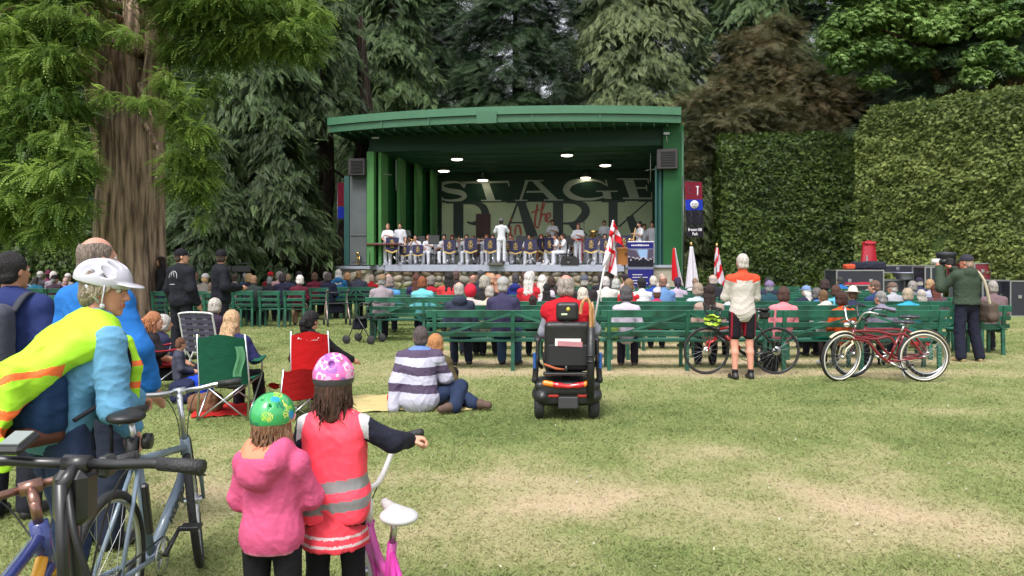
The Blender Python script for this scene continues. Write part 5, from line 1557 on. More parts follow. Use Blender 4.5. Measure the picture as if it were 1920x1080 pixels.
def instrument(kind, who, label):
 """held by the player: placed in the player's own frame but an object apart"""
 L = Matrix.LocRotScale(who.location, who.rotation_euler, who.scale)
 t = empty(kind, label=label, cat=kind.replace('_', ' '), group='instruments held by the band')
 t.matrix_world = L
 t.location = who.location; t.rotation_euler = who.rotation_euler; t.scale = who.scale
 mb = MB(); k2 = MB()
 if kind == 'clarinet':
  mb.tube([(0, .12, 1.15), (0, .40, .62)], [.011, .016], 8); mb.build('body', BLKM, t)
  k2.tube([(0, .40, .62), (0, .43, .56)], [.018, .034], 8); k2.build('bell', BLKM, t)
 elif kind == 'flute':
  mb.tube([(-.06, .15, 1.15), (.52, .18, 1.08)], .011, 8); mb.build('body', SILV, t); k2.ell((0, .16, 1.148), (.02, .014, .014)); k2.build('mouth_plate', SILV, t)
 elif kind == 'trumpet':
  mb.tube([(0, .13, 1.13), (0, .42, 1.10), (0, .46, 1.08), (0, .42, 1.045), (0, .2, 1.05), (0, .17, 1.07), (0, .2, 1.10)], .010, 6); mb.build('body', BRASS, t)
  k2.tube([(0, .42, 1.10), (0, .55, 1.085), (0, .62, 1.08)], [.012, .025, .062], 12); k2.build('bell', BRASS, t)
 elif kind == 'trombone':
  mb.tube([(0, .13, 1.13), (0.02, .85, .95), (.02, .88, .90), (.02, .84, .87), (0, .2, 1.02)], .010, 6); mb.build('slide', BRASS, t)
  k2.tube([(.05, -.1, 1.18), (.06, .45, 1.06), (.06, .58, 1.03)], [.012, .03, .10], 12); k2.build('bell', BRASS, t)
 elif kind == 'tuba':
  mb.tube([(.0, .25, .55), (-.15, .27, .62), (-.16, .27, .95), (0, .26, 1.05), (.15, .25, .95), (.16, .25, .62), (.05, .25, .52), (0, .2, .6), (-.02, .16, 1.1)], [.05, .055, .05, .04, .04, .05, .06, .05, .02], 10); mb.build('body', BRASS, t)
  k2.tube([(-.13, .24, .9), (-.12, .23, 1.25), (-.12, .22, 1.42), (-.12, .22, 1.52)], [.06, .09, .14, .23], 18, cap=False); k2.tube([(-.12, .22, 1.515), (-.12, .22, 1.40), (-.12, .23, 1.25)], [.225, .13, .08], 18); k2.build('bell', BRASS, t)
 elif kind == 'french_horn':
  mb.tube([(.12 + .13 * math.cos(a), .24, .82 + .13 * math.sin(a)) for a in [k * PI / 6 for k in range(12)]], .018, 8, closed=True); mb.tube([(0, .14, 1.12), (.05, .22, .95)], .008, 6); mb.build('body', BRASS, t)
  k2.tube([(.2, .2, .78), (.28, .14, .70), (.33, .05, .66)], [.03, .07, .15], 14); k2.build('bell', BRASS, t)
 elif kind == 'saxophone':
  mb.tube([(0, .12, 1.5), (0, .18, 1.5), (0, .22, 1.4), (.03, .26, .95), (.06, .32, .86), (.08, .38, .92)], [.01, .012, .02, .04, .05, .055], 10); mb.build('body', BRASS, t)
  k2.tube([(.08, .38, .92), (.08, .42, 1.06)], [.055, .085], 12); k2.build('bell', BRASS, t)
 return t
bc = None
def band_chair(p, rz, lb):
 global bc
 if bc is None: c = bc = chair_proto()
 else: c = copy_tree(bc)
 c.location = p; c.rotation_euler = (0, 0, rz)
 tag(c, lb, 'chair', 'black band chairs on the stage')
M_ = [
 (779, 1.0, 'trumpet', 'trumpet', 'leftmost seated musician in white, dark hair, above the two low banners', dict()),
 (803, 1.0, 'clarinet', None, 'seated musician with reddish short hair left of the plain black stand', dict(hairc=(120, 70, 50), hair='crop', skin=SKIN_P)),
 (813, 2.2, 'lap', None, 'seated musician half behind the plain black stand', dict(hairc=(60, 40, 34))),
 (833, 1.0, 'clarinet', 'clarinet', 'black haired musician left of the banner before the pale P panel', dict(w=1)),
 (848, 2.0, 'clarinet', 'clarinet', 'musician with auburn hair behind the third clear banner', dict(hairc=(110, 44, 34), hair='bob')),
 (875, 1.2, 'flute', 'flute', 'flute player with pulled back dark hair', dict(hairc=(70, 44, 34), hair='bun')),
 (887, 2.4, 'clarinet', 'clarinet', 'bald musician in the row behind the flutes', dict(hairc=(110, 76, 60), hair='crop')),
 (905, 2.9, 'lap', None, 'dark skinned musician before the brown door', dict(skin=SKIN_D, hairc=(40, 30, 30))),
 (912, 1.5, 'flute', 'flute', 'flute player with red blond hair left of the conductor', dict(hairc=(176, 110, 76), hair='crop', skin=SKIN_P)),
 (924, 1.2, 'clarinet', 'clarinet', 'dark haired musician just left of the conductor', dict(hairc=(30, 26, 28))),
 (957, 1.3, 'clarinet', 'clarinet', 'musician with red brown hair just right of the conductor', dict(hairc=(110, 50, 44), skin=SKIN_P)),
 (961, 2.5, 'lap', None, 'fair musician in second row right of the conductor', dict(hairc=(120, 90, 76), hair='crop', skin=SKIN_P)),
 (975, 2.6, 'french_horn' if 0 else 'tuba', 'french_horn', 'musician framed by big copper red curves of an instrument', dict(hairc=(90, 50, 40))),
 (992, 1.2, 'clarinet', 'clarinet', 'black haired musician behind the banner under the red script', dict(hairc=(24, 22, 24))),
 (1001, 2.8, 'lap', None, 'musician with flushed face below the red script', dict(hairc=(90, 44, 38), skin=SKIN_P)),
 (1015, 1.8, 'trumpet', None, 'red haired musician above the narrow overlapping banners', dict(hairc=(140, 66, 44), hair='bob', trous=cloth((150, 110, 90)))),
 (1030, 3.0, 'trumpet', 'trumpet', 'musician in the middle row left of the clarinet pair', dict(hairc=(70, 60, 56))),
 (1042, .8, 'clarinet', 'clarinet', 'left player of the clarinet pair turned to the conductor', dict(rz=PI / 2 + .2, hairc=(80, 56, 46))),
 (1056, .7, 'clarinet', None, 'right player of the clarinet pair turned to the conductor, crossed by light', dict(rz=PI / 2 + .1, hairc=(46, 34, 32))),
 (1064, 3.2, 'trumpet', None, 'musician in shade right of the clarinet pair', dict(hairc=(40, 32, 34))),
 (1075, 3.6, 'tuba', 'tuba', 'player under the left gold tuba bell', dict(hairc=(50, 40, 40))),
 (1108, 2.6, 'tuba', 'tuba', 'player under the right and bigger gold tuba bell', dict(hairc=(50, 36, 34))),
 (1122, 1.8, 'trombone' if 0 else 'trumpet', 'trombone', 'trombone player left of the big flag', dict(hairc=(60, 44, 36))),
 (1134, 1.3, 'trumpet', 'trombone', 'brass player mostly behind the big flag', dict(hairc=(40, 34, 32))),
 (768, 2.4, 'trumpet', None, 'musician in second row behind the low banner pair', dict(hairc=(60, 40, 36))),
 (795, 3.4, 'trumpet', None, 'musician in third row before the tubular bells', dict(hairc=(40, 30, 30))),
 (861, 2.8, 'trumpet', None, 'musician in the row behind, left of the flute player', dict(hairc=(80, 60, 50))),
 (897, 3.6, 'trumpet', None, 'musician at the back beside the brown door', dict(hairc=(50, 36, 32))),
 (947, 2.3, 'clarinet', None, 'musician seen over the conductor right shoulder', dict(hairc=(100, 66, 50))),
 (984, 3.4, 'trumpet', None, 'musician at the back left of the red script foot', dict(hairc=(40, 34, 34))),
 (1022, 3.7, 'trumpet', None, 'musician at the back left of the standing percussionist', dict(hairc=(70, 50, 44))),
 (1048, 2.7, 'lap', None, 'musician in the row behind the clarinet pair', dict(hairc=(40, 30, 30))),
 (1094, 3.2, 'trumpet', None, 'musician in shade between the two gold tubas', dict(hairc=(50, 40, 40))),
 (1116, 3.6, 'trumpet', None, 'musician at the back right of the bigger gold tuba', dict(hairc=(44, 34, 32))),
 (1150, 2.6, 'trumpet', None, 'musician in second row right of the big flag', dict(hairc=(60, 44, 38))),
 (1190, 2.3, 'clarinet', None, 'woman seated behind the standing saxophonist', dict(hairc=(90, 60, 48), hair='bob')),
]
MUS = []
for (px, v, pose, ins, lb, kw) in M_:
 m = musician(px, v, pose, lb, S=.97, **kw)
 p = m.location.copy()
 if pose in ('clarinet', 'flute', 'trumpet', 'tuba', 'lap'):
  band_chair(p, (PI - TH if kw.get('rz') is None else kw['rz']) + PI, 'black chair under the ' + lb.split(',')[0].replace('seated ', '')[:60])
 if ins: instrument(ins, m, '%s held by the %s' % ({'tuba': 'gold tuba', 'flute': 'silver flute', 'clarinet': 'black clarinet', 'trumpet': 'small brass trumpet', 'trombone': 'brass trombone', 'french_horn': 'coiled brass horn'}[ins], ' '.join(lb.split(',')[0].split()[:11])))
musician(727, .12, 'sax', 'bald bearded man in white standing furthest left on stage', hair='crop', hairc=(150, 110, 90), w=1, S=.99)
musician(750, .7, 'stand', 'dark haired man in white standing at the microphone at left', w=0, S=1.03)
musician(940, -.0, 'conduct', 'conductor in white with grey cap, back to the audience', hair='cap_hair', hat='cap', rz=-TH + .1, S=1.03, dz=.10)
musician(1036, 4.3, 'sax', 'percussionist standing at the back between R and the red script', dz=.35, S=.98)
musician(1133, 4.2, 'stand', 'dark haired man standing at the back behind the big flag', dz=.3, S=.98)
musician(1084, 1.4, 'sax', 'woman in white standing with a red sash behind a microphone', hair='bun', hairc=(110, 70, 60), S=1.0)
sx = musician(1199, 1.2, 'sax', 'saxophonist in white turned left behind the blue banner', rz=PI / 2 + .4, S=1.03)
instrument('saxophone', sx, 'brass saxophone played behind the blue banner')
musician(1208, 3.0, 'stand', 'man in shade at the back right between two men in white', S=1.02)
musician(1223, 2.2, 'behind', 'man in white standing furthest right with hands behind his back', S=1.06, hairc=(50, 38, 36), rz=PI / 2 + .9)
mb = MB(); mb.add([], [])
o = on_deck(1084, 0, 1.22)
mb.sheet(lambda u, v: (-.17 + .34 * u, -.0 - .02 * math.sin(u * 3.1), 1.02 + .09 * v), 6, 2); mb.box((.16, .0, .6), (.05, .02, .9))
t = mb.build('sash', cloth((150, 24, 34)), None, o); t.rotation_euler = (0, 0, -TH)
tag(t, 'red sash hanging from the waist of the standing woman musician', 'sash')
sp = stand_proto()
for i, (px, v, dz, lb) in enumerate([(736, -.12, .13, 'raised crested banner stand before the two standing men at left'), (759, .15, -.2, 'low crested banner stand left of a touching pair'), (784, .25, -.17, 'low crested banner stand right of a touching pair'), (844, .3, .04, 'crested banner stand just right of the plain black stand'),
                                     (883, .5, .1, 'crested banner stand below the flute player'), (920, .4, .1, 'crested banner stand just left of the conductor'), (952, .9, .0, 'crested banner stand half behind the conductor'), (967, .6, .0, 'crested banner stand just right of the conductor'), (995, .15, .02, 'crested banner stand below the red script, alone'),
                                     (1016, .7, .08, 'left one of the narrow turned banners by the clarinet pair'), (1027, .5, .1, 'right one of the narrow turned banners by the clarinet pair'), (1109, .3, .08, 'crested banner stand below the right gold tuba'), (1137, .5, .06, 'banner stand behind the white ensign'), (1170, 1.1, .2, 'high crested banner stand above the wooden lectern')]):
 s = sp if i == 0 else copy_tree(sp)
 s.location = on_deck(px, 0, v); s.rotation_euler = (0, 0, -TH + ({1016: .9, 1027: .9}.get(px, random.uniform(-.12, .12))))
 k_ = 1 + dz; s.scale = (k_ ** .5, k_, k_)
 tag(s, lb, 'music stand', 'music stands with navy crested banners')
sp2 = stand_proto(False)
for i, (px, v, lb) in enumerate([(813, .4, 'plain black music stand left of the third banner'), (786, 1.2, 'plain black music stand behind the low pair of banners'), (978, 1.6, 'plain black music stand right of the conductor'), (1069, 2.0, 'plain black music stand right of the clarinet pair'),
                                 (1128, 1.6, 'plain black music stand near the trombones'), (1010, 2.2, 'plain black music stand below the red script'), (1186, 1.4, 'plain black music stand above the blue banner')]):
 s = sp2 if i == 0 else copy_tree(sp2)
 s.location = on_deck(px, 0, v); s.rotation_euler = (0, 0, -TH + random.uniform(-.2, .2)); s.scale = (1, 1, 1.25)
 tag(s, lb, 'music stand', 'plain black music stands')
def deck_thing(name, px, v, lb, cat, rz=0.0, grp=None): return empty(name, on_deck(px, 0, v), -TH + rz, lb, cat, grp)
t = deck_thing('keyboard', 722, -.1, 'dark red mallet instrument on thin legs at the left stage edge', 'keyboard')
mb = MB(); mb.box((0, 0, .86), (1.5, .45, .07), bev=.01); mb.build('frame', mat('dark_red_wood', (.10, .02, .02), .4), t)
mb = MB()
for k in range(18): mb.box((-.66 + k * .078, .02, .905), (.06, .34 - k * .008, .015))
mb.build('bars', mat('rosewood', (.30, .28, .30), .4), t)
for x in (-.6, .6):
 mb = MB(); mb.tube([(x, -.18, 0), (x, -.15, .85)], .018, 6); mb.tube([(x, .18, 0), (x, .15, .85)], .018, 6); mb.tube([(x, -.17, .3), (x, .17, .3)], .014, 6); mb.build('leg', BLKM, t)
t = deck_thing('conductor_podium', 930, -.12, 'low dark podium with rail under the conductor', 'podium')
mb = MB(); mb.box((0, .1, .05), (.62, .7, .10), bev=.01); mb.build('platform', mat('podium_carpet', (.09, .085, .08), .9), t)
mb = MB(); mb.tube([(-.30, -.22, .08), (-.30, -.22, .98), (.30, -.22, .98), (.30, -.22, .08)], .016, 6); mb.build('rail', BLKM, t)
t = deck_thing('monitor_speaker', 1069, .1, 'black wedge monitor speaker at the stage edge', 'speaker')
mb = MB(); mb.prism([(-.36, 0), (.36, 0), (.36, .22), (.20, .36), (-.28, .36), (-.36, .2)], -.2, .2); mb.build('cabinet', BLK, t)
mb = MB(); mb.lathe([(0, 0), (.10, .005), (.12, .02), (.12, 0)], 16, M=Matrix.Translation((-.05, -.205, .18)) @ Matrix.Rotation(R(90), 4, 'X')); mb.build('grille', BLKM, t)
t = deck_thing('lectern', 1171, .2, 'round fronted orange wooden lectern beside the blue banner', 'lectern')
mb = MB(); mb.lathe([(.30, 0), (.30, .62), (.34, .66), (.34, .70), (0, .70)], 20); mb.build('body', mat('oak_wood', (.34, .13, .035), .4, var=.3, vscale=8, stretch=(1, 1, 6)), t)
mb = MB(); mb.box((.14, -.28, .46), (.3, .1, .03)); mb.build('shelf', mat('oak_dark', (.05, .03, .02), .4), t)
t = deck_thing('leaning_board', 764, 2.6, 'pale grey slanted board leaning behind the standing men', 'board')
mb = MB(); mb.prism([(-.42, 0), (.34, 0), (.12, 1.55), (-.12, 1.55)], -.1, .1); mb.build('board', mat('grey_board', (.25, .28, .28), .6), t)
t = deck_thing('tubular_bells', 806, 5.2, 'rack of pale tubular bells standing in the left back corner', 'tubular bells')
for k in range(9):
 mb = MB(); mb.tube([(-.36 + k * .09, 0, .45 + .02 * k), (-.36 + k * .09, 0, 1.72)], .02, 6); mb.build('tube', mat('bell_tube', (.20, .26, .22), .5), t)
mb = MB(); mb.tube([(-.46, 0, 0), (-.46, 0, 1.8), (.46, 0, 1.8), (.46, 0, 0)], .025, 6); mb.build('frame', BLKM, t)
t = deck_thing('stacked_chairs', 1238, .6, 'stack of black chairs beside the folded teal shutter', 'chairs')
for k in range(4):
 mb = MB(); mb.box((0, 0, .42 + k * .05), (.44, .42, .035), bev=.01); mb.box((0, .2, .72 + k * .04), (.42, .03, .26), bev=.01); mb.build('chair', BLK, t)
mb = MB()
for x in (-.2, .2): mb.tube([(x, -.2, 0), (x, -.18, .5), (x, .2, .5), (x, .2, 0)], .013, 6)
mb.build('frame', SILV, t)
for px, v, lb, h in ((749, .9, 'thin microphone stand before the dark haired standing man', 1.55), (1095, .9, 'tall thin microphone stand right of the woman with sash', 1.7), (852, .2, 'microphone stand beside the third crested banner', 1.2), (1196, .4, 'microphone stand before the saxophonist', 1.5)):
 t = deck_thing('microphone_stand', px, v, lb, 'microphone stand', grp='microphone stands on the stage')
 mb = MB(); mb.lathe([(.13, 0), (.13, .02), (.02, .03), (.012, .04), (.010, h), (0, h)], 12); mb.build('pole', BLKM, t)
 mb = MB(); mb.ell((0, 0, h + .05), (.025, .025, .05)); mb.build('microphone', BLKM, t)
t = empty('euphonium', SO + SE * -6.75 + SN * -.3 + Vector((0, 0, 1.45)), -TH, 'upright brass instrument standing alone on the left ledge', 'brass instrument')
mb = MB(); mb.tube([(0, 0, .12), (.06, 0, .05), (.08, 0, .35), (0, 0, .42), (-.05, 0, .3), (-.04, 0, .08)], .022, 8); mb.build('body', BRASS, t)
mb = MB(); mb.tube([(0, 0, .3), (0, 0, .48), (0, 0, .56)], [.03, .05, .10], 14); mb.build('bell', BRASS, t)
for px, v, r, lb in ((1212, 3.4, .38, 'big drum in shade behind the saxophonist'), (1056, 4.2, .3, 'timpani drum at the back right of the percussionist'), (1014, 4.2, .3, 'timpani drum at the back under the red script'), (893, 1.2, .2, 'small drum among chair legs below the flutes')):
 t = deck_thing('drum', px, v, lb, 'drum', grp='drums on the stage')
 mb = MB(); mb.lathe([(r * .5, .35), (r, .62), (r, .85), (r * 1.03, .86), (r * 1.03, .89)], 20); mb.build('shell', mat('drum_shell', (.05, .03, .03), .35), t)
 mb = MB(); mb.lathe([(0, .885), (r, .885)], 20); mb.build('drumhead', PAPER, t)
 for k in range(3):
  a = k * 2.09; mb = MB(); mb.tube([(r * .8 * math.cos(a), r * .8 * math.sin(a), 0), (r * .7 * math.cos(a), r * .7 * math.sin(a), .5)], .015, 5); mb.build('leg', BLKM, t)
# ================================================================== BICYCLES
RUB = mat('tyre_rubber', (.018, .018, .02), .75, bump=.4, bscale=90)
ALU = mat('brushed_aluminium', (.55, .56, .58), .32, metal=1.0, var=.1)
GRIP = mat('grip_rubber', (.02, .02, .022), .6, bump=.3, bscale=120)
def wheel(bike, c, Rw, rt, M, tyre=None, rim=None, wall=None, nsp=24, disc=False, spoke=None, hub=.022):
 w = MB()
 for k in range(nsp):
  a = 2 * PI * k / nsp; s = 1 if k % 2 else -1
  w.tube([(hub * math.cos(a + .9 * s), .028 * s, hub * math.sin(a + .9 * s)), ((Rw - rt * 1.8) * math.cos(a), 0, (Rw - rt * 1.8) * math.sin(a))], .0013 if Rw > .2 else .0016, 3, cap=False)
 w.tube([(0, -.045, 0), (0, .045, 0)], hub, 10)
 if disc: w.lathe([(.03, 0), (.062, 0), (.062, .003), (.03, .003)], 24, M=Matrix.Translation((0, .035, 0)) @ Matrix.Rotation(R(90), 4, 'X'))
 T = M @ Matrix.Translation(c)
 for m in (w,): m.v = [tuple(T @ Vector(v)) for v in m.v]
 wo_ = w.build('wheel', spoke or ALU, bike)
 r = MB(); r.tube([((Rw - rt * 1.9) * math.cos(a), 0, (Rw - rt * 1.9) * math.sin(a)) for a in [k * PI / 28 for k in range(56)]], rt * .62, 6, closed=True)
 r.v = [tuple(T @ Vector(v)) for v in r.v]; r.build('rim', rim or ALU, wo_)
 t = MB(); t.tube([((Rw - rt) * math.cos(a), 0, (Rw - rt) * math.sin(a)) for a in [k * PI / 32 for k in range(64)]], rt, 10, closed=True)
 t.v = [tuple(T @ Vector(v)) for v in t.v]; to_ = t.build('tyre', tyre or RUB, wo_)
 if wall:
  q = MB()
  for s in (-1, 1): q.tube([((Rw - rt * 1.25) * math.cos(a), s * rt * .80, (Rw - rt * 1.25) * math.sin(a)) for a in [k * PI / 32 for k in range(64)]], rt * .40, 6, closed=True)
  q.v = [tuple(T @ Vector(v)) for v in q.v]; q.build('whitewall', wall, wo_)
 return wo_
def fender(bike, c, Rf, a0, a1, m, M, w=.028, name='fender'):
 f = MB(); n = 24; vs = []
 for i in range(n + 1):
  a = a0 + (a1 - a0) * i / n
  for k in range(5):
   b = (k - 2) / 2
   rr = Rf - .010 * b * b
   vs.append(M @ (Vector(c) + V3(rr * math.cos(a), b * w, rr * math.sin(a))))
 f.add(vs, [(i * 5 + k, i * 5 + k + 1, i * 5 + k + 6, i * 5 + k + 5) for i in range(n) for k in range(4)], smooth=True)
 o = f.build(name, m, bike)
 md = o.modifiers.new('thick', 'SOLIDIFY'); md.thickness = .003
 return o
def bezier(pts, n=8):
 P_ = [Vector(p) for p in pts]; C = []
 for i in range(len(P_) - 1):
  p0, p1, p2, p3 = P_[max(i - 1, 0)], P_[i], P_[i + 1], P_[min(i + 2, len(P_) - 1)]
  for k in range(n):
   t = k / n
   C.append(.5 * ((2 * p1) + (p2 - p0) * t + (2 * p0 - 5 * p1 + 4 * p2 - p3) * t * t + (-p0 + 3 * p1 - 3 * p2 + p3) * t ** 3))
 C.append(P_[-1])
 return C
def bicycle(label, loc, rz, fm, Rw=.34, rt=.018, WB=1.02, style='diamond', bars='flat', seat_h=.92, bar_h=.98, steer=0.0, lean=0.0, fork_m=None, tyre=None, rim=None, wall=None, saddle_m=None, fender_m=None, bar_m=None, tr=.016, disc=False, cat='bicycle', name='bicycle', seatcol=None, ring=True, kick=False, group=None, barw=.30, rise=0.0):
 b = empty(name, loc, rz, label, cat, group, rx=lean)
 fork_m = fork_m or fm; bar_m = bar_m or ALU
 k = WB / 1.02
 BBp = V3(.43 * k, 0, Rw * .80)
 ht_b = V3(WB - .115 * k - .02, 0, Rw + .07 + rt * 2 + .33 * (Rw) + rise); ht_t = ht_b + V3(-.045, 0, .13 * k)
 ST = BBp + V3(-.15 * k, 0, (seat_h - BBp.z) * .72); sad = BBp + V3(-.205 * k, 0, seat_h - BBp.z)
 ra = V3(0, 0, Rw); fa = V3(WB, 0, Rw)
 ax = (ht_t - ht_b).normalized()
 Ms = Matrix.Translation(ht_b) @ Matrix.Rotation(steer, 4, ax) @ Matrix.Translation(-ht_b)
 f = MB()
 if style == 'cruiser':
  f.tube(bezier([ht_t + V3(0, 0, -.03), V3(.62, 0, ht_t.z - .03), V3(.40, 0, ST.z - .02), V3(.22, 0, .62), ra + V3(0, .0, .02)]), tr * 1.05, 10)
  f.tube(bezier([ht_b + V3(0, 0, .05), V3(.66, 0, ht_b.z - .0), V3(.45, 0, .60), ST + V3(.06, 0, -.16)]), tr, 10)
  f.tube(bezier([ht_b, V3(.74, 0, .54), V3(.58, 0, .36), BBp]), tr * 1.1, 10)
  f.tube([BBp, ST], tr, 10)
 elif style == 'kid':
  f.tube(bezier([ht_b + V3(0, 0, .02), V3(.62 * k, 0, ht_b.z - .10 * k), BBp + V3(.03, 0, .03)]), tr * 1.3, 10)
  f.tube(bezier([ht_t + V3(0, 0, -.01), V3(.60 * k, 0, ht_b.z - .02 * k), BBp.lerp(ST, .55)]), tr, 10)
  f.tube([BBp, ST], tr, 10); f.tube([ST + V3(0, 0, -.04), ra + V3(0, .04, 0)], tr * .6, 8); f.tube([ST + V3(0, 0, -.04), ra + V3(0, -.04, 0)], tr * .6, 8)
 else:
  f.tube([ht_t + V3(0, 0, -.035), ST + V3(.0, 0, -.02)], tr * .95, 10); f.tube([ht_b + V3(0, 0, .01), BBp], tr * 1.25, 12); f.tube([BBp, ST], tr, 10)
  for s in (-1, 1): f.tube([ST + V3(0, s * .012, -.03), ra + V3(0, s * .055, 0)], tr * .5, 8)
 for s in (-1, 1): f.tube([BBp + V3(0, s * .03, 0), ra + V3(0, s * .055, 0)], tr * .6, 8)
 f.tube([ht_b - ax * .02, ht_t + ax * .01], tr * 1.25, 12); f.tube([BBp + V3(0, -.04, 0), BBp + V3(0, .04, 0)], .023, 12)
 f.build('frame', fm, b)
 fk = MB()
 for s in (-1, 1): fk.tube([Ms @ (ht_b + V3(0, s * .012, -.02)), Ms @ (ht_b + V3(.005, s * .045, -.05)), Ms @ (fa + V3(-.03, s * .052, .12)), Ms @ (fa + V3(0, s * .052, 0))], [.014, .015, .012, .009], 8)
 fk.tube([Ms @ (ht_b + V3(0, 0, -.03)), Ms @ ht_b], .02, 10)
 fk.build('fork', fork_m, b)
 wheel(b, ra, Rw, rt, Matrix.Identity(4), tyre, rim, wall, disc=disc)
 wheel(b, fa, Rw, rt, Ms, tyre, rim, wall, disc=disc)
 if fender_m:
  fender(b, ra, Rw + .022, R(60), R(196), fender_m, Matrix.Identity(4)); fender(b, fa, Rw + .022, R(52), R(170), fender_m, Ms)
 sb = V3(ht_t.x - .02, 0, bar_h - .03); cl = sb + V3(.06, 0, .03)
 s_ = MB(); s_.tube([Ms @ ht_t, Ms @ sb], .014, 10); s_.tube([Ms @ (sb + V3(0, 0, -.01)), Ms @ cl], .015, 10); s_.tube([Ms @ (cl + V3(0, -.03, 0)), Ms @ (cl + V3(0, .03, 0))], .021, 10); s_.build('stem', bar_m, b)
 hb = MB(); gp = []
 for s in (-1, 1):
  if bars == 'flat': pts = [cl, cl + V3(0, s * .10, .0), cl + V3(-.02, s * (barw - .12), .01), cl + V3(-.04, s * barw, .01)]
  elif bars == 'high': pts = bezier([cl, cl + V3(0.01, s * .09, .02), cl + V3(-.02, s * .17, .15), cl + V3(-.09, s * .25, .17), cl + V3(-.24, s * .31, .13)])
  elif bars == 'ape': pts = bezier([cl, cl + V3(.01, s * .07, .02), cl + V3(.03, s * .14, .12), cl + V3(-.01, s * .17, .20), cl + V3(-.10, s * .23, .235)])
  else: pts = bezier([cl, cl + V3(0, s * .18, 0), cl + V3(.07, s * .20, -.01), cl + V3(.09, s * .205, -.06), cl + V3(.04, s * .21, -.12), cl + V3(-.05, s * .21, -.13)])
  hb.tube([Ms @ p for p in pts], .0125, 8)
  gp.append([Ms @ p for p in pts])
 h = hb.build('handlebar', bar_m if bars != 'drop' else GRIP, b)
 for g_ in gp:
  if bars != 'drop':
   e = g_[-1]; d = (g_[-1] - g_[-2]).normalized()
   q = MB(); q.tube([e - d * .10, e + d * .012], [.0165, .0175], 10); q.build('grip', GRIP, h)
   q = MB(); a0 = e - d * .125; q.tube([a0, a0 + V3(.05, 0, -.02), e + V3(.06, 0, -.035) - d * .02], [.008, .007, .005], 6); q.build('brake_lever', bar_m if bars != 'flat' else BLKM, h)
  else:
   i = len(g_) // 2 - 2; q = MB(); q.ell(g_[i] + V3(.02, 0, .045), (.022, .018, .045), rot=(0, .4, 0)); q.build('brake_hood', GRIP, h)
 sd = Solid(.02); sd.ell(sad + V3(-.05, 0, 0), (.085, .075, .028)); sd.cap(sad + V3(.0, 0, .0), sad + V3(.14, 0, .0), .03, .018); sd.cut(sad + V3(0, 0, -.02), (0, 0, -1))
 so = sd.build('saddle', saddle_m or BLK, .006, b)
 q = MB(); q.tube([ST, sad + V3(0, 0, -.03)], .0135, 10); q.tube([sad + V3(-.07, .02, -.03), sad + V3(.08, .02, -.025)], .004, 5); q.tube([sad + V3(-.07, -.02, -.03), sad + V3(.08, -.02, -.025)], .004, 5); q.build('seat_post', ALU, b)
 c = MB(); MX = Matrix.Translation(BBp) @ Matrix.Rotation(R(90), 4, 'X')
 cr_ = .085 * (1 if Rw > .25 else .7)
 c.lathe([(cr_ * .86, -.002 + .05), (cr_, -.002 + .05), (cr_, .003 + .05), (cr_ * .86, .003 + .05)], 28, M=MX)
 for kx in range(5): a = kx * 1.2566; c.bar(BBp + V3(.02 * math.cos(a), -.05, .02 * math.sin(a)), BBp + V3(cr_ * .9 * math.cos(a), -.05, cr_ * .9 * math.sin(a)), .012, .005)
 co = c.build('chainring', ALU, b)
 for s, a in ((-1, .5), (1, .5 + PI)):
  L = .165 if Rw > .25 else .12
  e = BBp + V3(L * math.cos(a), s * .075, L * math.sin(a))
  q = MB(); q.tube([BBp + V3(0, s * .06, 0), e], [.013, .009], 8); cko = q.build('crank', BLKM if style != 'cruiser' else CHROME, b)
  q = MB(); q.box(e + V3(0, s * .05, 0), (.07, .09, .02), bev=.004); q.build('pedal', BLK, cko)
 ch = MB(); rr = .035
 ch.tube([BBp + V3(0, -.05, cr_), ra + V3(0, -.05, rr)], .0045, 5); ch.tube([BBp + V3(0, -.05, -cr_), ra + V3(0, -.05, -rr)], .0045, 5); ch.lathe([(.01, .045), (rr, .05), (.01, .055)], 14, M=Matrix.Translation(ra) @ Matrix.Rotation(R(90), 4, 'X')); ch.build('chain', BLKM, b)
 if kick: q = MB(); q.tube([BBp + V3(-.12, .05, 0), BBp + V3(-.17, .18, -BBp.z + .01)], .008, 6); q.build('kickstand', ALU, b)
 cb = MB()
 for s in (-1, 1): cb.tube(bezier([gp[0 if s < 0 else 1][-1] + (V3(.04, 0, -.03) if bars == 'flat' else V3(.08, -s * .05, -.0)), Ms @ (cl + V3(.10, s * .10, -.02)), Ms @ (cl + V3(.07, s * .03, -.14)), ht_b + V3(-.05, s * .015, .06)]), .0028, 5)
 cb.build('cables', BLK, b)
 b['bars'] = 0; del b['bars']
 return b, dict(sad=sad, cl=cl, Ms=Ms, gp=gp, ht=ht_t, BB=BBp, ST=ST)
def paint(name, rgb, k=.8, rough=.25, metal=0.0): return mat(name, tuple(v * k for v in lin(rgb)), rough, metal, var=.06, coat=.5)
P_RED, P_BLK, P_BURG = paint('paint_red', (200, 30, 34)), paint('paint_black', (22, 22, 24)), paint('paint_burgundy', (118, 18, 30))
P_CREAM, P_SILVB, P_PINK = paint('paint_fender_cream', (226, 212, 178)), paint('paint_silver_blue', (126, 144, 162), .7, .35), paint('paint_magenta', (206, 60, 160))
WWALL = mat('whitewall', (.58, .55, .48), .7)
rb, ri = bicycle('red and black road bike with drop bars behind the standing cyclist', (PX(1455, 11.05), 11.05, 0), PI, P_BLK, fork_m=P_RED, bars='drop', seat_h=.93, bar_h=.95, lean=0, disc=True, rim=BLKM, tyre=RUB, rt=.016, bar_m=BLKM, tr=.019, steer=.12, WB=.995)
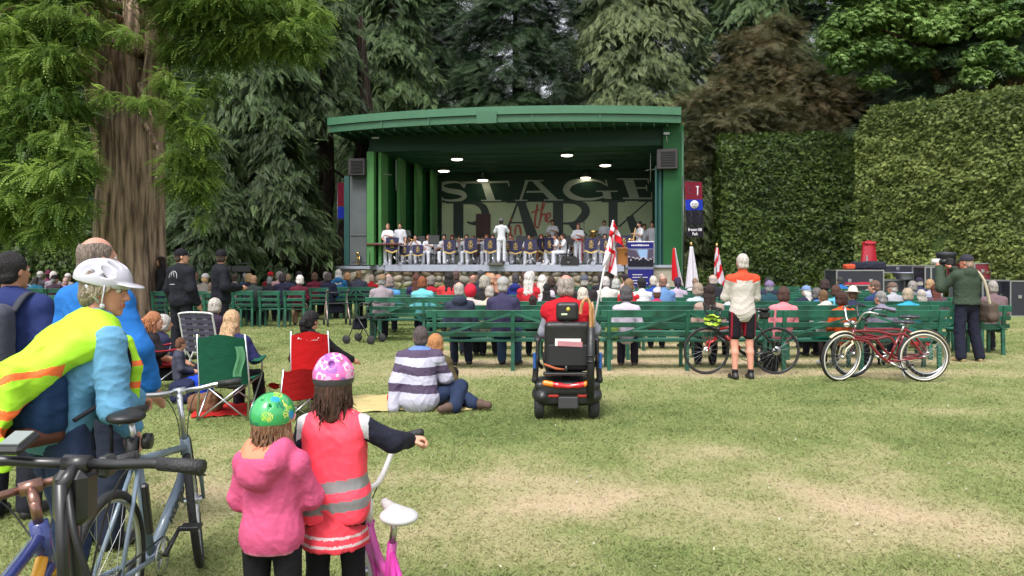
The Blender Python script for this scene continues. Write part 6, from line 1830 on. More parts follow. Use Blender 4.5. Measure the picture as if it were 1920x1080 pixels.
q = MB(); q.tube([ri['ht'] + V3(-.01, 0, -.035), ri['ST'].lerp(ri['ht'], .35) + V3(0, 0, -.01)], .0205, 10); q.tube([ri['BB'].lerp(ri['ht'], .25), ri['BB'].lerp(ri['ht'], .75) + V3(.0, 0, -.03)], .026, 10); q.build('red_panel', P_RED, rb)
q = MB(); q.box(ri['sad'] + V3(-.05, 0, -.08), (.15, .10, .12), bev=.03); q.build('saddle_bag', BLK, rb)
q = MB(); q.tube([ri['BB'] + V3(-.02, 0, .12), ri['BB'] + V3(-.10, 0, .33)], .034, 10); q.build('bottle', paint('bottle_dark_red', (120, 20, 30)), rb)
cb1, ci = bicycle('burgundy cruiser bicycle with cream fenders and whitewall tyres, nearer one', (PX(1731, 10.35), 10.35, 0), PI - .05, P_BURG, Rw=.335, rt=.026, WB=1.09, style='cruiser', bars='high', seat_h=.80, bar_h=.80, steer=.42, fork_m=P_CREAM, wall=WWALL, fender_m=P_CREAM, tr=.019, saddle_m=mat('saddle_dark_blue', (.03, .032, .045), .4), kick=True, group='cruiser bicycles parked at the benches', bar_m=CHROME)
q = MB(); q.ell(Vector(ci['cl']) + V3(.06, 0, -.04), (.05, .035, .035)); q.build('headlight', CHROME, cb1)
cb2, _ = bicycle('second burgundy bicycle with plain dark tyres close behind the cream fendered one', (PX(1741, 10.75), 10.8, 0), PI + .03, P_BURG, Rw=.335, rt=.024, WB=1.05, style='cruiser', bars='high', seat_h=.84, bar_h=.82, steer=.2, wall=None, tr=.018, saddle_m=mat('saddle_dark_blue', (.03, .032, .045), .4), group='cruiser bicycles parked at the benches', bar_m=BLKM, rim=CHROME)
hb_, hi_ = bicycle('silver blue hybrid bicycle held by the woman in the yellow vest', (-1.60, 3.05, 0), R(90) + .062, P_SILVB, Rw=.345, rt=.020, WB=1.04, bars='flat', seat_h=.955, bar_h=.945, steer=.34, tr=.019, rim=ALU, saddle_m=BLK, barw=.285, kick=False)
q = MB(); q.tube([hi_['sad'] + V3(.01, 0, -.10), hi_['sad'] + V3(.012, 0, -.22)], [.03, .024], 12); q.lathe([(.0, .0), (.034, .0), (.034, .03), (.0, .03)], 16, M=Matrix.Translation(hi_['sad'] + V3(.03, -.04, -.12)) @ Matrix.Rotation(R(90), 4, 'X')); q.build('seat_clamp', BLKM, hb_)
q = MB(); q.box(hi_['ST'] + V3(-.03, -.055, -.22), (.03, .03, .24), rot=(0, -.25, 0), bev=.008); q.build('pump', BLKM, hb_)
kb, ki = bicycle('black bicycle with straight bar and bike computer closest to the camera', (-1.05, .92, 0), R(90) - .02, P_BLK, Rw=.345, rt=.022, WB=1.05, bars='flat', seat_h=.72, bar_h=1.125, steer=-.03, tr=.02, rim=BLKM, saddle_m=BLK, bar_m=BLKM, barw=.31)
q = MB(); q.box((ki['cl'].x + .0, .0, 1.05), (.075, .085, .13), bev=.018); q.box((ki['cl'].x + .02, -.065, 1.115), (.05, .03, .05), bev=.008); q.build('stem_clamp', BLKM, kb)
q = MB(); q.box((ki['cl'].x - .01, .13, 1.175), (.085, .062, .022), rot=(0, -.3, 0), bev=.008); co_ = q.build('bike_computer', BLK, kb)
q = MB(); q.box((ki['cl'].x - .014, .13, 1.188), (.06, .045, .004), rot=(0, -.3, 0)); q.build('screen', mat('lcd_screen', (.22, .25, .24), .2), co_)
q = MB(); q.tube(bezier([V3(.9, 0, .30) + V3(.03, 0, 0), V3(.93, 0.0, .7), V3(ki['cl'].x - .03, 0, 1.1)]), .0135, 12); q.build('folding_column', BLKM, kb)
q = MB(); q.box((ki['cl'].x - .052, .0, 1.02), (.004, .030, .03)); q.build('sticker', mat('sticker_gold', (.5, .42, .08), .5), kb)
q = MB(); q.tube(bezier([V3(ki['cl'].x, .02, 1.12), V3(ki['cl'].x - .09, -.05, 1.0), V3(ki['cl'].x - .07, -.09, .8), V3(ki['cl'].x - .03, -.04, .6)]), .008, 6); q.build('cable_bundle', BLK, kb)
yb_, yi = bicycle('blue and yellow bicycle cut off at the lower left corner', (-1.275, 1.36, 0), R(95), paint('paint_blue_pattern', (54, 66, 130)), Rw=.335, rt=.022, WB=1.03, bars='flat', seat_h=.80, bar_h=.955, steer=.55, tr=.020, fork_m=paint('paint_yellow', (236, 170, 40)), bar_m=paint('paint_copper', (150, 110, 96), .8, .3, .8), saddle_m=BLK, barw=.27, rise=.16)
q = MB(); q.tube(bezier([yi['ht'] + V3(.02, 0, -.10), yi['ht'].lerp(yi['BB'], .4) + V3(.03, -.03, .02), yi['BB'] + V3(.05, -.03, .06)]), .017, 10); q.build('yellow_tube', paint('paint_yellow', (236, 170, 40)), yb_)
pb, pi_ = bicycle('magenta child bicycle with white ape bars held by the girl in the pink vest', (-.395, 2.90, 0), R(90) + .45, P_PINK, Rw=.20, rt=.022, WB=.66, style='kid', bars='ape', seat_h=.62, bar_h=.60, steer=.1, tr=.019, tyre=mat('tyre_pale', (.45, .43, .44), .7), rim=mat('rim_white', (.6, .6, .62), .4), bar_m=mat('white_enamel', (.7, .68, .68), .3), saddle_m=mat('saddle_white_vinyl', (.50, .49, .50), .4), fork_m=P_PINK)
# ================================================================== PEOPLE IN THE FOREGROUND
def hero(label, loc, rz, S, J, yaw=(0, 0, 0), skin=SKIN, hairc=(60, 45, 35), w=1.0, vox=.007, hands=None, hi=True, hs=1.0, group=None, legs=True):
 Hm = head_mat(J, *yaw, hs=hs)
 s = body_solid(J, Hm, w, hands, hi=hi, legs=legs)
 b = s.build('person', skin_mats(skin, hairc), vox / S, paint=face_paint(Hm))
 b.location = loc; b.rotation_euler = (0, 0, rz); b.scale = (S, S, S)
 tag(b, label, 'person', group)
 return b, Hm
def wear(b, name, solid, mats, vox, paint=None, wr=.006, ws=9, seed=1, Hm=None):
 o = solid.build(name, mats, vox / b.scale[0], parent=b, paint=paint, wrinkle=wr, wscale=ws, seed=seed)
 if Hm is not None: o.matrix_local = Hm
 return o
def shoes(b, J, m, name='shoe'):
 for q in 'lr': wear(b, name, shoe_solid(J, q), m, .008, wr=.0)
def strands(b, Hm, kind, m, n=260, seed=1, L=.3, parent=None):
 """loose locks lying over the hair so that the outline breaks up"""
 rs = random.Random(seed); mb = MB()
 for i in range(n):
  a = rs.uniform(-2.6, 2.6); h = rs.uniform(-.3, 1.3)
  x = math.sin(a) * .088; y = -math.cos(a) * .105 - .015; z = -.03 + .03 * math.sin(h)
  k = .88
  p = V3(x * k, y * k, z); d = V3(x * .35, y * .3, -1).normalized()
  if y > .03: continue
  l = L * rs.uniform(.5, 1.1)
  pts = [p, p + d * l * .35 + V3(rs.gauss(0, .006), rs.gauss(0, .006), 0), p + d * l * .7 + V3(rs.gauss(0, .012), rs.gauss(0, .012), 0), p + d * l + V3(rs.gauss(0, .022), rs.gauss(0, .02), 0)]
  mb.tube(pts, [.004, .005, .0038, .001], 4, cap=False)
 o = mb.build('locks', m, parent or b)
 if parent is None: o.matrix_local = Hm
 return o
def bike_helmet(parent, Hm, shell, vents=True, style='adult', deco=None, name='helmet', paint=None, mats=None):
 s = Solid(.006)
 if style == 'adult':
  s.ell((0, -.016, .050), (.098, .130, .098)); s.cut((0, 0, .022), (0, -.10, -1)); s.ell((0, -.01, .015), (.083, .108, .085), k=.004, sub=True)
  s.ell((0, .112, .036), (.072, .062, .009), rot=(-.10, 0, 0), k=.012)
  for x, r_, y0, L in ((0, .014, .0, .10), (.038, .012, -.01, .095), (-.038, .012, -.01, .095), (.072, .011, -.02, .08), (-.072, .011, -.02, .08)):
   for (yy, l) in ((y0 + .055, .030), (y0 - .055, .036)):
    zz = .055 + .092 * math.sqrt(max(0, 1 - (x / .105) ** 2 - ((yy + .012) / .148) ** 2))
    s.ell((x, yy, zz), (r_ * 1.15, l * 1.1, .060), k=.005, sub=True)
  for sx in (-1, 1):
   for (yy, zz) in ((.05, .075), (-.05, .078)): s.ell((sx * .104, yy, zz), (.040, .040, .014), rot=(.15, 0, 0), k=.005, sub=True)
 else:
  s.ell((0, -.012, .035), (.098, .116, .108)); s.cut((0, 0, .0), (0, .10, -1)); s.ell((0, -.005, .005), (.083, .098, .092), k=.004, sub=True)
  if style == 'kid_vents':
   for (x, y, z, a) in ((0, -.098, .095, 0), (.050, -.075, .10, .4), (-.050, -.075, .10, -.4), (.025, -.03, .14, .2), (-.025, -.03, .14, -.2), (.085, -.02, .085, .5), (-.085, -.02, .085, -.5), (.03, .05, .13, 0), (-.03, .05, .13, 0)):
    s.ell((x, y, z), (.015, .018, .020), k=.004, sub=True)
   s.ell((0, .11, .035), (.05, .05, .010), k=.008)
  else:
   for (x, y, z) in ((0, -.085, .105), (.045, -.09, .075), (-.045, -.09, .075), (.05, -.02, .13), (-.05, -.02, .13), (0, .0, .145), (.03, .07, .11), (-.03, .07, .11)): s.ell((x, y, z), (.0085, .0085, .02), k=.002, sub=True)
 o = s.build(name, mats or shell, .0042 / parent.scale[0] * 1.0, parent=parent, paint=paint)
 o.matrix_local = Hm
 return o
def h_strap(b, Hm, m, hs=1):
 mb = MB()
 for s in (-1, 1):
  mb.tube([Hm @ V3(s * .088, .035, .03), Hm @ V3(s * .076, .028, -.05), Hm @ V3(s * .045, .03, -.105)], .006, 6, flat=.4); mb.tube([Hm @ V3(s * .088, -.05, .02), Hm @ V3(s * .078, .015, -.055)], .006, 6, flat=.4)
 mb.tube([Hm @ V3(-.045, .03, -.105), Hm @ V3(0, .055, -.122), Hm @ V3(.045, .03, -.105)], .006, 6)
 mb.ell(Hm @ V3(.07, .03, -.07), (.012, .012, .014))
 mb.build('strap', m, b)
D_ = V3
# ---- woman in the yellow vest, turned half away, looking right
J = dict(pel=V3(-.10, -.13, .89), wai=V3(-.07, -.10, 1.03), che=V3(-.015, -.03, 1.19), nek=V3(.0, .02, 1.335), hed=V3(.0, .045, 1.475),
         shr=V3(.150, -.03, 1.245), shl=V3(-.165, .0, 1.25), elr=V3(.19, -.03, .965), wrr=V3(.0, .19, .955), ell=V3(-.21, .07, .99), wrl=V3(.0, .18, .82),
         hpr=V3(-.015, -.13, .87), hpl=V3(-.185, -.13, .87), knr=V3(-.0, -.09, .47), knl=V3(-.20, .0, .47), anr=V3(.01, -.14, .09), anl=V3(-.21, -.03, .09), tor=V3(.03, .01, .03), tol=V3(-.22, .13, .03))
Hw = head_mat(J, R(-57), -.14, 0, hs=.98)
wl = V3(-1.885, 3.5, 0); wrz = R(-30)
s = body_solid(J, Hw, .95, dict(r=(V3(-.35, .85, -.2), V3(0, -.3, -1), 1, .62, .98), l=(V3(.3, .2, -1), V3(0, -1, 0), 1, .35, .95)), hi=True)
wom = s.build('person', skin_mats((206, 146, 122), (120, 100, 84)), .0055, paint=face_paint(Hw)); wom.location = wl; wom.rotation_euler = (0, 0, wrz)
tag(wom, 'woman in white bicycle helmet and yellow safety vest holding the silver bicycle', 'person')
hs_ = Solid(.02); hs_.ell((0, -.020, .026), (.082, .098, .106)); hs_.ell((0, -.05, -.04), (.075, .06, .06)); hs_.ell((0, .085, -.055), (.078, .075, .100), k=.012, sub=True); hs_.ell((.085, .0, -.03), (.025, .022, .035), k=.006, sub=True); hs_.ell((-.085, .0, -.03), (.025, .022, .035), k=.006, sub=True)
wear(wom, 'hair', hs_, hairm((150, 134, 118)), .0055, wr=.004, ws=30, Hm=Hw)
rs = random.Random(4)
for sx in (-1, 1):
 mb = MB()
 for i in range(90):
  y0 = rs.uniform(-.02, .06); p = V3(sx * (.082 - .2 * max(0, y0 - .03)), y0, .02 + rs.uniform(-.01, .015))
  mb.tube([p, p + V3(sx * .004, -.02, -.025), p + V3(sx * .001, -.05, -.04 + rs.gauss(0, .008))], [.003, .0035, .001], 4, cap=False)
 o = mb.build('locks', hairm((186, 170, 150)), wom); o.matrix_local = Hw
bike_helmet(wom, Hw, mat('helmet_white', (.46, .45, .52), .35, coat=.4, var=.05))
h_strap(wom, Hw, cloth((200, 200, 204), 'strap_pale'))
ts = top_solid(J, .93, .012, 1.0, hem=None, loose=.006, collar=.015)
ts.ell(J['pel'] + V3(0, 0, .02), (.175, .14, .16), k=.06); ts.cut((0, 0, .765), (0, 0, -1))
for q in 'lr': ts.chain([J['sh' + q], J['el' + q], J['el' + q].lerp(J['wr' + q], .97)], [.062, .058, .044], k=.03)
wear(wom, 'jacket', ts, cloth((108, 168, 206), 'jacket_sky_blue'), .0055, wr=.011, ws=9, seed=11)
jm = cloth((52, 66, 100), 'denim_blue')
wear(wom, 'jeans', leg_solid(J, .98, .012, loose=.005), jm, .008, wr=.008, ws=8, seed=3)
shoes(wom, J, SHOE_BR)
bp = empty('backpack', wl, wrz, 'navy backpack with brown base worn under the yellow vest', 'backpack')
q = Solid(.03); q.box((-.02, -.235, .995), (.12, .075, .135), rnd=.05); q.ell((-.02, -.28, .95), (.105, .075, .10)); q.build('bag', cloth((28, 56, 92), 'pack_navy'), .007, parent=bp, wrinkle=.006)
q = Solid(.03); q.box((-.025, -.265, .875), (.118, .095, .045), rnd=.042); q.build('base', cloth((96, 60, 48), 'pack_brown'), .007, parent=bp, wrinkle=.004)
mb = MB()
for s_ in (-1, 1):
 mb.tube(bezier([V3(s_ * .10, -.17, 1.22), V3(s_ * .12, -.05, 1.29), V3(s_ * .12, .07, 1.21), V3(s_ * .145, .04, 1.05), V3(s_ * .14, -.18, .93)]), .010, 6, flat=1.6)
mb.tube([V3(-.10, -.17, 1.25), V3(.10, -.17, 1.25)], .01, 5)
mb.build('strap', cloth((30, 30, 36), 'strap_black'), bp)
mb = MB(); mb.tube([V3(.205, -.07, 1.0), V3(.212, -.06, .86), V3(.20, -.05, .74)], .008, 6); mb.build('loose_strap', cloth((30, 30, 36), 'strap_black'), bp)
vs_ = Solid(.05)
vs_.ell(J['che'] + V3(0, -.01, .04), (.178, .145, .14)); vs_.chain([J['shr'] + V3(-.035, 0, .020), J['nek'] + V3(0, -.02, -.02), J['shl'] + V3(.035, 0, .020)], [.070, .082, .070], k=.05)
vs_.chain([V3(.06, -.12, 1.235), V3(.03, -.29, 1.12), V3(-.0, -.38, .98)], [.072, .065, .06], k=.06); vs_.chain([V3(-.12, -.12, 1.235), V3(-.10, -.29, 1.11), V3(-.10, -.38, .98)], [.072, .065, .06], k=.06)
vs_.box((-.04, -.415, .94), (.145, .045, .24), rot=(-.12, 0, 0), rnd=.04, k=.05); vs_.cut((0, 0, .765), (0, 0, -1))
vs_.box((.17, -.16, .90), (.17, .22, .19), rot=(.60, 0, 0), rnd=.03, k=.02, sub=True)
vs_.ell((.225, .02, 1.12), (.095, .15, .15), k=.01, sub=True)
vs_.ell(J['nek'] + V3(.0, .02, .06), (.075, .085, .07), k=.01, sub=True); vs_.ell(J['nek'] + V3(0, .12, .01), (.06, .07, .07), k=.01, sub=True)
def vpaint(x, y, z):
 r = np.zeros(len(x))
 r[(y < -.2) & ((np.abs(z - .90 - .25 * x) < .020) | (np.abs(z - 1.07 + .55 * (x + .05)) < .020) | (np.abs(z - 1.05 - .75 * (x + .02)) < .018))] = 1
 return r
HIVIS = mat('vest_yellow', (.36, .70, .02), .7, var=.08, bump=.3, bscale=12)
ORNG = mat('vest_orange', (.90, .16, .03), .6)
wear(wom, 'safety_vest', vs_, [HIVIS, ORNG], .0055, paint=vpaint, wr=.009, ws=6, seed=9)
q = Solid(.02); q.chain([V3(.085, .095, 1.24), V3(.10, .125, 1.12), V3(.10, .115, .97)], [.028, .032, .028]); wear(wom, 'vest_front', q, [HIVIS, ORNG], .006, paint=lambda x, y, z: (np.abs(z - 1.14) < .013) | (np.abs(z - 1.04) < .013), wr=.003)
# ---- man in bright blue jacket behind her
J = J_stand(elr=(.29, .0, 1.12), wrr=(.30, .08, .92))
b, Hm = hero('tall balding man in bright blue jacket behind the woman in the yellow vest', (PX(182, 4.35), 4.35, 0), -.35, 1.0, J, (-.35, 0, 0), (206, 150, 130), vox=.008, w=1.05)
wear(b, 'jacket', top_solid(J, 1.08, .018, 1.0, hem=(0, 0, .86), loose=.02, collar=.03), cloth((38, 118, 204), 'jacket_blue'), .009, wr=.010, ws=6)
wear(b, 'trousers', leg_solid(J, 1.05, loose=.02), cloth((40, 48, 66)), .010, wr=.008); shoes(b, J, SHOE_B)
wear(b, 'hair', hair_solid('ring'), hairm((138, 122, 112)), .006, wr=.006, ws=30, Hm=Hm)
# ---- man with grey backpack at the left edge
J = J_stand()
b, Hm = hero('dark haired man in navy polo wearing a grey backpack at the left edge', (PX(24, 4.85), 4.85, 0), .1, .955, J, (-.45, 0, 0), (196, 140, 112), vox=.009)
wear(b, 'shirt', top_solid(J, 1.05, .018, .75, hem=(0, 0, .86), loose=.02, collar=.025), cloth((42, 56, 112), 'polo_navy'), .009, wr=.009, ws=7)
wear(b, 'trousers', leg_solid(J, 1.0, loose=.02), cloth((36, 38, 48)), .012, wr=.006); shoes(b, J, SHOE_B)
wear(b, 'hair', hair_solid('short'), hairm((28, 24, 26)), .006, wr=.004, ws=30, Hm=Hm)
t = empty('backpack', b.location, .1, 'grey backpack on the man in the navy polo', 'backpack')
q = Solid(.03); q.box((-.04, -.21, 1.13), (.14, .10, .22), rnd=.07); q.ell((-.05, -.30, 1.03), (.11, .07, .13)); q.build('bag', cloth((88, 90, 104), 'pack_grey'), .01, parent=t, wrinkle=.006)
mb = MB(); [mb.tube(bezier([V3(sx * .08, -.16, 1.30), V3(sx * .12, -.07, 1.405), V3(sx * .12, .09, 1.33), V3(sx * .14, .13, 1.15)]), .014, 6, flat=2.2) for sx in (-1, 1)]; mb.build('strap', cloth((70, 72, 84)), t)
# ---- girl with pink helmet and coral safety vest
J = J_stand(elr=(.335, .03, 1.27), wrr=(.40, .22, 1.235), ell=(-.245, -.01, 1.14), wrl=(-.17, .19, 1.05), shr=(.152, -.012, 1.37), shl=(-.152, -.012, 1.37))
J['hed'] = V3(-.01, .015, 1.62)
GP = (PX(628, 3.1), 3.1, 0)
b, Hm = hero('girl in pink patterned helmet, coral safety vest and striped skirt', GP, 0, .69, J, (.12, -.02, 0), (226, 168, 142), vox=.006, w=.92, hs=1.22, hands=dict(r=(V3(.85, .5, .05), V3(.1, 0, -1), -1, 1.0, 1.05), l=(V3(.3, 1, 0), V3(0, 0, -1), 1, .6, 1.0)))
wear(b, 'sweatshirt', top_solid(J, .9, .010, 1.0, hem=(0, 0, .80), loose=.008, collar=.01), [cloth((34, 36, 52), 'sleeve_navy'), cloth((206, 204, 208), 'sleeve_grey')], .0055, paint=lambda x, y, z: (np.abs(x) < .205) & (z + .6 * np.abs(x) > 1.42), wr=.009, ws=7, seed=5)
vs_ = Solid(.05); vs_.box((0, 0, 1.16), (.182, .135, .27), rnd=.11); vs_.chain([V3(-.125, -.01, 1.375), V3(0, -.02, 1.415), V3(.125, -.01, 1.375)], [.074, .078, .074]); vs_.box((0, 0, .92), (.195, .15, .14), rnd=.1, k=.06); vs_.cut((0, 0, .83), (0, 0, -1)); vs_.ell((0, .0, 1.52), (.085, .08, .085), k=.01, sub=True)
for sx in (-1, 1): vs_.ell((sx * .245, 0, 1.31), (.062, .3, .15), k=.01, sub=True)
CORAL = mat('vest_coral', (.95, .055, .10), .62, var=.08, bump=.3, bscale=10); REFL = mat('reflective_tape', (.21, .20, .21), .4, var=.1); TRIM = cloth((52, 30, 36), 'vest_trim')
def gpaint(x, y, z):
 r = np.zeros(len(x)); zz = z - .02 * np.sin(x * 7)
 r[(np.abs(zz - 1.048) < .032) | (np.abs(zz - .935) < .030)] = 1
 r[(z < .838)] = 2
 return r
wear(b, 'safety_vest', vs_, [CORAL, REFL, TRIM], .0055, paint=gpaint, wr=.007, ws=7, seed=8)
sk = Solid(.03); sk.ell((0, 0, .93), (.165, .13, .12)); sk.chain([V3(0, 0, .88), V3(0, 0, .72)], [.15, .20], k=.05); sk.cut((0, 0, .69), (0, 0, -1))
wear(b, 'skirt', sk, [mat('skirt_red', (.62, .035, .06), .8), mat('skirt_white', (.55, .40, .42), .8)], .006, paint=lambda x, y, z: ((z > .722) & (z < .734)) | ((z > .768) & (z < .780)), wr=.012, ws=12, seed=2)
wear(b, 'leggings', leg_solid(J, .9, .004), cloth((24, 24, 30), 'leggings_black'), .008, wr=.003); shoes(b, J, SHOE_W)
hm_ = hairm((84, 58, 46))
hb3 = Solid(.02); hb3.ell((0, -.02, -.01), (.088, .10, .11)); hb3.chain([(0, -.06, -.07), (0, -.085, -.15)], [.062, .035]); hb3.ell((0, .09, -.03), (.07, .07, .10), k=.01, sub=True); hb3.cut((0, 0, .03), (0, 0, 1))
ho = wear(b, 'hair', hb3, hm_, .006, wr=.004, ws=30, Hm=Hm)
strands(b, Hm, 'long', hm_, 130, 3, .17)
rsd = np.random.RandomState(3); spots = rsd.randn(60, 3); spots /= np.linalg.norm(spots, axis=1, keepdims=True)
def hpaint(x, y, z):
 d = np.stack([x / .098, (y + .012) / .116, (z - .035) / .108], 1); d /= np.linalg.norm(d, axis=1, keepdims=True)
 D = d @ spots.T; m = D.max(1); i = D.argmax(1)
 r = np.zeros(len(x)); ring = (m > .976) & (m < .991)
 r[ring & (i % 3 == 0)] = 1; r[(m > .982) & (i % 3 == 1)] = 2; r[(m > .985) & (i % 3 == 2)] = 3
 r[z < .028 + .05 * (y + .05) * (y > -.05)] = 4
 return r
PK = mat('helmet_pink', (.78, .14, .42), .3, coat=.5, var=.05)
bike_helmet(b, Hm, None, style='kid_vents', paint=hpaint, mats=[PK, mat('pattern_white', (.6, .55, .6), .4), mat('pattern_violet', (.30, .10, .38), .4), mat('pattern_lilac', (.75, .36, .58), .4), mat('helmet_grey', (.05, .045, .05), .5)])
q = MB(); q.box((0, -.118, .045), (.075, .012, .018), bev=.004); o = q.build('reflector', mat('reflector_grey', (.5, .5, .52), .4), b); o.matrix_local = Hm
# ---- smaller girl with green helmet
J = J_stand(shr=(.150, -.012, 1.365), elr=(.20, .10, 1.14), wrr=(.10, .27, 1.08))
J['shl'] = mir(J['shr']); J['ell'] = V3(-.215, .06, 1.13); J['wrl'] = V3(-.10, .26, 1.10); J['hed'] = V3(.0, .03, 1.605)
b, Hm = hero('small girl in glossy green helmet and pink fleece with hood down', (PX(510, 2.9), 2.9, 0), -.1, .622, J, (-.28, -.08, 0), (226, 172, 148), vox=.0065, w=.95, hs=1.28)
fl = top_solid(J, .95, .018, 1.0, hem=(0, 0, .84), loose=.022); fl.ell((0, 0, .96), (.175, .145, .17), k=.06); fl.cut((0, 0, .845), (0, 0, -1))
fl.chain([V3(-.09, -.05, 1.47), V3(-.05, -.13, 1.40), V3(.05, -.13, 1.40), V3(.09, -.05, 1.47)], [.06, .075, .075, .06], k=.04); fl.ell((-.04, -.15, 1.33), (.11, .07, .09), k=.05)
def fpaint(x, y, z):
 r = np.zeros(len(x)); r[(z > 1.44) & (y < .02) & (z + .25 * x < 1.60) & (x < .04)] = 1; r[z < .862] = 2; return r
wear(b, 'fleece', fl, [cloth((226, 96, 142), 'fleece_pink'), cloth((244, 150, 118), 'fleece_peach'), cloth((220, 130, 160), 'fleece_hem')], .0065, paint=fpaint, wr=.010, ws=9, seed=15)
wear(b, 'leggings', leg_solid(J, .92, .006), cloth((24, 24, 30), 'leggings_black'), .008, wr=.003); shoes(b, J, SHOE_B)
hm_ = hairm((150, 112, 84))
hb2 = Solid(.02); hb2.ell((0, -.02, .0), (.088, .10, .10)); hb2.chain([V3(.05, .0, -.06), V3(.065, .02, -.15), V3(.06, .04, -.21)], [.05, .045, .02]); hb2.chain([V3(-.05, -.02, -.06), V3(-.05, -.03, -.11)], [.05, .03]); hb2.ell((0, .09, -.03), (.07, .07, .10), k=.01, sub=True)
wear(b, 'hair', hb2, hm_, .006, wr=.005, ws=30, Hm=Hm); strands(b, Hm, 'long', hm_, 110, 9, .17)
sp_ = rsd.randn(34, 3); sp_ /= np.linalg.norm(sp_, axis=1, keepdims=True)
def npaint(x, y, z):
 d = np.stack([x / .098, (y + .012) / .116, (z - .035) / .108], 1); d /= np.linalg.norm(d, axis=1, keepdims=True)
 D = d @ sp_.T; m = D.max(1); i = D.argmax(1); q = np.abs(np.sin(d[:, 0] * 38 + d[:, 2] * 30 + i))
 r = np.zeros(len(x)); r[(m > .978) & (i % 4 == 0) & (q > .35)] = 1; r[(m > .975) & (i % 4 == 1) & (q > .5)] = 2; r[(m > .983) & (i % 4 == 2)] = 3; r[(m > .98) & (i % 4 == 3) & (q > .6)] = 4
 return r
bike_helmet(b, Hm, None, style='kid_round', paint=npaint, mats=[mat('helmet_green', (.035, .34, .10), .18, coat=.8, var=.05), mat('pattern_leaf', (.25, .50, .06), .3), mat('pattern_deep_green', (.01, .16, .08), .3), mat('pattern_blue', (.02, .28, .52), .3), mat('pattern_yellow', (.50, .55, .10), .3)])
# ---- the two men in black and the woman at the tree
MBK = [('first man in black cap and black jacket with pale emblem on its back', 340, 12.7, -.35, (-.75, 0, 0), True), ('second man in black cap and coverall smiling over his shoulder', 414, 13.4, -.9, (1.6 - .6, 0, 0), False)]
for lb, px, Y, rz, yw, em in MBK:
 J = J_stand(elr=(.27, -.02, 1.13), wrr=(.22, .16, .98)) if not em else J_stand()
 if not em: J['ell'] = V3(-.26, .02, 1.12); J['wrl'] = V3(-.08, .26, 1.10); J['wrr'] = V3(.10, .27, 1.12)
 S = 1.045
 b, Hm = hero(lb, (PX(px, Y), Y, 0), rz, S, J, yw, vox=.011, w=1.1)
 jk = top_solid(J, 1.08, .02, 1.0, hem=(0, 0, .84), loose=.022, collar=.02)
 wear(b, 'jacket', jk, cloth((26, 28, 38), 'jacket_black'), .012, wr=.012, ws=7)
 if em:
  q = MB(); q.tube([V3(.075 * math.cos(a), -.178 + .02 * math.sin(a), 1.30 + .095 * math.sin(a)) for a in [-.2 + k * 3.5 / 10 for k in range(11)]], .006, 4); q.tube([V3(-.03, -.185, 1.30), V3(-.01, -.18, 1.38)], .006, 4); q.tube([V3(.03, -.185, 1.30), V3(.02, -.18, 1.38)], .006, 4); q.tube([V3(-.05, -.19, 1.19), V3(.05, -.19, 1.19)], .006, 4); q.build('emblem', cloth((196, 200, 206), 'emblem_grey'), b)
 wear(b, 'trousers', leg_solid(J, 1.08, loose=.03), cloth((24, 26, 36), 'trousers_black'), .013, wr=.01); shoes(b, J, SHOE_B)
 wear(b, 'hair', hair_solid('cap_hair'), hairm((60, 44, 36)), .009, Hm=Hm)
 if not em: q = Solid(.01); q.ell((0, .07, -.085), (.05, .045, .04)); wear(b, 'beard', q, hairm((110, 84, 72)), .008, wr=.003, Hm=Hm)
 wear(b, 'cap', hat_solid('cap'), cloth((22, 22, 30), 'cap_black'), .007, wr=0, Hm=Hm)
 if not em: q = MB(); q.tube([V3(-.035, .105, .06), V3(0, .112, .075), V3(.035, .105, .06)], .008, 5); o = q.build('badge', GOLD, b); o.matrix_local = Hm
J = J_stand()
b, Hm = hero('woman with long dark hair peering from beside the big tree trunk', (PX(302, 20.3), 20.3, 0), 1.9, 1.0, J, (-.1, 0, 0), vox=.014)
wear(b, 'jacket', top_solid(J, 1, .02, loose=.02), cloth((40, 38, 44)), .015, wr=.01); wear(b, 'trousers', leg_solid(J, 1, loose=.01), cloth((60, 76, 100)), .015); shoes(b, J, SHOE_B)
wear(b, 'hair', hair_solid('long', .35), hairm((44, 30, 30)), .01, wr=.006, Hm=Hm)
t = empty('video_camera', (PX(452, 21), 21, 0), .3, 'video camera on a tripod beyond the second man in black', 'video camera')
mb = MB(); mb.box((0, 0, 1.42), (.5, .16, .18), bev=.02); mb.box((-.3, 0, 1.45), (.1, .12, .14), bev=.01); mb.tube([(-.1, 0, 1.56), (.28, 0, 1.58)], .02, 6); mb.build('body', BLKM, t)
for k in range(3): mb = MB(); mb.tube([(0, 0, 1.32), (.4 * math.cos(k * 2.1), .4 * math.sin(k * 2.1), 0)], .018, 6); mb.build('leg', BLK, t)
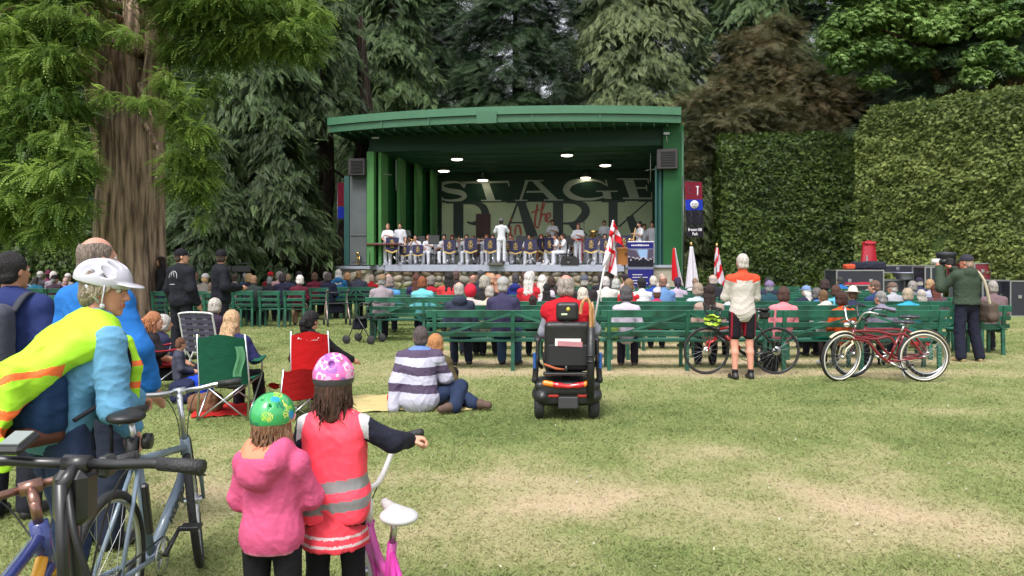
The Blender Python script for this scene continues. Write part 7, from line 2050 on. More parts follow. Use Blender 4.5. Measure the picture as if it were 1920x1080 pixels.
# ---- standing cyclist
J = J_stand(elr=(.212, .07, 1.14), wrr=(.10, .25, 1.30)); J['ell'] = V3(-.212, .07, 1.14); J['wrl'] = V3(-.10, .25, 1.30)
b, Hm = hero('white haired cyclist in white jersey with orange shoulders before the road bicycle', (PX(1392, 10.6), 10.6, 0), .03, .985, J, (0, 0, 0), (222, 158, 136), vox=.009, w=1.0)
tp = top_solid(J, 1.0, .012, 1.0, loose=.010, collar=.035); tp.ell((0, -.0, .98), (.160, .118, .22), k=.05); tp.cut((0, 0, .80), (0, 0, -1))
wear(b, 'jersey', tp, [cloth((214, 206, 198), 'jersey_white'), cloth((238, 84, 56), 'jersey_orange')], .008, paint=lambda x, y, z: (z > 1.375 - .05 * np.cos(x * 7) + (np.abs(x) < .11) * .045) | (z > 1.47), wr=.008, ws=12, seed=4)
wear(b, 'shorts', leg_solid(J, 1.02, .012, .34), [cloth((30, 26, 34), 'shorts_black'), cloth((150, 30, 50), 'shorts_red')], .009, paint=lambda x, y, z: (np.abs(x) > .155) & (np.abs(x) < .175) | ((np.abs(x) < .035) & (z > .6)), wr=.003)
shoes(b, J, [SHOE_B]); wear(b, 'hair', hair_solid('short'), hairm((216, 206, 198)), .007, wr=.006, ws=26, Hm=Hm)
for q_ in 'lr': s_ = Solid(.01); s_.cap(J['an' + q_] + V3(0, 0, -.02), J['an' + q_] + V3(0, 0, .03), .042, .042); wear(b, 'sock', s_, cloth((30, 30, 34)), .009, wr=0)
hl = empty('bicycle_helmet', (PX(1329, 10.95), 10.88, ZZ(602, 10.9)), .3, 'lime and black bicycle helmet hanging from the road bicycle bar', 'helmet', rx=-.2, ry=1.45)
hl.scale = (.95, .95, .95)
bike_helmet(hl, Matrix.Identity(4), None, mats=[mat('helmet_lime', (.42, .62, .06), .4), BLK], paint=lambda x, y, z: (np.sin(x * 95 + y * 6) > .45), name='shell')
# ---- photographer
J = J_stand(elr=(.235, -.02, 1.13), wrr=(.15, .20, 1.40)); J['shl'] = V3(-.18, .0, 1.40); J['ell'] = V3(-.33, .16, 1.20); J['wrl'] = V3(-.26, .30, 1.52); J['elr'] = V3(.25, .13, 1.16); J['wrr'] = V3(.02, .34, 1.50)
J['knr'] = V3(.15, .02, .49); J['anr'] = V3(.22, -.02, .09); J['tor'] = V3(.28, .12, .03)
b, Hm = hero('photographer in dark green sweatshirt and navy trousers aiming a long lens', (PX(1812, 12.5), 12.5, 0), .12, .99, J, (.5, .02, 0), (214, 140, 116), vox=.010, w=1.08)
tp = top_solid(J, 1.12, .02, 1.0, loose=.028, collar=.0, hood=True); tp.cut((0, 0, .93), (0, 0, -1))
wear(b, 'sweatshirt', tp, cloth((62, 76, 62), 'sweat_green'), .010, wr=.010, ws=7)
wear(b, 'trousers', leg_solid(J, 1.04, loose=.028), cloth((34, 36, 56), 'trousers_navy'), .011, wr=.010); shoes(b, J, mat('shoe_tan', (.42, .30, .16), .6))
wear(b, 'hair', hair_solid('cap_hair'), hairm((180, 150, 130)), .009, Hm=Hm); wear(b, 'cap', hat_solid('cap'), cloth((56, 54, 64), 'cap_grey'), .008, wr=0, Hm=Hm)
t = empty('camera', b.location, .12 + .5, 'dark camera with long pale lens raised by the photographer', 'camera')
mb = MB(); mb.box((-.02, .25, 1.61), (.14, .07, .11), bev=.015); mb.build('body', BLK, t)
mb = MB(); mb.tube([(-.02, .28, 1.61), (-.03, .40, 1.61)], .045, 12, mi=0); mb.tube([(-.03, .40, 1.61), (-.035, .52, 1.615)], .05, 12, mi=1); mb.build('lens', [BLK, mat('lens_white', (.6, .58, .54), .4)], t)
t = empty('shoulder_bag', b.location, .12, 'brown canvas shoulder bag with cream strap at the photographer hip', 'bag')
q = Solid(.03); q.box((.34, -.06, .80), (.10, .13, .16), rot=(0, -.15, .2), rnd=.05); q.ell((.33, -.17, .72), (.08, .05, .07)); q.build('bag', cloth((96, 82, 74), 'canvas_brown'), .011, parent=t, wrinkle=.008)
mb = MB(); mb.tube(bezier([V3(.13, .10, 1.40), V3(.13, -.06, 1.46), V3(.19, -.155, 1.30), V3(.25, -.17, 1.05), V3(.32, -.15, .80)]), .024, 6, flat=.5); mb.build('strap', cloth((206, 196, 170), 'strap_cream'), t)
# ---- man on the mauve sweater bench at far right
sitter(1867, 527, 13.75, 'grey haired man in mauve sweater with grey hoop on the far right bench', (122, 100, 106), 'short', (176, 168, 162), w=2, leg=(44, 42, 52), skin=SKIN_P, shoe=0, group='people apart from the rows')
# ================================================================== SEATED GROUPS ON THE LAWN
def camp_chair(label, loc, rz, col_, w=.52, arm=True, group='folding camp chairs on the lawn', cloth_on=None, holder=True):
 """folding chair: origin on the ground below the middle of the seat, the sitter faces +y"""
 t = empty('camp_chair', loc, rz, label, 'camp chair', group)
 f = cloth(col_); h = w / 2
 mb = MB(); fn = lambda u, v: V3((u * 2 - 1) * h * (1 - .06 * v), -.24 - .10 * v - .05 * math.sin(PI * u), .36 + .50 * v + .02 * math.cos(PI * (u * 2 - 1)) * v)
 mb.sheet(fn, 8, 8); mb.sheet(lambda u, v: fn(1 - u, v) + V3(0, -.008, 0), 8, 8); mb.build('backrest', f, t)
 mb = MB(); fn2 = lambda u, v: V3((u * 2 - 1) * h, -.24 + .46 * v, .40 - .06 * math.sin(PI * u) * (1 - .3 * v)); mb.sheet(fn2, 8, 6); mb.sheet(lambda u, v: fn2(1 - u, v) + V3(0, 0, -.01), 8, 6); mb.build('seat', f, t)
 for s in (-1, 1):
  mb = MB(); mb.tube([V3(s * h, -.30, .0), V3(s * h, -.24, .36), V3(s * h * .94, -.345, .88)], .011, 6); mb.build('back_post', ALU, t)
  mb = MB(); mb.tube([V3(s * h, .22, .40), V3(-s * h, .27, .01)], .009, 6); mb.tube([V3(s * h, -.24, .40), V3(-s * h, -.30, .01)], .009, 6); mb.tube([V3(s * h, .22, .40), V3(s * h, -.30, .01)], .009, 6); mb.build('leg', ALU, t)
  if arm:
   mb = MB(); fa = lambda u, v: V3(s * (h + .0 + (v - .5) * .09), -.26 + .52 * u, .60 - .03 * math.sin(PI * u)); mb.sheet(fa, 6, 2); mb.sheet(lambda u, v: fa(u, 1 - v) + V3(0, 0, -.012), 6, 2); ao = mb.build('armrest', f, t)
   mb = MB(); mb.tube([V3(s * h, .22, .40), V3(s * h, .25, .60)], .009, 6); mb.build('arm_post', ALU, t)
 return t
CG = 'people sitting on the lawn at left'
def lawn_sitter(px, py, Y, label, top, hairk, hairc, rz=0.0, S=None, seat=.40, w=1.0, J=None, yaw=(0, 0, 0), leg=(34, 34, 44), skin=SKIN, sleeve=1, shoe=None, hat=None, hatc=None, lock=0, hi=False, vox=.009, hs=1.04, dx=0.0):
 J = J or J_sit()
 zt = ZZ(py, Y)
 if S is None: S = min(1.0, (zt - seat + .45) / 1.335)
 b, Hm = hero(label, (PX(px, Y) + dx, Y, zt - 1.335 * S), rz, S, J, yaw, skin, hairc, w, vox, hi=hi, hs=hs, group=CG)
 wear(b, 'jacket' if sleeve >= 1 else 'shirt', top_solid(J, w * 1.02, .015, sleeve, loose=.012, collar=.02), cloth(top), .010, wr=.010, ws=8, seed=int(px))
 wear(b, 'trousers', leg_solid(J, w, loose=.014), cloth(leg), .011, wr=.008, ws=8); shoes(b, J, shoe or SHOE_B)
 if hairk: wear(b, 'hair', hair_solid(hairk, .22), hairm(hairc), .007, wr=.008, ws=22, Hm=Hm)
 if lock: strands(b, Hm, 'long', hairm(hairc), lock, int(px), .24)
 if hat: wear(b, 'cap', hat_solid(hat), cloth(hatc), .007, wr=0, Hm=Hm)
 return b
Jc = lambda **k: J_sit(**{**dict(knr=(.13, .42, .50), anr=(.14, .50, .09), tor=(.15, .64, .03)), **k})
camp_chair('dark green camp chair holding the long haired blonde', (PX(428, 8.0), 8.1, 0), .05, (24, 92, 68), w=.50)
lawn_sitter(435, 584, 8.3, 'long haired blonde in navy jacket sitting in the green camp chair', (44, 48, 96), 'long', (216, 176, 136), rz=-.12, S=.88, lock=240, yaw=(-.2, -.1, 0), J=Jc(elr=(.27, .04, .76), wrr=(.20, .26, .72)))
q = cloth((92, 150, 110), 'scarf_green')
mb = MB(); fn = lambda u, v: V3(-.045 + .09 * u + .02 * math.sin(v * 5), -.012 - .02 * math.sin(u * 7), -.30 * v); mb.sheet(fn, 5, 8); mb.sheet(lambda u, v: fn(1 - u, v) + V3(0, .004, 0), 5, 8)
o = mb.build('scarf', q, None, V3(PX(448, 7.7), 7.72, ZZ(650, 7.7))); tag(o, 'pale green scarf hanging over the back of the green camp chair', 'scarf')
camp_chair('bright red camp chair with white maker mark on its back', (PX(580, 8.3), 8.45, 0), .15, (214, 26, 32), w=.40)
mb = MB(); mb.add([(-.12, 0, .0), (-.09, 0, .05), (-.06, 0, .0)], [(0, 1, 2)]); mb.add([(-.105, -.001, .004), (-.09, -.001, .028), (-.075, -.001, .004)], [(0, 1, 2)], 1)
for k in range(8): mb.box((-.04 + k * .019, 0, .012 + (k % 3) * .001), (.012, .003, .016 if k % 3 else .012))
for k in range(9): mb.box((-.02 + k * .013, 0, -.012), (.008, .003, .006))
o = mb.build('chair_mark', [cloth((235, 226, 226), 'mark_white'), cloth((214, 26, 32))], bpy.data.objects['camp_chair.001']); o.location = (.0, -.375, .80); o.rotation_euler = (-.18, 0, 0)
lawn_sitter(583, 584, 8.65, 'dark haired person in black cap and black top in the red chair, hand held out', (28, 28, 34), 'pony', (26, 22, 26), rz=-.1, S=.88, hat='cap', hatc=(34, 32, 36), yaw=(-.45, -.05, 0), J=Jc(elr=(.30, .10, .80), wrr=(.44, .26, .70)))
mb = MB(); fn = lambda u, v: V3(-.19 + .38 * u, -.16 + .36 * v - .02 * math.sin(u * 6), .09 * math.sin(PI * u) * (1 - .5 * v) + .03 * math.sin(u * 9 + v * 4)); mb.sheet(fn, 10, 8); mb.sheet(lambda u, v: fn(1 - u, v) + V3(0, 0, -.02), 10, 8)
o = mb.build('red_cloth', cloth((206, 30, 34)), None, V3(PX(537, 8.0), 8.0, ZZ(728, 8.0))); tag(o, 'red cloth heaped beside the seat of the bright red camp chair', 'cloth')
camp_chair('second red camp chair folded low beside the bright red one', (PX(545, 7.95), 8.0, 0), .5, (190, 26, 32), w=.34, arm=False).scale = (1, 1, .62)
camp_chair('dark red camp chair of the woman with the ginger ponytail', (PX(283, 9.1), 9.2, 0), -.9, (168, 26, 40), w=.56)
lawn_sitter(287, 586, 9.25, 'woman with ginger ponytail and black t-shirt turning right in the dark red chair', (36, 32, 38), 'pony', (186, 122, 84), rz=-1.0, S=.90, sleeve=.7, yaw=(-.25, -.1, 0), lock=60, hi=True, J=Jc(elr=(.22, .10, .76), wrr=(.14, .34, .66)))
lawn_sitter(338, 634, 8.9, 'small child with brown hair beside the dark red chair', (70, 72, 90), 'short', (118, 78, 58), rz=-1.2, S=.56, seat=.2, yaw=(.4, -.2, 0))
lawn_sitter(306, 592, 9.9, 'white haired person wrapped in navy beyond the ginger ponytail', (42, 46, 76), 'bob', (206, 200, 196), rz=-.9, S=.86, w=1.1)
lawn_sitter(403, 561, 11.3, 'white haired person in dark plum with cream collar on the striped folding chair', (54, 40, 60), 'bob', (206, 198, 190), rz=-.5, S=.86)
t = empty('folding_chair', (PX(382, 10.9), 10.85, 0), -.1, 'aluminium folding lawn chair with grey plaid webbing', 'folding chair')
mb = MB(); mb.tube(bezier([V3(-.24, 0, .30), V3(-.24, -.16, .80), V3(-.20, -.20, .90), V3(.20, -.20, .90), V3(.24, -.16, .80), V3(.24, 0, .30)]), .013, 8); mb.tube([V3(-.24, -.1, .0), V3(-.24, .3, .42), V3(.24, .3, .42), V3(.24, -.1, .0)], .012, 8); mb.tube([V3(-.24, .3, .0), V3(-.24, -.05, .45)], .012, 8); mb.tube([V3(.24, .3, .0), V3(.24, -.05, .45)], .012, 8); mb.build('frame', mat('white_tube', (.6, .6, .6), .4), t)
mb = MB()
for k in range(6): mb.box((-.20 + k * .08, -.10, .62), (.062, .006, .56), rot=(.30, 0, 0), mi=k % 2)
for k in range(7): mb.box((0, -.035 - k * .025, .38 + k * .08), (.46, .005, .05), rot=(.30, 0, 0), mi=1)
mb.build('webbing', [cloth((150, 150, 168), 'web_grey'), cloth((92, 90, 108), 'web_dark')], t)
mb = MB(); mb.box((-.25, .08, .58), (.05, .3, .02), bev=.008); mb.box((.25, .08, .58), (.05, .3, .02), bev=.008); mb.tube([V3(-.25, .2, .57), V3(-.25, .2, .3)], .01, 6); mb.tube([V3(.25, .2, .57), V3(.25, .2, .3)], .01, 6); mb.tube([V3(-.25, .2, .31), V3(.25, .2, .31)], .01, 6); mb.build('armrests', mat('white_tube', (.6, .6, .6), .4), t)
def softbag(name, label, px, py, Y, size, c, rz=0.0, cat='bag'):
 q = Solid(.04); q.box((0, 0, size[2] / 2), (size[0] / 2, size[1] / 2, size[2] / 2), rnd=min(size) * .3); q.ell((size[0] * .15, 0, size[2] * .8), (size[0] * .3, size[1] * .35, size[2] * .3)); q.cut((0, 0, .004), (0, 0, -1))
 o = q.build(name, cloth(c), .012, wrinkle=.018, wscale=9, seed=int(px)); o.location = (PX(px, Y), Y, 0); o.rotation_euler = (0, 0, rz); tag(o, label, cat); return o
softbag('bag', 'bright blue bag on the grass between dark red chair and green chair', 372, 0, 8.9, (.30, .26, .30), (20, 70, 210))
softbag('bag', 'brown canvas bag on the grass below the green chair', 385, 0, 8.25, (.34, .22, .20), (132, 96, 72))
softbag('bag', 'navy bag by the feet of the ginger ponytail woman', 345, 0, 8.8, (.28, .24, .26), (34, 40, 74))
def mat_sheet(name, label, px, Y, w, d, c, rz=0):
 mb = MB(); fn = lambda u, v: V3((u - .5) * w * (1 + .05 * math.sin(v * 7)), (v - .5) * d * (1 + .06 * math.sin(u * 8)), .012 + .012 * math.sin(u * 17 + v * 5) ** 2 + .01 * math.sin(v * 13 + u * 4) ** 2); mb.sheet(fn, 26, 18)
 o = mb.build(name, cloth(c), None, V3(PX(px, Y), Y, 0)); o.rotation_euler = (0, 0, rz); md = o.modifiers.new('thick', 'SOLIDIFY'); md.thickness = .012; tag(o, label, 'blanket')
mat_sheet('blanket', 'creamy yellow blanket under the man in the striped top', 762, 8.75, 1.45, .95, (214, 196, 138), .1)
mat_sheet('blanket', 'red blanket spread under the green camp chair', 440, 8.35, .75, .7, (206, 40, 36), .2)
softbag('bag', 'small bright red and orange bundle left of the man in the striped top', 738, 0, 8.75, (.14, .1, .12), (220, 60, 36))
J = dict(pel=V3(0, 0, .13), wai=V3(-.01, .02, .28), che=V3(-.02, .06, .48), nek=V3(.0, .10, .63), hed=V3(.0, .145, .775), shr=V3(.175, .07, .565), shl=V3(-.185, .06, .56),
         elr=V3(.27, .12, .34), wrr=V3(.30, .30, .26), ell=V3(-.25, .0, .30), wrl=V3(-.28, -.06, .04), hpr=V3(.10, .03, .12), hpl=V3(-.08, .04, .12), knr=V3(.44, .22, .22), knl=V3(.38, .34, .14), anr=V3(.38, -.16, .07), anl=V3(.58, .0, .07), tor=V3(.26, -.24, .05), tol=V3(.74, -.06, .05))
b, Hm = hero('man in purple and white striped rugby top sitting on the cream blanket', (PX(787, 8.35), 8.35, 0), .05, 1.0, J, (.05, -.05, 0), (206, 150, 126), vox=.008, w=1.12)
tp = top_solid(J, 1.16, .018, 1.0, loose=.022, collar=.0)
wear(b, 'rugby_top', tp, [cloth((206, 204, 226), 'rugby_white'), cloth((92, 78, 104), 'rugby_purple'), cloth((110, 140, 200), 'collar_blue')], .0075,
     paint=lambda x, y, z: np.where(z - .05 * np.abs(x) > .572, 1 + 1 * ((z > .655) & (np.abs(x) < .12)), ((z - .09 * np.abs(x) + .06 * x > .385) & (z - .09 * np.abs(x) + .06 * x < .475)) | ((z + .06 * x > .205) & (z + .06 * x < .295))), wr=.012, ws=6, seed=31)
q = Solid(.01); q.cap(J['nek'] + V3(0, 0, -.01), J['nek'] + V3(0, .01, .03), .068, .064); wear(b, 'collar', q, cloth((110, 140, 200), 'collar_blue'), .008, wr=0)
lg = leg_solid(J, 1.05, .012, loose=.02); wear(b, 'jeans', lg, cloth((40, 54, 84), 'denim_dark'), .009, wr=.010, ws=8)
for q_, bx in (('r', V3(-.75, -.5, 0)), ('l', V3(.9, -.3, 0))):
 q = Solid(.02); an = J['an' + q_]; d = bx.normalized(); q.cap(an, an + d * .17 + V3(0, 0, -.01), .048, .040); q.ell(an + d * .08 + V3(0, 0, .0), (.06, .05, .05)); wear(b, 'shoe', q, cloth((104, 84, 76), 'shoe_hiker'), .008, wr=.003)
wear(b, 'hair', hair_solid('short'), hairm((92, 80, 80)), .007, wr=.006, ws=28, Hm=Hm)
J = dict(pel=V3(0, 0, .14), wai=V3(0, .02, .30), che=V3(0, .03, .50), nek=V3(0, .03, .66), hed=V3(0, .06, .82), shr=V3(.165, .02, .58), shl=V3(-.165, .03, .58), elr=V3(.26, -.01, .34), wrr=V3(.20, .10, .18), ell=V3(-.2, .1, .35), wrl=V3(-.1, .25, .25),
         hpr=V3(.09, .03, .13), hpl=V3(-.08, .04, .13), knr=V3(.20, .30, .40), knl=V3(-.10, .36, .36), anr=V3(.18, .42, .07), anl=V3(-.1, .5, .07), tor=V3(.2, .55, .03), tol=V3(-.1, .62, .03))
b, Hm = hero('child with strawberry blond hair in olive jacket leaning on the man in the striped top', (PX(815, 8.8), 8.8, 0), -.15, .80, J, (.1, -.05, 0), vox=.009, w=1.0, hs=1.2)
wear(b, 'jacket', top_solid(J, 1.05, .02, 1.0, loose=.022, hood=True), cloth((92, 82, 58), 'jacket_olive'), .009, wr=.010); wear(b, 'trousers', leg_solid(J, 1, loose=.01), cloth((28, 28, 34)), .011); shoes(b, J, SHOE_B)
wear(b, 'hair', hair_solid('bob'), hairm((204, 142, 92)), .007, wr=.006, ws=26, Hm=Hm)
# ================================================================== MOBILITY SCOOTER
SX, SY = PX(1063, 7.95), 7.95
t = empty('mobility_scooter', (SX, SY, 0), 0, 'black mobility scooter seen from behind with red and amber tail lights', 'mobility scooter')
PL = mat('scooter_plastic', (.014, .014, .016), .42, bump=.15, bscale=60); VIN = mat('vinyl_black', (.016, .016, .018), .38, var=.2)
for x, y in ((-.285, .0), (.275, .0), (-.22, 1.0), (.22, 1.0)):
 mb = MB(); mb.lathe([(.03, -.05), (.09, -.052), (.125, -.045), (.14, -.028), (.142, 0), (.14, .028), (.125, .045), (.09, .052), (.03, .05)], 24, M=Matrix.Translation((x, y, .142)) @ Matrix.Rotation(R(90), 4, 'Y')); wo_ = mb.build('wheel', RUB, t)
 mb = MB(); mb.lathe([(0, -.055), (.075, -.05), (.08, 0), (.075, .05), (0, .055)], 16, M=Matrix.Translation((x, y, .142)) @ Matrix.Rotation(R(90), 4, 'Y')); mb.build('hub', mat('hub_grey', (.12, .12, .13), .4), wo_)
q = Solid(.03); q.box((0, .06, .30), (.27, .22, .10), rnd=.06); q.ell((-.26, .02, .24), (.10, .22, .10)); q.ell((.26, .02, .24), (.10, .22, .10)); q.box((0, -.13, .33), (.25, .05, .06), rnd=.03); q.box((0, .0, .345), (.33, .15, .05), rnd=.045); q.box((0, -.10, .21), (.25, .06, .045), rnd=.03); q.box((0, .55, .14), (.24, .45, .035), rnd=.03)
q.ell((-.285, .0, .13), (.075, .17, .15), k=.01, sub=True); q.ell((.275, .0, .13), (.075, .17, .15), k=.01, sub=True)
q.build('body', PL, .009, parent=t)
mb = MB(); mb.box((0, -.185, .19), (.20, .02, .12), bev=.01); mb.build('rear_panel', mat('panel_grey', (.035, .035, .038), .6), t)
q = Solid(.01); q.chain([V3(-.23, -.165, .385), V3(-.10, -.185, .365), V3(0, -.188, .355), V3(.10, -.185, .365), V3(.23, -.165, .385)], [.030, .028, .020, .028, .030])
o = q.build('tail_light', [mat('lamp_red', (.50, .012, .02), .15, coat=.8), mat('lamp_amber', (.85, .22, .02), .15, coat=.8)], .006, parent=t, paint=lambda x, y, z: np.abs(x) > .155)
for x in (-.15, .15): mb = MB(); mb.box((x, -.165, .255), (.11, .02, .03), bev=.008); mb.build('reflector', mat('reflector_red', (.32, .02, .015), .3), t)
mb = MB(); mb.tube([V3(0, .12, .38), V3(0, .12, .56)], .05, 12); mb.box((0, .12, .50), (.34, .3, .04), bev=.01); mb.build('seat_post', BLKM, t)
q = Solid(.03); q.box((0, .14, .60), (.25, .23, .05), rnd=.045); q.build('seat', VIN, .010, parent=t)
q = Solid(.03); q.box((0, -.07, .745), (.235, .055, .255), rot=(.10, 0, 0), rnd=.05); bo = q.build('backrest', VIN, .009, parent=t, wrinkle=.003)
mb = MB(); mb.box((0, -.135, .66), (.40, .03, .22), bev=.012); mb.build('back_pocket', mat('pocket_black', (.010, .010, .012), .7), t)
mb = MB(); mb.box((-.0, -.148, .79), (.26, .01, .08), rot=(.1, 0, 0), mi=0); mb.box((.02, -.157, .778), (.25, .004, .05), rot=(.1, .05, 0), mi=1); mb.build('papers', [PAPER, cloth((214, 150, 160), 'leaflet_pink')], t)
q = Solid(.02); q.box((.0, -.06, 1.10), (.115, .05, .095), rnd=.04); q.cap((0, -.06, .95), (0, -.06, 1.03), .03); q.build('headrest', VIN, .008, parent=t)
mb = MB(); mb.lathe([(0, 0), (.018, 0), (.02, .002), (0, .003)], 16, M=Matrix.Translation((.005, -.112, 1.125)) @ Matrix.Rotation(R(90), 4, 'X')); mb.build('badge', mat('badge_yellow', (.65, .55, .06), .5), t)
mb = MB(); mb.box((-.035, -.113, 1.075), (.06, .006, .018)); mb.build('label', mat('label_pale', (.5, .58, .40), .5), t)
for s in (-1, 1):
 q = Solid(.01); q.box((s * .30, .10, .81), (.035, .17, .022), rnd=.02); q.chain([V3(s * .30, -.06, .80), V3(s * .31, -.07, .60), V3(s * .26, .0, .52)], [.022, .018, .018]); q.chain([V3(s * .315, -.06, .62), V3(s * .33, -.05, .40), V3(s * .28, -.02, .36)], [.03, .03, .02], k=.02); q.build('armrest', PL, .009, parent=t)
 mb = MB(); mb.box((s * .335, -.09, .60), (.03, .03, .17), bev=.01); mb.build('blue_trim', mat('trim_blue', (.02, .08, .28), .35), t)
mb = MB(); mb.tube([V3(-.24, -.14, .57), V3(-.12, -.17, .53), V3(-.04, -.16, .52)], .012, 6); mb.build('strap_brown', cloth((190, 104, 70), 'strap_tan'), t)
mb = MB(); mb.box((0, -.14, .475), (.50, .10, .03), bev=.008); mb.tube([V3(-.02, -.17, .49), V3(-.02, -.17, .56)], .015, 8); mb.build('rack', BLKM, t)
mb = MB(); mb.tube([V3(.22, -.20, .24), V3(.23, -.19, .95)], .038, 14); mb.tube([V3(.222, -.20, .60), V3(.222, -.20, .615)], .043, 14); mb.tube([V3(.222, -.20, .66), V3(.222, -.20, .675)], .043, 14); mb.build('cane_tube', PL, t)
mb = MB(); mb.tube([V3(0, .95, .2), V3(0, 1.0, .5), V3(0, .75, .95)], .03, 10); mb.tube([V3(-.25, .72, .97), V3(.25, .72, .97)], .014, 8); mb.build('tiller', BLKM, t)
t2 = empty('walking_cane', (SX, SY, 0), 0, 'wooden walking cane hooked upright in the tube behind the scooter seat', 'cane')
mb = MB(); mb.tube(bezier([V3(.225, -.20, .80), V3(.222, -.20, 1.1), V3(.215, -.20, 1.19), V3(.18, -.20, 1.235), V3(.14, -.20, 1.19), V3(.12, -.20, 1.08)]), .016, 10); mb.tube([V3(.245, -.185, .80), V3(.25, -.185, 1.12), V3(.235, -.185, 1.2)], .014, 8); mb.build('shaft', mat('cane_wood', (.42, .22, .09), .4, var=.4, vscale=20, stretch=(4, 4, .5)), t2)
J = J_sit(elr=(.30, .06, .76), wrr=(.24, .30, .74), knr=(.14, .44, .50))
b, Hm = hero('balding grey haired man in red vest and grey sleeves riding the mobility scooter', (PX(1062, 8.05), 8.1, ZZ(516, 8.05) - 1.335), 0, 1.0, J, (-.1, 0, 0), (222, 150, 132), vox=.008, w=1.2, hs=1.06)
wear(b, 'shirt', top_solid(J, 1.2, .012, 1.0, loose=.012), cloth((150, 152, 166), 'sleeve_grey_blue'), .009, wr=.010)
rv = top_solid(J, 1.22, .022, .12, loose=.018, collar=.035); wear(b, 'red_vest', rv, cloth((196, 24, 40), 'vest_red'), .008, wr=.010, ws=8)
wear(b, 'trousers', leg_solid(J, 1.1, loose=.02), cloth((60, 62, 74)), .012); shoes(b, J, SHOE_B)
hr_ = Solid(.02); hr_.ell((0, -.022, .022), (.088, .105, .104)); hr_.cap((-.04, -.07, -.05), (.04, -.07, -.05), .045, k=.03); hr_.ell((0, .085, -.045), (.076, .08, .105), k=.012, sub=True); hr_.ell((0, .0, .125), (.070, .11, .085), k=.01, sub=True); wear(b, 'hair', hr_, hairm((170, 158, 150)), .007, wr=.008, ws=28, Hm=Hm)
# ================================================================== FLAGS AND BANNERS
FRED, FWH = cloth((222, 30, 46), 'flag_red'), cloth((232, 226, 236), 'flag_white')
def pole_flag(label, base, top, cloth_fn, mats, paint, finial=True, nu=16, nv=24, ftop=None, pm=None, group=None, name='flag'):
 t = empty(name, base, 0, label, 'flag', group)
 tp = Vector(top) - Vector(base)
 mb = MB(); mb.tube([V3(0, 0, 0), tp], .011, 8); mb.build('pole', pm or mat('pole_white', (.6, .6, .6), .4), t)
 if finial: mb = MB(); mb.ell(tp + V3(0, 0, .03), (.03, .03, .045)); mb.build('finial', GOLD, t)
 return t
def flag_cloth(t, name, fn, nu, nv, mats, pat):
 vs = [fn(i / nu, j / nv) for j in range(nv + 1) for i in range(nu + 1)]
 mb = MB(); n = nu + 1
 for j in range(nv):
  for i in range(nu):
   k = pat((i + .5) / nu, (j + .5) / nv)
   a = j * n + i
   mb.f.append((a, a + 1, a + n + 1, a + n)); mb.m.append(k); mb.sm.append(True)
 mb.v = [tuple(v) for v in vs]
 o = mb.build(name, mats, t); md = o.modifiers.new('thick', 'SOLIDIFY'); md.thickness = .004
 return o
B0 = P(1107, 640, 8.0); T0 = P(1150, 413, 8.1)
t = pole_flag('two red and white flags on one thin white pole rising beside the scooter', B0, T0, None, None, None, finial=False)
rel = lambda px, py, Y=8.1: P(px, py, Y) - B0
def quadfn(a, b, c, d, wob=.03, f=9):
 """a,b top edge; d,c bottom edge"""
 return lambda u, v: (a.lerp(b, u)).lerp(d.lerp(c, u), v) + V3(0, wob * math.sin(u * f + v * 5) * (.3 + v), 0)
flag_cloth(t, 'upper_flag', quadfn(rel(1149, 414), rel(1151, 414), rel(1172, 466), rel(1141, 442), .035), 20, 20, [FRED, FWH], lambda u, v: 1 if (.36 < v < .62 and not (.35 < u < .6 and .44 < v < .56)) else 0)
def ens(u, v):
 if abs(u - .55) < .07 or abs(v - .42) < .05: return 0
 if u < .5 and v < .40: return 0 if (abs(u - .25 - (v - .2) * .6) < .06 or abs(u - .27) < .05) else 1
 if abs((u - .75) + (v - .75) * .8) < .05: return 0
 return 1
flag_cloth(t, 'lower_flag', quadfn(rel(1143, 442), rel(1152, 440), rel(1156, 520), rel(1128, 500), .05, 7), 24, 40, [FRED, FWH], ens)
for lb, px, ptop, Y, tx, bt, pat, ms in (
 ('red and white flag hanging from a leaning dark pole by the stage corner', 1276, 462, 21.5, -12, 522, lambda u, v: 0 if u < .72 else 1, [FRED, FWH]),
 ('plain white flag hanging from a gold tipped pole', 1296, 459, 21.0, 0, 530, lambda u, v: 1, [FRED, FWH]),
 ('flag with red sun rays on white below a gold tip', 1344, 461, 21.0, 0, 524, lambda u, v: 0 if math.sin((v * 15) + u * 7) > .25 else 1, [FRED, FWH])):
 b0 = P(px + (6 if tx else -3), 560, Y); b0.z = 0; tp = P(px + tx, ptop, Y)
 t = pole_flag(lb, b0, tp, None, None, None, finial=not tx, group='flags standing beside the stage', pm=mat('pole_dark', (.06, .05, .04), .5))
 a = tp - b0 + V3(0, 0, -.05)
 sgn = 1
 wv = .30 if px != 1296 else .34
 fn = (lambda a, wv, ln, sh: (lambda u, v: a + V3((u - .45 + sh * v) * wv * (.25 + .85 * v), .05 * math.sin(u * 10) * (.3 + v), -ln * v - (.15 * (1 - u) * v if sh == 0 else .18 * u * v))))(a, wv, (bt - ptop) / F * Y, (.25 if px != 1296 else 0))
 flag_cloth(t, 'cloth', fn, 14, 26, ms, pat)
t = empty('park_banner', P(1301, 500, 29.0) * 1, 0, 'tall park banner, burgundy over blue over black, hanging right of the stage', 'banner')
t.location.z = 0; Yb = 29.0; X0 = t.location.x
rz_ = lambda py: ZZ(py, Yb)
mb = MB(); mb.tube([V3(-.38, .05, 0), V3(-.38, .05, rz_(330))], .035, 8); mb.tube([V3(-.38, .05, rz_(339)), V3(.36, .02, rz_(341))], .014, 6); mb.build('pole', BLKM, t)
def bp_(px, py): return V3(PX(px, Yb) - X0, 0, ZZ(py, Yb))
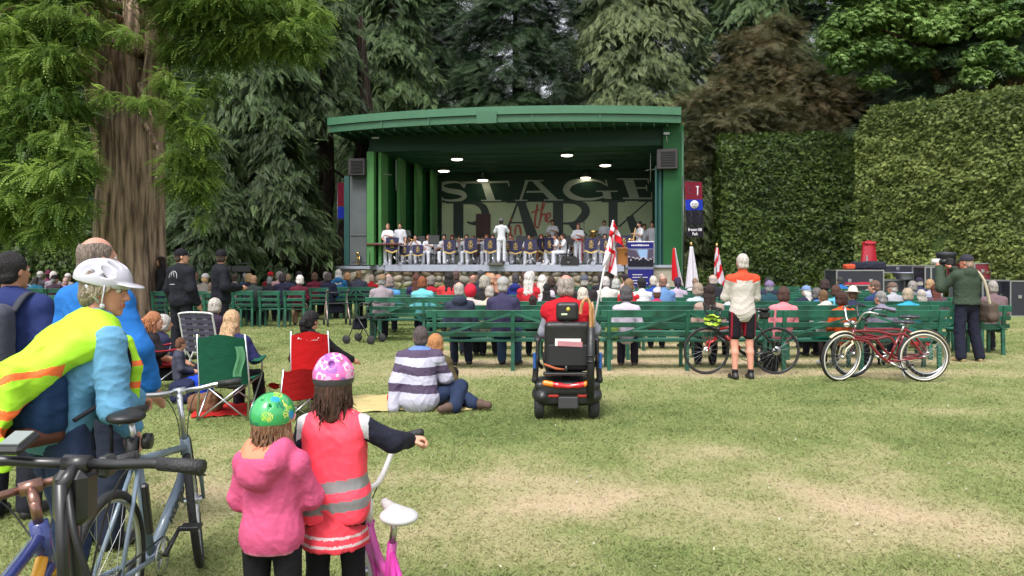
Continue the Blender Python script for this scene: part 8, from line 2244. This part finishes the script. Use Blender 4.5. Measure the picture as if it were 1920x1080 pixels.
def slab(pts, mm, name, y=0, th=.012):
 mb = MB(); mb.prism([(bp_(*p).x, bp_(*p).z) for p in pts], y, y + th); return mb.build(name, mm, t)
BB_, BBL, BBK = cloth((118, 22, 44), 'banner_burgundy'), cloth((26, 50, 170), 'banner_blue'), cloth((26, 24, 36), 'banner_black')
slab([(1284, 341), (1316, 341), (1317, 374), (1285, 374)], BB_, 'upper_field'); slab([(1285, 374.2), (1317, 374.2), (1318, 394), (1286, 394)], BBL, 'blue_field'); slab([(1286, 394.2), (1318, 394.2), (1319, 422), (1287, 422)], BBK, 'black_field'); slab([(1287, 424), (1319, 424), (1319, 444), (1288, 444)], BBK, 'name_field')
mb = MB(); mb.lathe([(0, 0), (.155, 0), (.155, .01), (0, .01)], 24, M=Matrix.Translation(bp_(1302, 383.5) + V3(0, -.012, 0)) @ Matrix.Rotation(R(90), 4, 'X')); mo = mb.build('moon_face', FWH, t)
mb = MB(); c = bp_(1302, 383.5) + V3(0, -.026, 0)
for s in (-1, 1): mb.tube([c + V3(s * .06 + .03 * math.cos(a), 0, .02 + .03 * math.sin(a)) for a in [k * .7 for k in range(8)]], .007, 4)
mb.tube([c + V3(-.05, 0, -.07), c + V3(0, 0, -.09), c + V3(.05, 0, -.07)], .008, 4); mb.tube([c + V3(0, 0, .03), c + V3(0, 0, -.03)], .007, 4)
mb.build('face_lines', BBK, mo)
mb = MB(); mb.prism([(bp_(1304, 349).x, bp_(1304, 349).z), (bp_(1311, 349).x, bp_(1311, 349).z), (bp_(1309, 352).x, bp_(1309, 352).z), (bp_(1309, 364).x, bp_(1309, 364).z), (bp_(1307, 367).x, bp_(1307, 367).z), (bp_(1307, 352).x, bp_(1307, 352).z)], -.012, -.004); mb.build('white_mark', FWH, t)
OUTL = cloth((96, 92, 108), 'outline_grey')
mb = MB()
for px in (1294, 1310):
 c = bp_(px, 408)
 mb.tube([c + V3(-.06, -.01, .22), c + V3(.06, -.01, .2), c + V3(.05, -.01, .05), c + V3(-.05, -.01, .0), c + V3(.05, -.01, -.1), c + V3(0, -.01, -.24)], .008, 4)
c = bp_(1293, 357); mb.tube([c + V3(.06 * math.cos(a), -.01, .14 * math.sin(a)) for a in [k * .6 for k in range(10)]], .008, 4)
mb.build('figures', OUTL, t)
def text_obj(s, size, loc, rot, m, parent, name='lettering', bold=.0, align='CENTER', sx=1.0):
 cu = bpy.data.curves.new(name, 'FONT'); cu.body = s; cu.size = size; cu.extrude = .002; cu.offset = bold; cu.align_x = align
 o = bpy.data.objects.new(name, cu); col.objects.link(o); dg = bpy.context.evaluated_depsgraph_get(); dg.update()
 me = bpy.data.meshes.new_from_object(o.evaluated_get(dg)); bpy.data.objects.remove(o)
 me.materials.clear(); me.materials.append(m)
 o = bpy.data.objects.new(name, me); o.location = loc; o.rotation_euler = rot; o.scale = (sx, 1, 1)
 if parent: o.parent = parent
 col.objects.link(o); return o
text_obj('Beacon Hill', .155, bp_(1303, 433) + V3(0, -.012, 0), (R(90), 0, 0), FWH, t, sx=.72, bold=.004); text_obj('Park', .155, bp_(1303, 441) + V3(0, -.012, 0), (R(90), 0, 0), FWH, t, sx=.72, bold=.004)
dn = (hi_['ht'] + V3(.03, 0, -.14)) - hi_['BB']; a0 = hi_['BB'] + dn * .36; xd = dn.normalized(); zd = V3(0, -1, 0); yd = zd.cross(xd)
o = text_obj('NORCO', .055, (0, 0, 0), (0, 0, 0), mat('decal_dark', (.03, .04, .06), .4), hb_, name='decal', bold=.003, align='LEFT')
Mx = Matrix((xd, yd, zd)).transposed().to_4x4(); Mx.translation = a0 + V3(0, -.026, 0) - yd * .018; o.matrix_local = Mx
t3 = empty('park_banner', (PX(641, 33), 33.0, 0), 0, 'burgundy and blue banner in the shade left of the grey stage door', 'banner')
mb = MB(); mb.box((0, 0, 4.5), (.35, .02, 1.0)); mb.build('upper_field', BB_, t3); mb = MB(); mb.box((0, 0, 3.72), (.35, .02, .5)); mb.build('lower_field', BBL, t3); mb = MB(); mb.tube([V3(-.2, .05, 0), V3(-.2, .05, 5.1)], .03, 6); mb.tube([V3(-.2, .05, 5.0), V3(.2, .02, 5.0)], .015, 6); mb.build('pole', BLKM, t3)
Yr = 29.6; t = empty('roll_up_banner', (PX(1201, Yr), Yr, 0), -.03, 'blue roll up banner with a street photograph before the stage right corner', 'banner')
hw = .49
def rb_(py0, py1, m, name, y=0, w=hw):
 mb = MB(); z0, z1 = ZZ(py1, Yr), ZZ(py0, Yr); mb.box((0, y, (z0 + z1) / 2), (w * 2, .012, z1 - z0)); return mb.build(name, m, t)
BLU = cloth((38, 38, 120), 'banner_royal')
rb_(452, 454, FWH, 'top_rail'); rb_(454.1, 466, BLU, 'blue_heading'); ph = rb_(466.1, 505, cloth((124, 128, 150), 'photo_grey'), 'photograph'); rb_(505.1, 566, BLU, 'blue_foot')
rs = random.Random(2); zz = lambda py: ZZ(py, Yr)
mb = MB()
for k in range(26): x = -hw + .03 + k * .037; h_ = rs.uniform(.22, .36); mb.box((x, -.012, zz(500) + h_ / 2), (.034, .006, h_), mi=0); mb.ell((x, -.014, zz(500) + h_ + .02), (.016, .005, .022), 1, nu=6, nv=4)
mb.add([(-hw, -.010, zz(490)), (-hw, -.010, zz(467)), (-.18, -.010, zz(470)), (-.02, -.010, zz(484))], [(0, 3, 2, 1)], 2); mb.add([(.26, -.010, zz(488)), (.3, -.010, zz(468)), (hw, -.010, zz(467)), (hw, -.010, zz(490))], [(0, 3, 2, 1)], 2)
mb.add([(-.12, -.0095, zz(468)), (.26, -.0095, zz(468)), (.24, -.0095, zz(484)), (-.0, -.0095, zz(484))], [(0, 3, 2, 1)], 3)
mb.build('crowd_picture', [cloth((28, 26, 40), 'picture_dark'), cloth((226, 216, 226), 'picture_caps'), cloth((84, 74, 96), 'picture_walls'), cloth((150, 180, 226), 'picture_sky')], ph)
mb = MB()
for k in range(11): mb.box((-.33 + k * .062, -.012, zz(460) + (.006 if k in (4, 5) else 0)), (.045, .006, .07 if k in (4, 5, 6) else .05))
for r_, (y, n) in enumerate(((515, 6), (520, 9), (526, 7), (531, 9))):
 for k in range(n): mb.box((-.28 + k * .065, -.012, zz(y)), (.05, .006, .03))
mb.build('lettering', FWH, t)
mb = MB(); mb.box((0, .05, .05), (1.0, .22, .10), bev=.02); mb.build('base', ALU, t); mb = MB(); mb.tube([V3(0, .05, .1), V3(0, .03, 2.3)], .012, 6); mb.build('support', ALU, t)
# ================================================================== FLIGHT CASES
EDGE = mat('case_aluminium', (.42, .43, .45), .35, metal=.9, var=.15)
def case(label, px0, px1, py0, py1, Y, d, c, split=None, rz=0.0, cat='flight case', legsy=None, z0=None):
 w = (px1 - px0) / F * Y; zt = ZZ(py0, Y); zb = max(0, ZZ(py1, Y)) if z0 is None else z0
 h = zt - zb
 t = empty('flight_case', (PX((px0 + px1) / 2, Y), Y + d / 2, zb), rz, label, cat, 'instrument flight cases stacked at the tall hedge')
 m = mat('case_panel_%d_%d_%d' % tuple(c), tuple(v * .8 for v in lin(c)), .5, var=.15, vscale=6, bump=.15)
 mb = MB(); mb.box((0, 0, h / 2), (w - .02, d - .02, h - .02)); mb.build('panel', m, t)
 e = MB(); r = .035
 for sx in (-1, 1):
  for sy in (-1, 1): e.box((sx * (w / 2 - r / 2), sy * (d / 2 - r / 2), h / 2), (r, r, h - .002))
  for sz in (0, 1): e.box((sx * (w / 2 - r / 2 + .001), 0, sz * h + (r / 2 if sz == 0 else -r / 2)), (r, d - 2 * r, r))
 for sy in (-1, 1):
  for sz in (0, 1): e.box((0, sy * (d / 2 - r / 2 + .001), sz * h + (r / 2 if sz == 0 else -r / 2)), (w - 2 * r, r, r))
 if split: e.box(((split - .5) * w, -d / 2 + .012, h / 2), (.05, .03, h - 2 * r))
 e.build('edging', EDGE, t)
 for k in (-1, 1):
  q = MB(); q.box((k * w * .22, -d / 2 - .004, h * .55), (.10, .02, .10), bev=.006); q.build('latch', ALU, t)
 return t
case('wide black case at the left end of the stacked cases', 1568, 1658, 506, 551, 23.5, .9, (40, 42, 54), .0)
case('long black case lying on top of the row, silver edged', 1654, 1758, 497, 512, 24.5, .7, (36, 38, 50), .55)
case('black case with silver rim behind the blond heads', 1655, 1737, 524, 570, 24.2, .8, (50, 52, 62), .5)
case('tall black case left of the photographer', 1734, 1768, 500, 562, 23.2, .7, (34, 36, 48), .35)
case('square burgundy case on top right of the photographer', 1801, 1859, 493, 526, 24.0, .8, (118, 34, 48), .45)
case('pale silver case just right of the photographer', 1806, 1848, 525, 586, 23.6, .8, (130, 134, 144))
case('large black case behind the man in mauve sweater', 1842, 1893, 525, 590, 23.2, .9, (36, 38, 50))
case('large black case cut by the right edge of the photo', 1894, 1960, 526, 594, 22.8, 1.0, (38, 40, 52))
o = softbag('soft_case', 'black soft instrument bag lying on the wide black case', 1627, 0, 24.0, (1.0, .4, .24), (42, 44, 60)); o.location.z = ZZ(506, 23.5) + .005
o = softbag('soft_case', 'crimson soft case standing before the wide black case', 1612, 0, 22.9, (.85, .35, .24), (156, 30, 56)); o.location.z = ZZ(545, 23.0)
case('low black trunk under the crimson soft case', 1584, 1642, 534, 560, 22.6, .6, (30, 32, 40))
o = softbag('jacket_pile', 'orange and red clothing dropped on the wide black case', 1592, 0, 23.9, (.30, .3, .16), (206, 86, 56), cat='clothing'); o.location.z = ZZ(506, 23.5) + .005
t = empty('harp_case', (PX(1629, 25.0), 25.0, 0), 0, 'tall tapering crimson instrument case standing against the hedge', 'instrument case')
q = Solid(.03); zt = ZZ(453, 25.0)
q.box((0, 0, zt - .05), (.19, .16, .04), rnd=.03); q.chain([V3(-.10, 0, zt - .1), V3(-.22, 0, .3)], [.10, .16]); q.chain([V3(.10, 0, zt - .1), V3(.25, 0, .3)], [.10, .16]); q.chain([V3(0, 0, zt - .1), V3(0, 0, .3)], [.14, .2], k=.06); q.box((0, 0, .6), (.30, .16, .58), rnd=.08); q.cut((0, 0, .01), (0, 0, -1))
q.build('shell', paint('case_crimson', (176, 26, 50), .8, .3), .02, parent=t); mb = MB(); mb.box((-.14, -.17, 1.7), (.05, .03, .25), bev=.01); mb.build('handle', ALU, t)
t = empty('drum_case', (PX(1769, 23.7), 23.55, ZZ(500, 23.2) + .004), 0, 'round black drum case on top of the tall black case', 'drum case')
hh = ZZ(473, 23.5) - ZZ(500, 23.2)
mb = MB(); mb.lathe([(0, 0), (.26, 0), (.265, hh * .75), (.275, hh * .76), (.275, hh - .02), (.26, hh), (0, hh)], 24); mb.build('shell', mat('case_fibre', (.03, .032, .045), .5), t)
mb = MB(); mb.tube([V3(-.06, 0, hh), V3(0, 0, hh + .05), V3(.06, 0, hh)], .012, 6); mb.build('handle', BLKM, t)
t = empty('plastic_tub', (PX(1706, 24.0), 24.2, ZZ(524, 24.2) + .004), 0, 'clear lilac plastic tub on a silver edged case', 'tub')
mb = MB(); mb.lathe([(.30, 0), (.40, .19), (.43, .2), (.43, .22), (.40, .21)], 4, M=Matrix.Rotation(PI / 4, 4, 'Z')); mb.box((0, 0, .01), (.40, .40, .015)); mb.build('shell', mat('tub_plastic', (.35, .35, .50), .3), t)
mb = MB(); mb.box((.05, 0, .10), (.2, .2, .14)); mb.build('contents', cloth((60, 70, 170)), t)
# ================================================================== WALKERS
def walker(label, loc, rz, m1, s=1.0):
 t = empty('rollator', loc, rz, label, 'walker', 'wheeled walkers beside the benches'); t.scale = (s, s, s)
 for sx in (-1, 1):
  mb = MB(); mb.tube(bezier([V3(sx * .26, -.20, .88), V3(sx * .26, .0, .86), V3(sx * .27, .18, .30), V3(sx * .27, .30, .1)]), .013, 8); mb.tube([V3(sx * .26, .06, .62), V3(sx * .28, -.28, .1)], .013, 8); mb.build('side_frame', m1, t)
  mb = MB(); mb.tube([V3(sx * .26, -.24, .885), V3(sx * .26, -.12, .88)], .02, 8); mb.build('grip', GRIP, t)
  for y in (.30, -.28):
   mb = MB(); mb.lathe([(0, -.015), (.09, -.015), (.098, 0), (.09, .015), (0, .015)], 16, M=Matrix.Translation((sx * .28, y, .1)) @ Matrix.Rotation(R(90), 4, 'Y')); mb.build('wheel', RUB, t)
 mb = MB(); mb.box((0, .05, .56), (.50, .28, .03), bev=.01); mb.build('seat', BLK, t)
 mb = MB(); mb.box((0, .12, .42), (.38, .2, .22), bev=.03); mb.build('basket', cloth((30, 30, 48)), t); mb = MB(); mb.tube([V3(-.26, -.02, .84), V3(.26, -.02, .84)], .012, 6); mb.build('crossbar', BLKM, t)
walker('wheeled walker with silver and red tubes before the short ramp bench', (PX(632, 19.6), 19.6, 0), .4, mat('tube_pink_silver', (.5, .35, .35), .3, metal=.6))
walker('dark wheeled walker at the left end of the fifth bench row', (PX(684, 15.3), 15.3, 0), 1.3, BLKM, .9)
softbag('bag', 'lime green handbag on the bench by the person in white jacket', 1147, 0, 11.6, (.2, .12, .22), (176, 206, 110)).location.z = .45
softbag('bag', 'teal bag resting on the bench seat behind the cruiser handlebar', 1540, 0, 11.62, (.26, .16, .08), (50, 180, 160)).location.z = .45
softbag('bag', 'bright red bundle under the benches behind the cruiser rear wheel', 1722, 0, 12.1, (.28, .2, .14), (220, 40, 50)).location.z = .30
softbag('bag', 'black bag on the grass under the nearest bench by the scooter', 1445, 0, 11.3, (.2, .18, .3), (26, 26, 30))
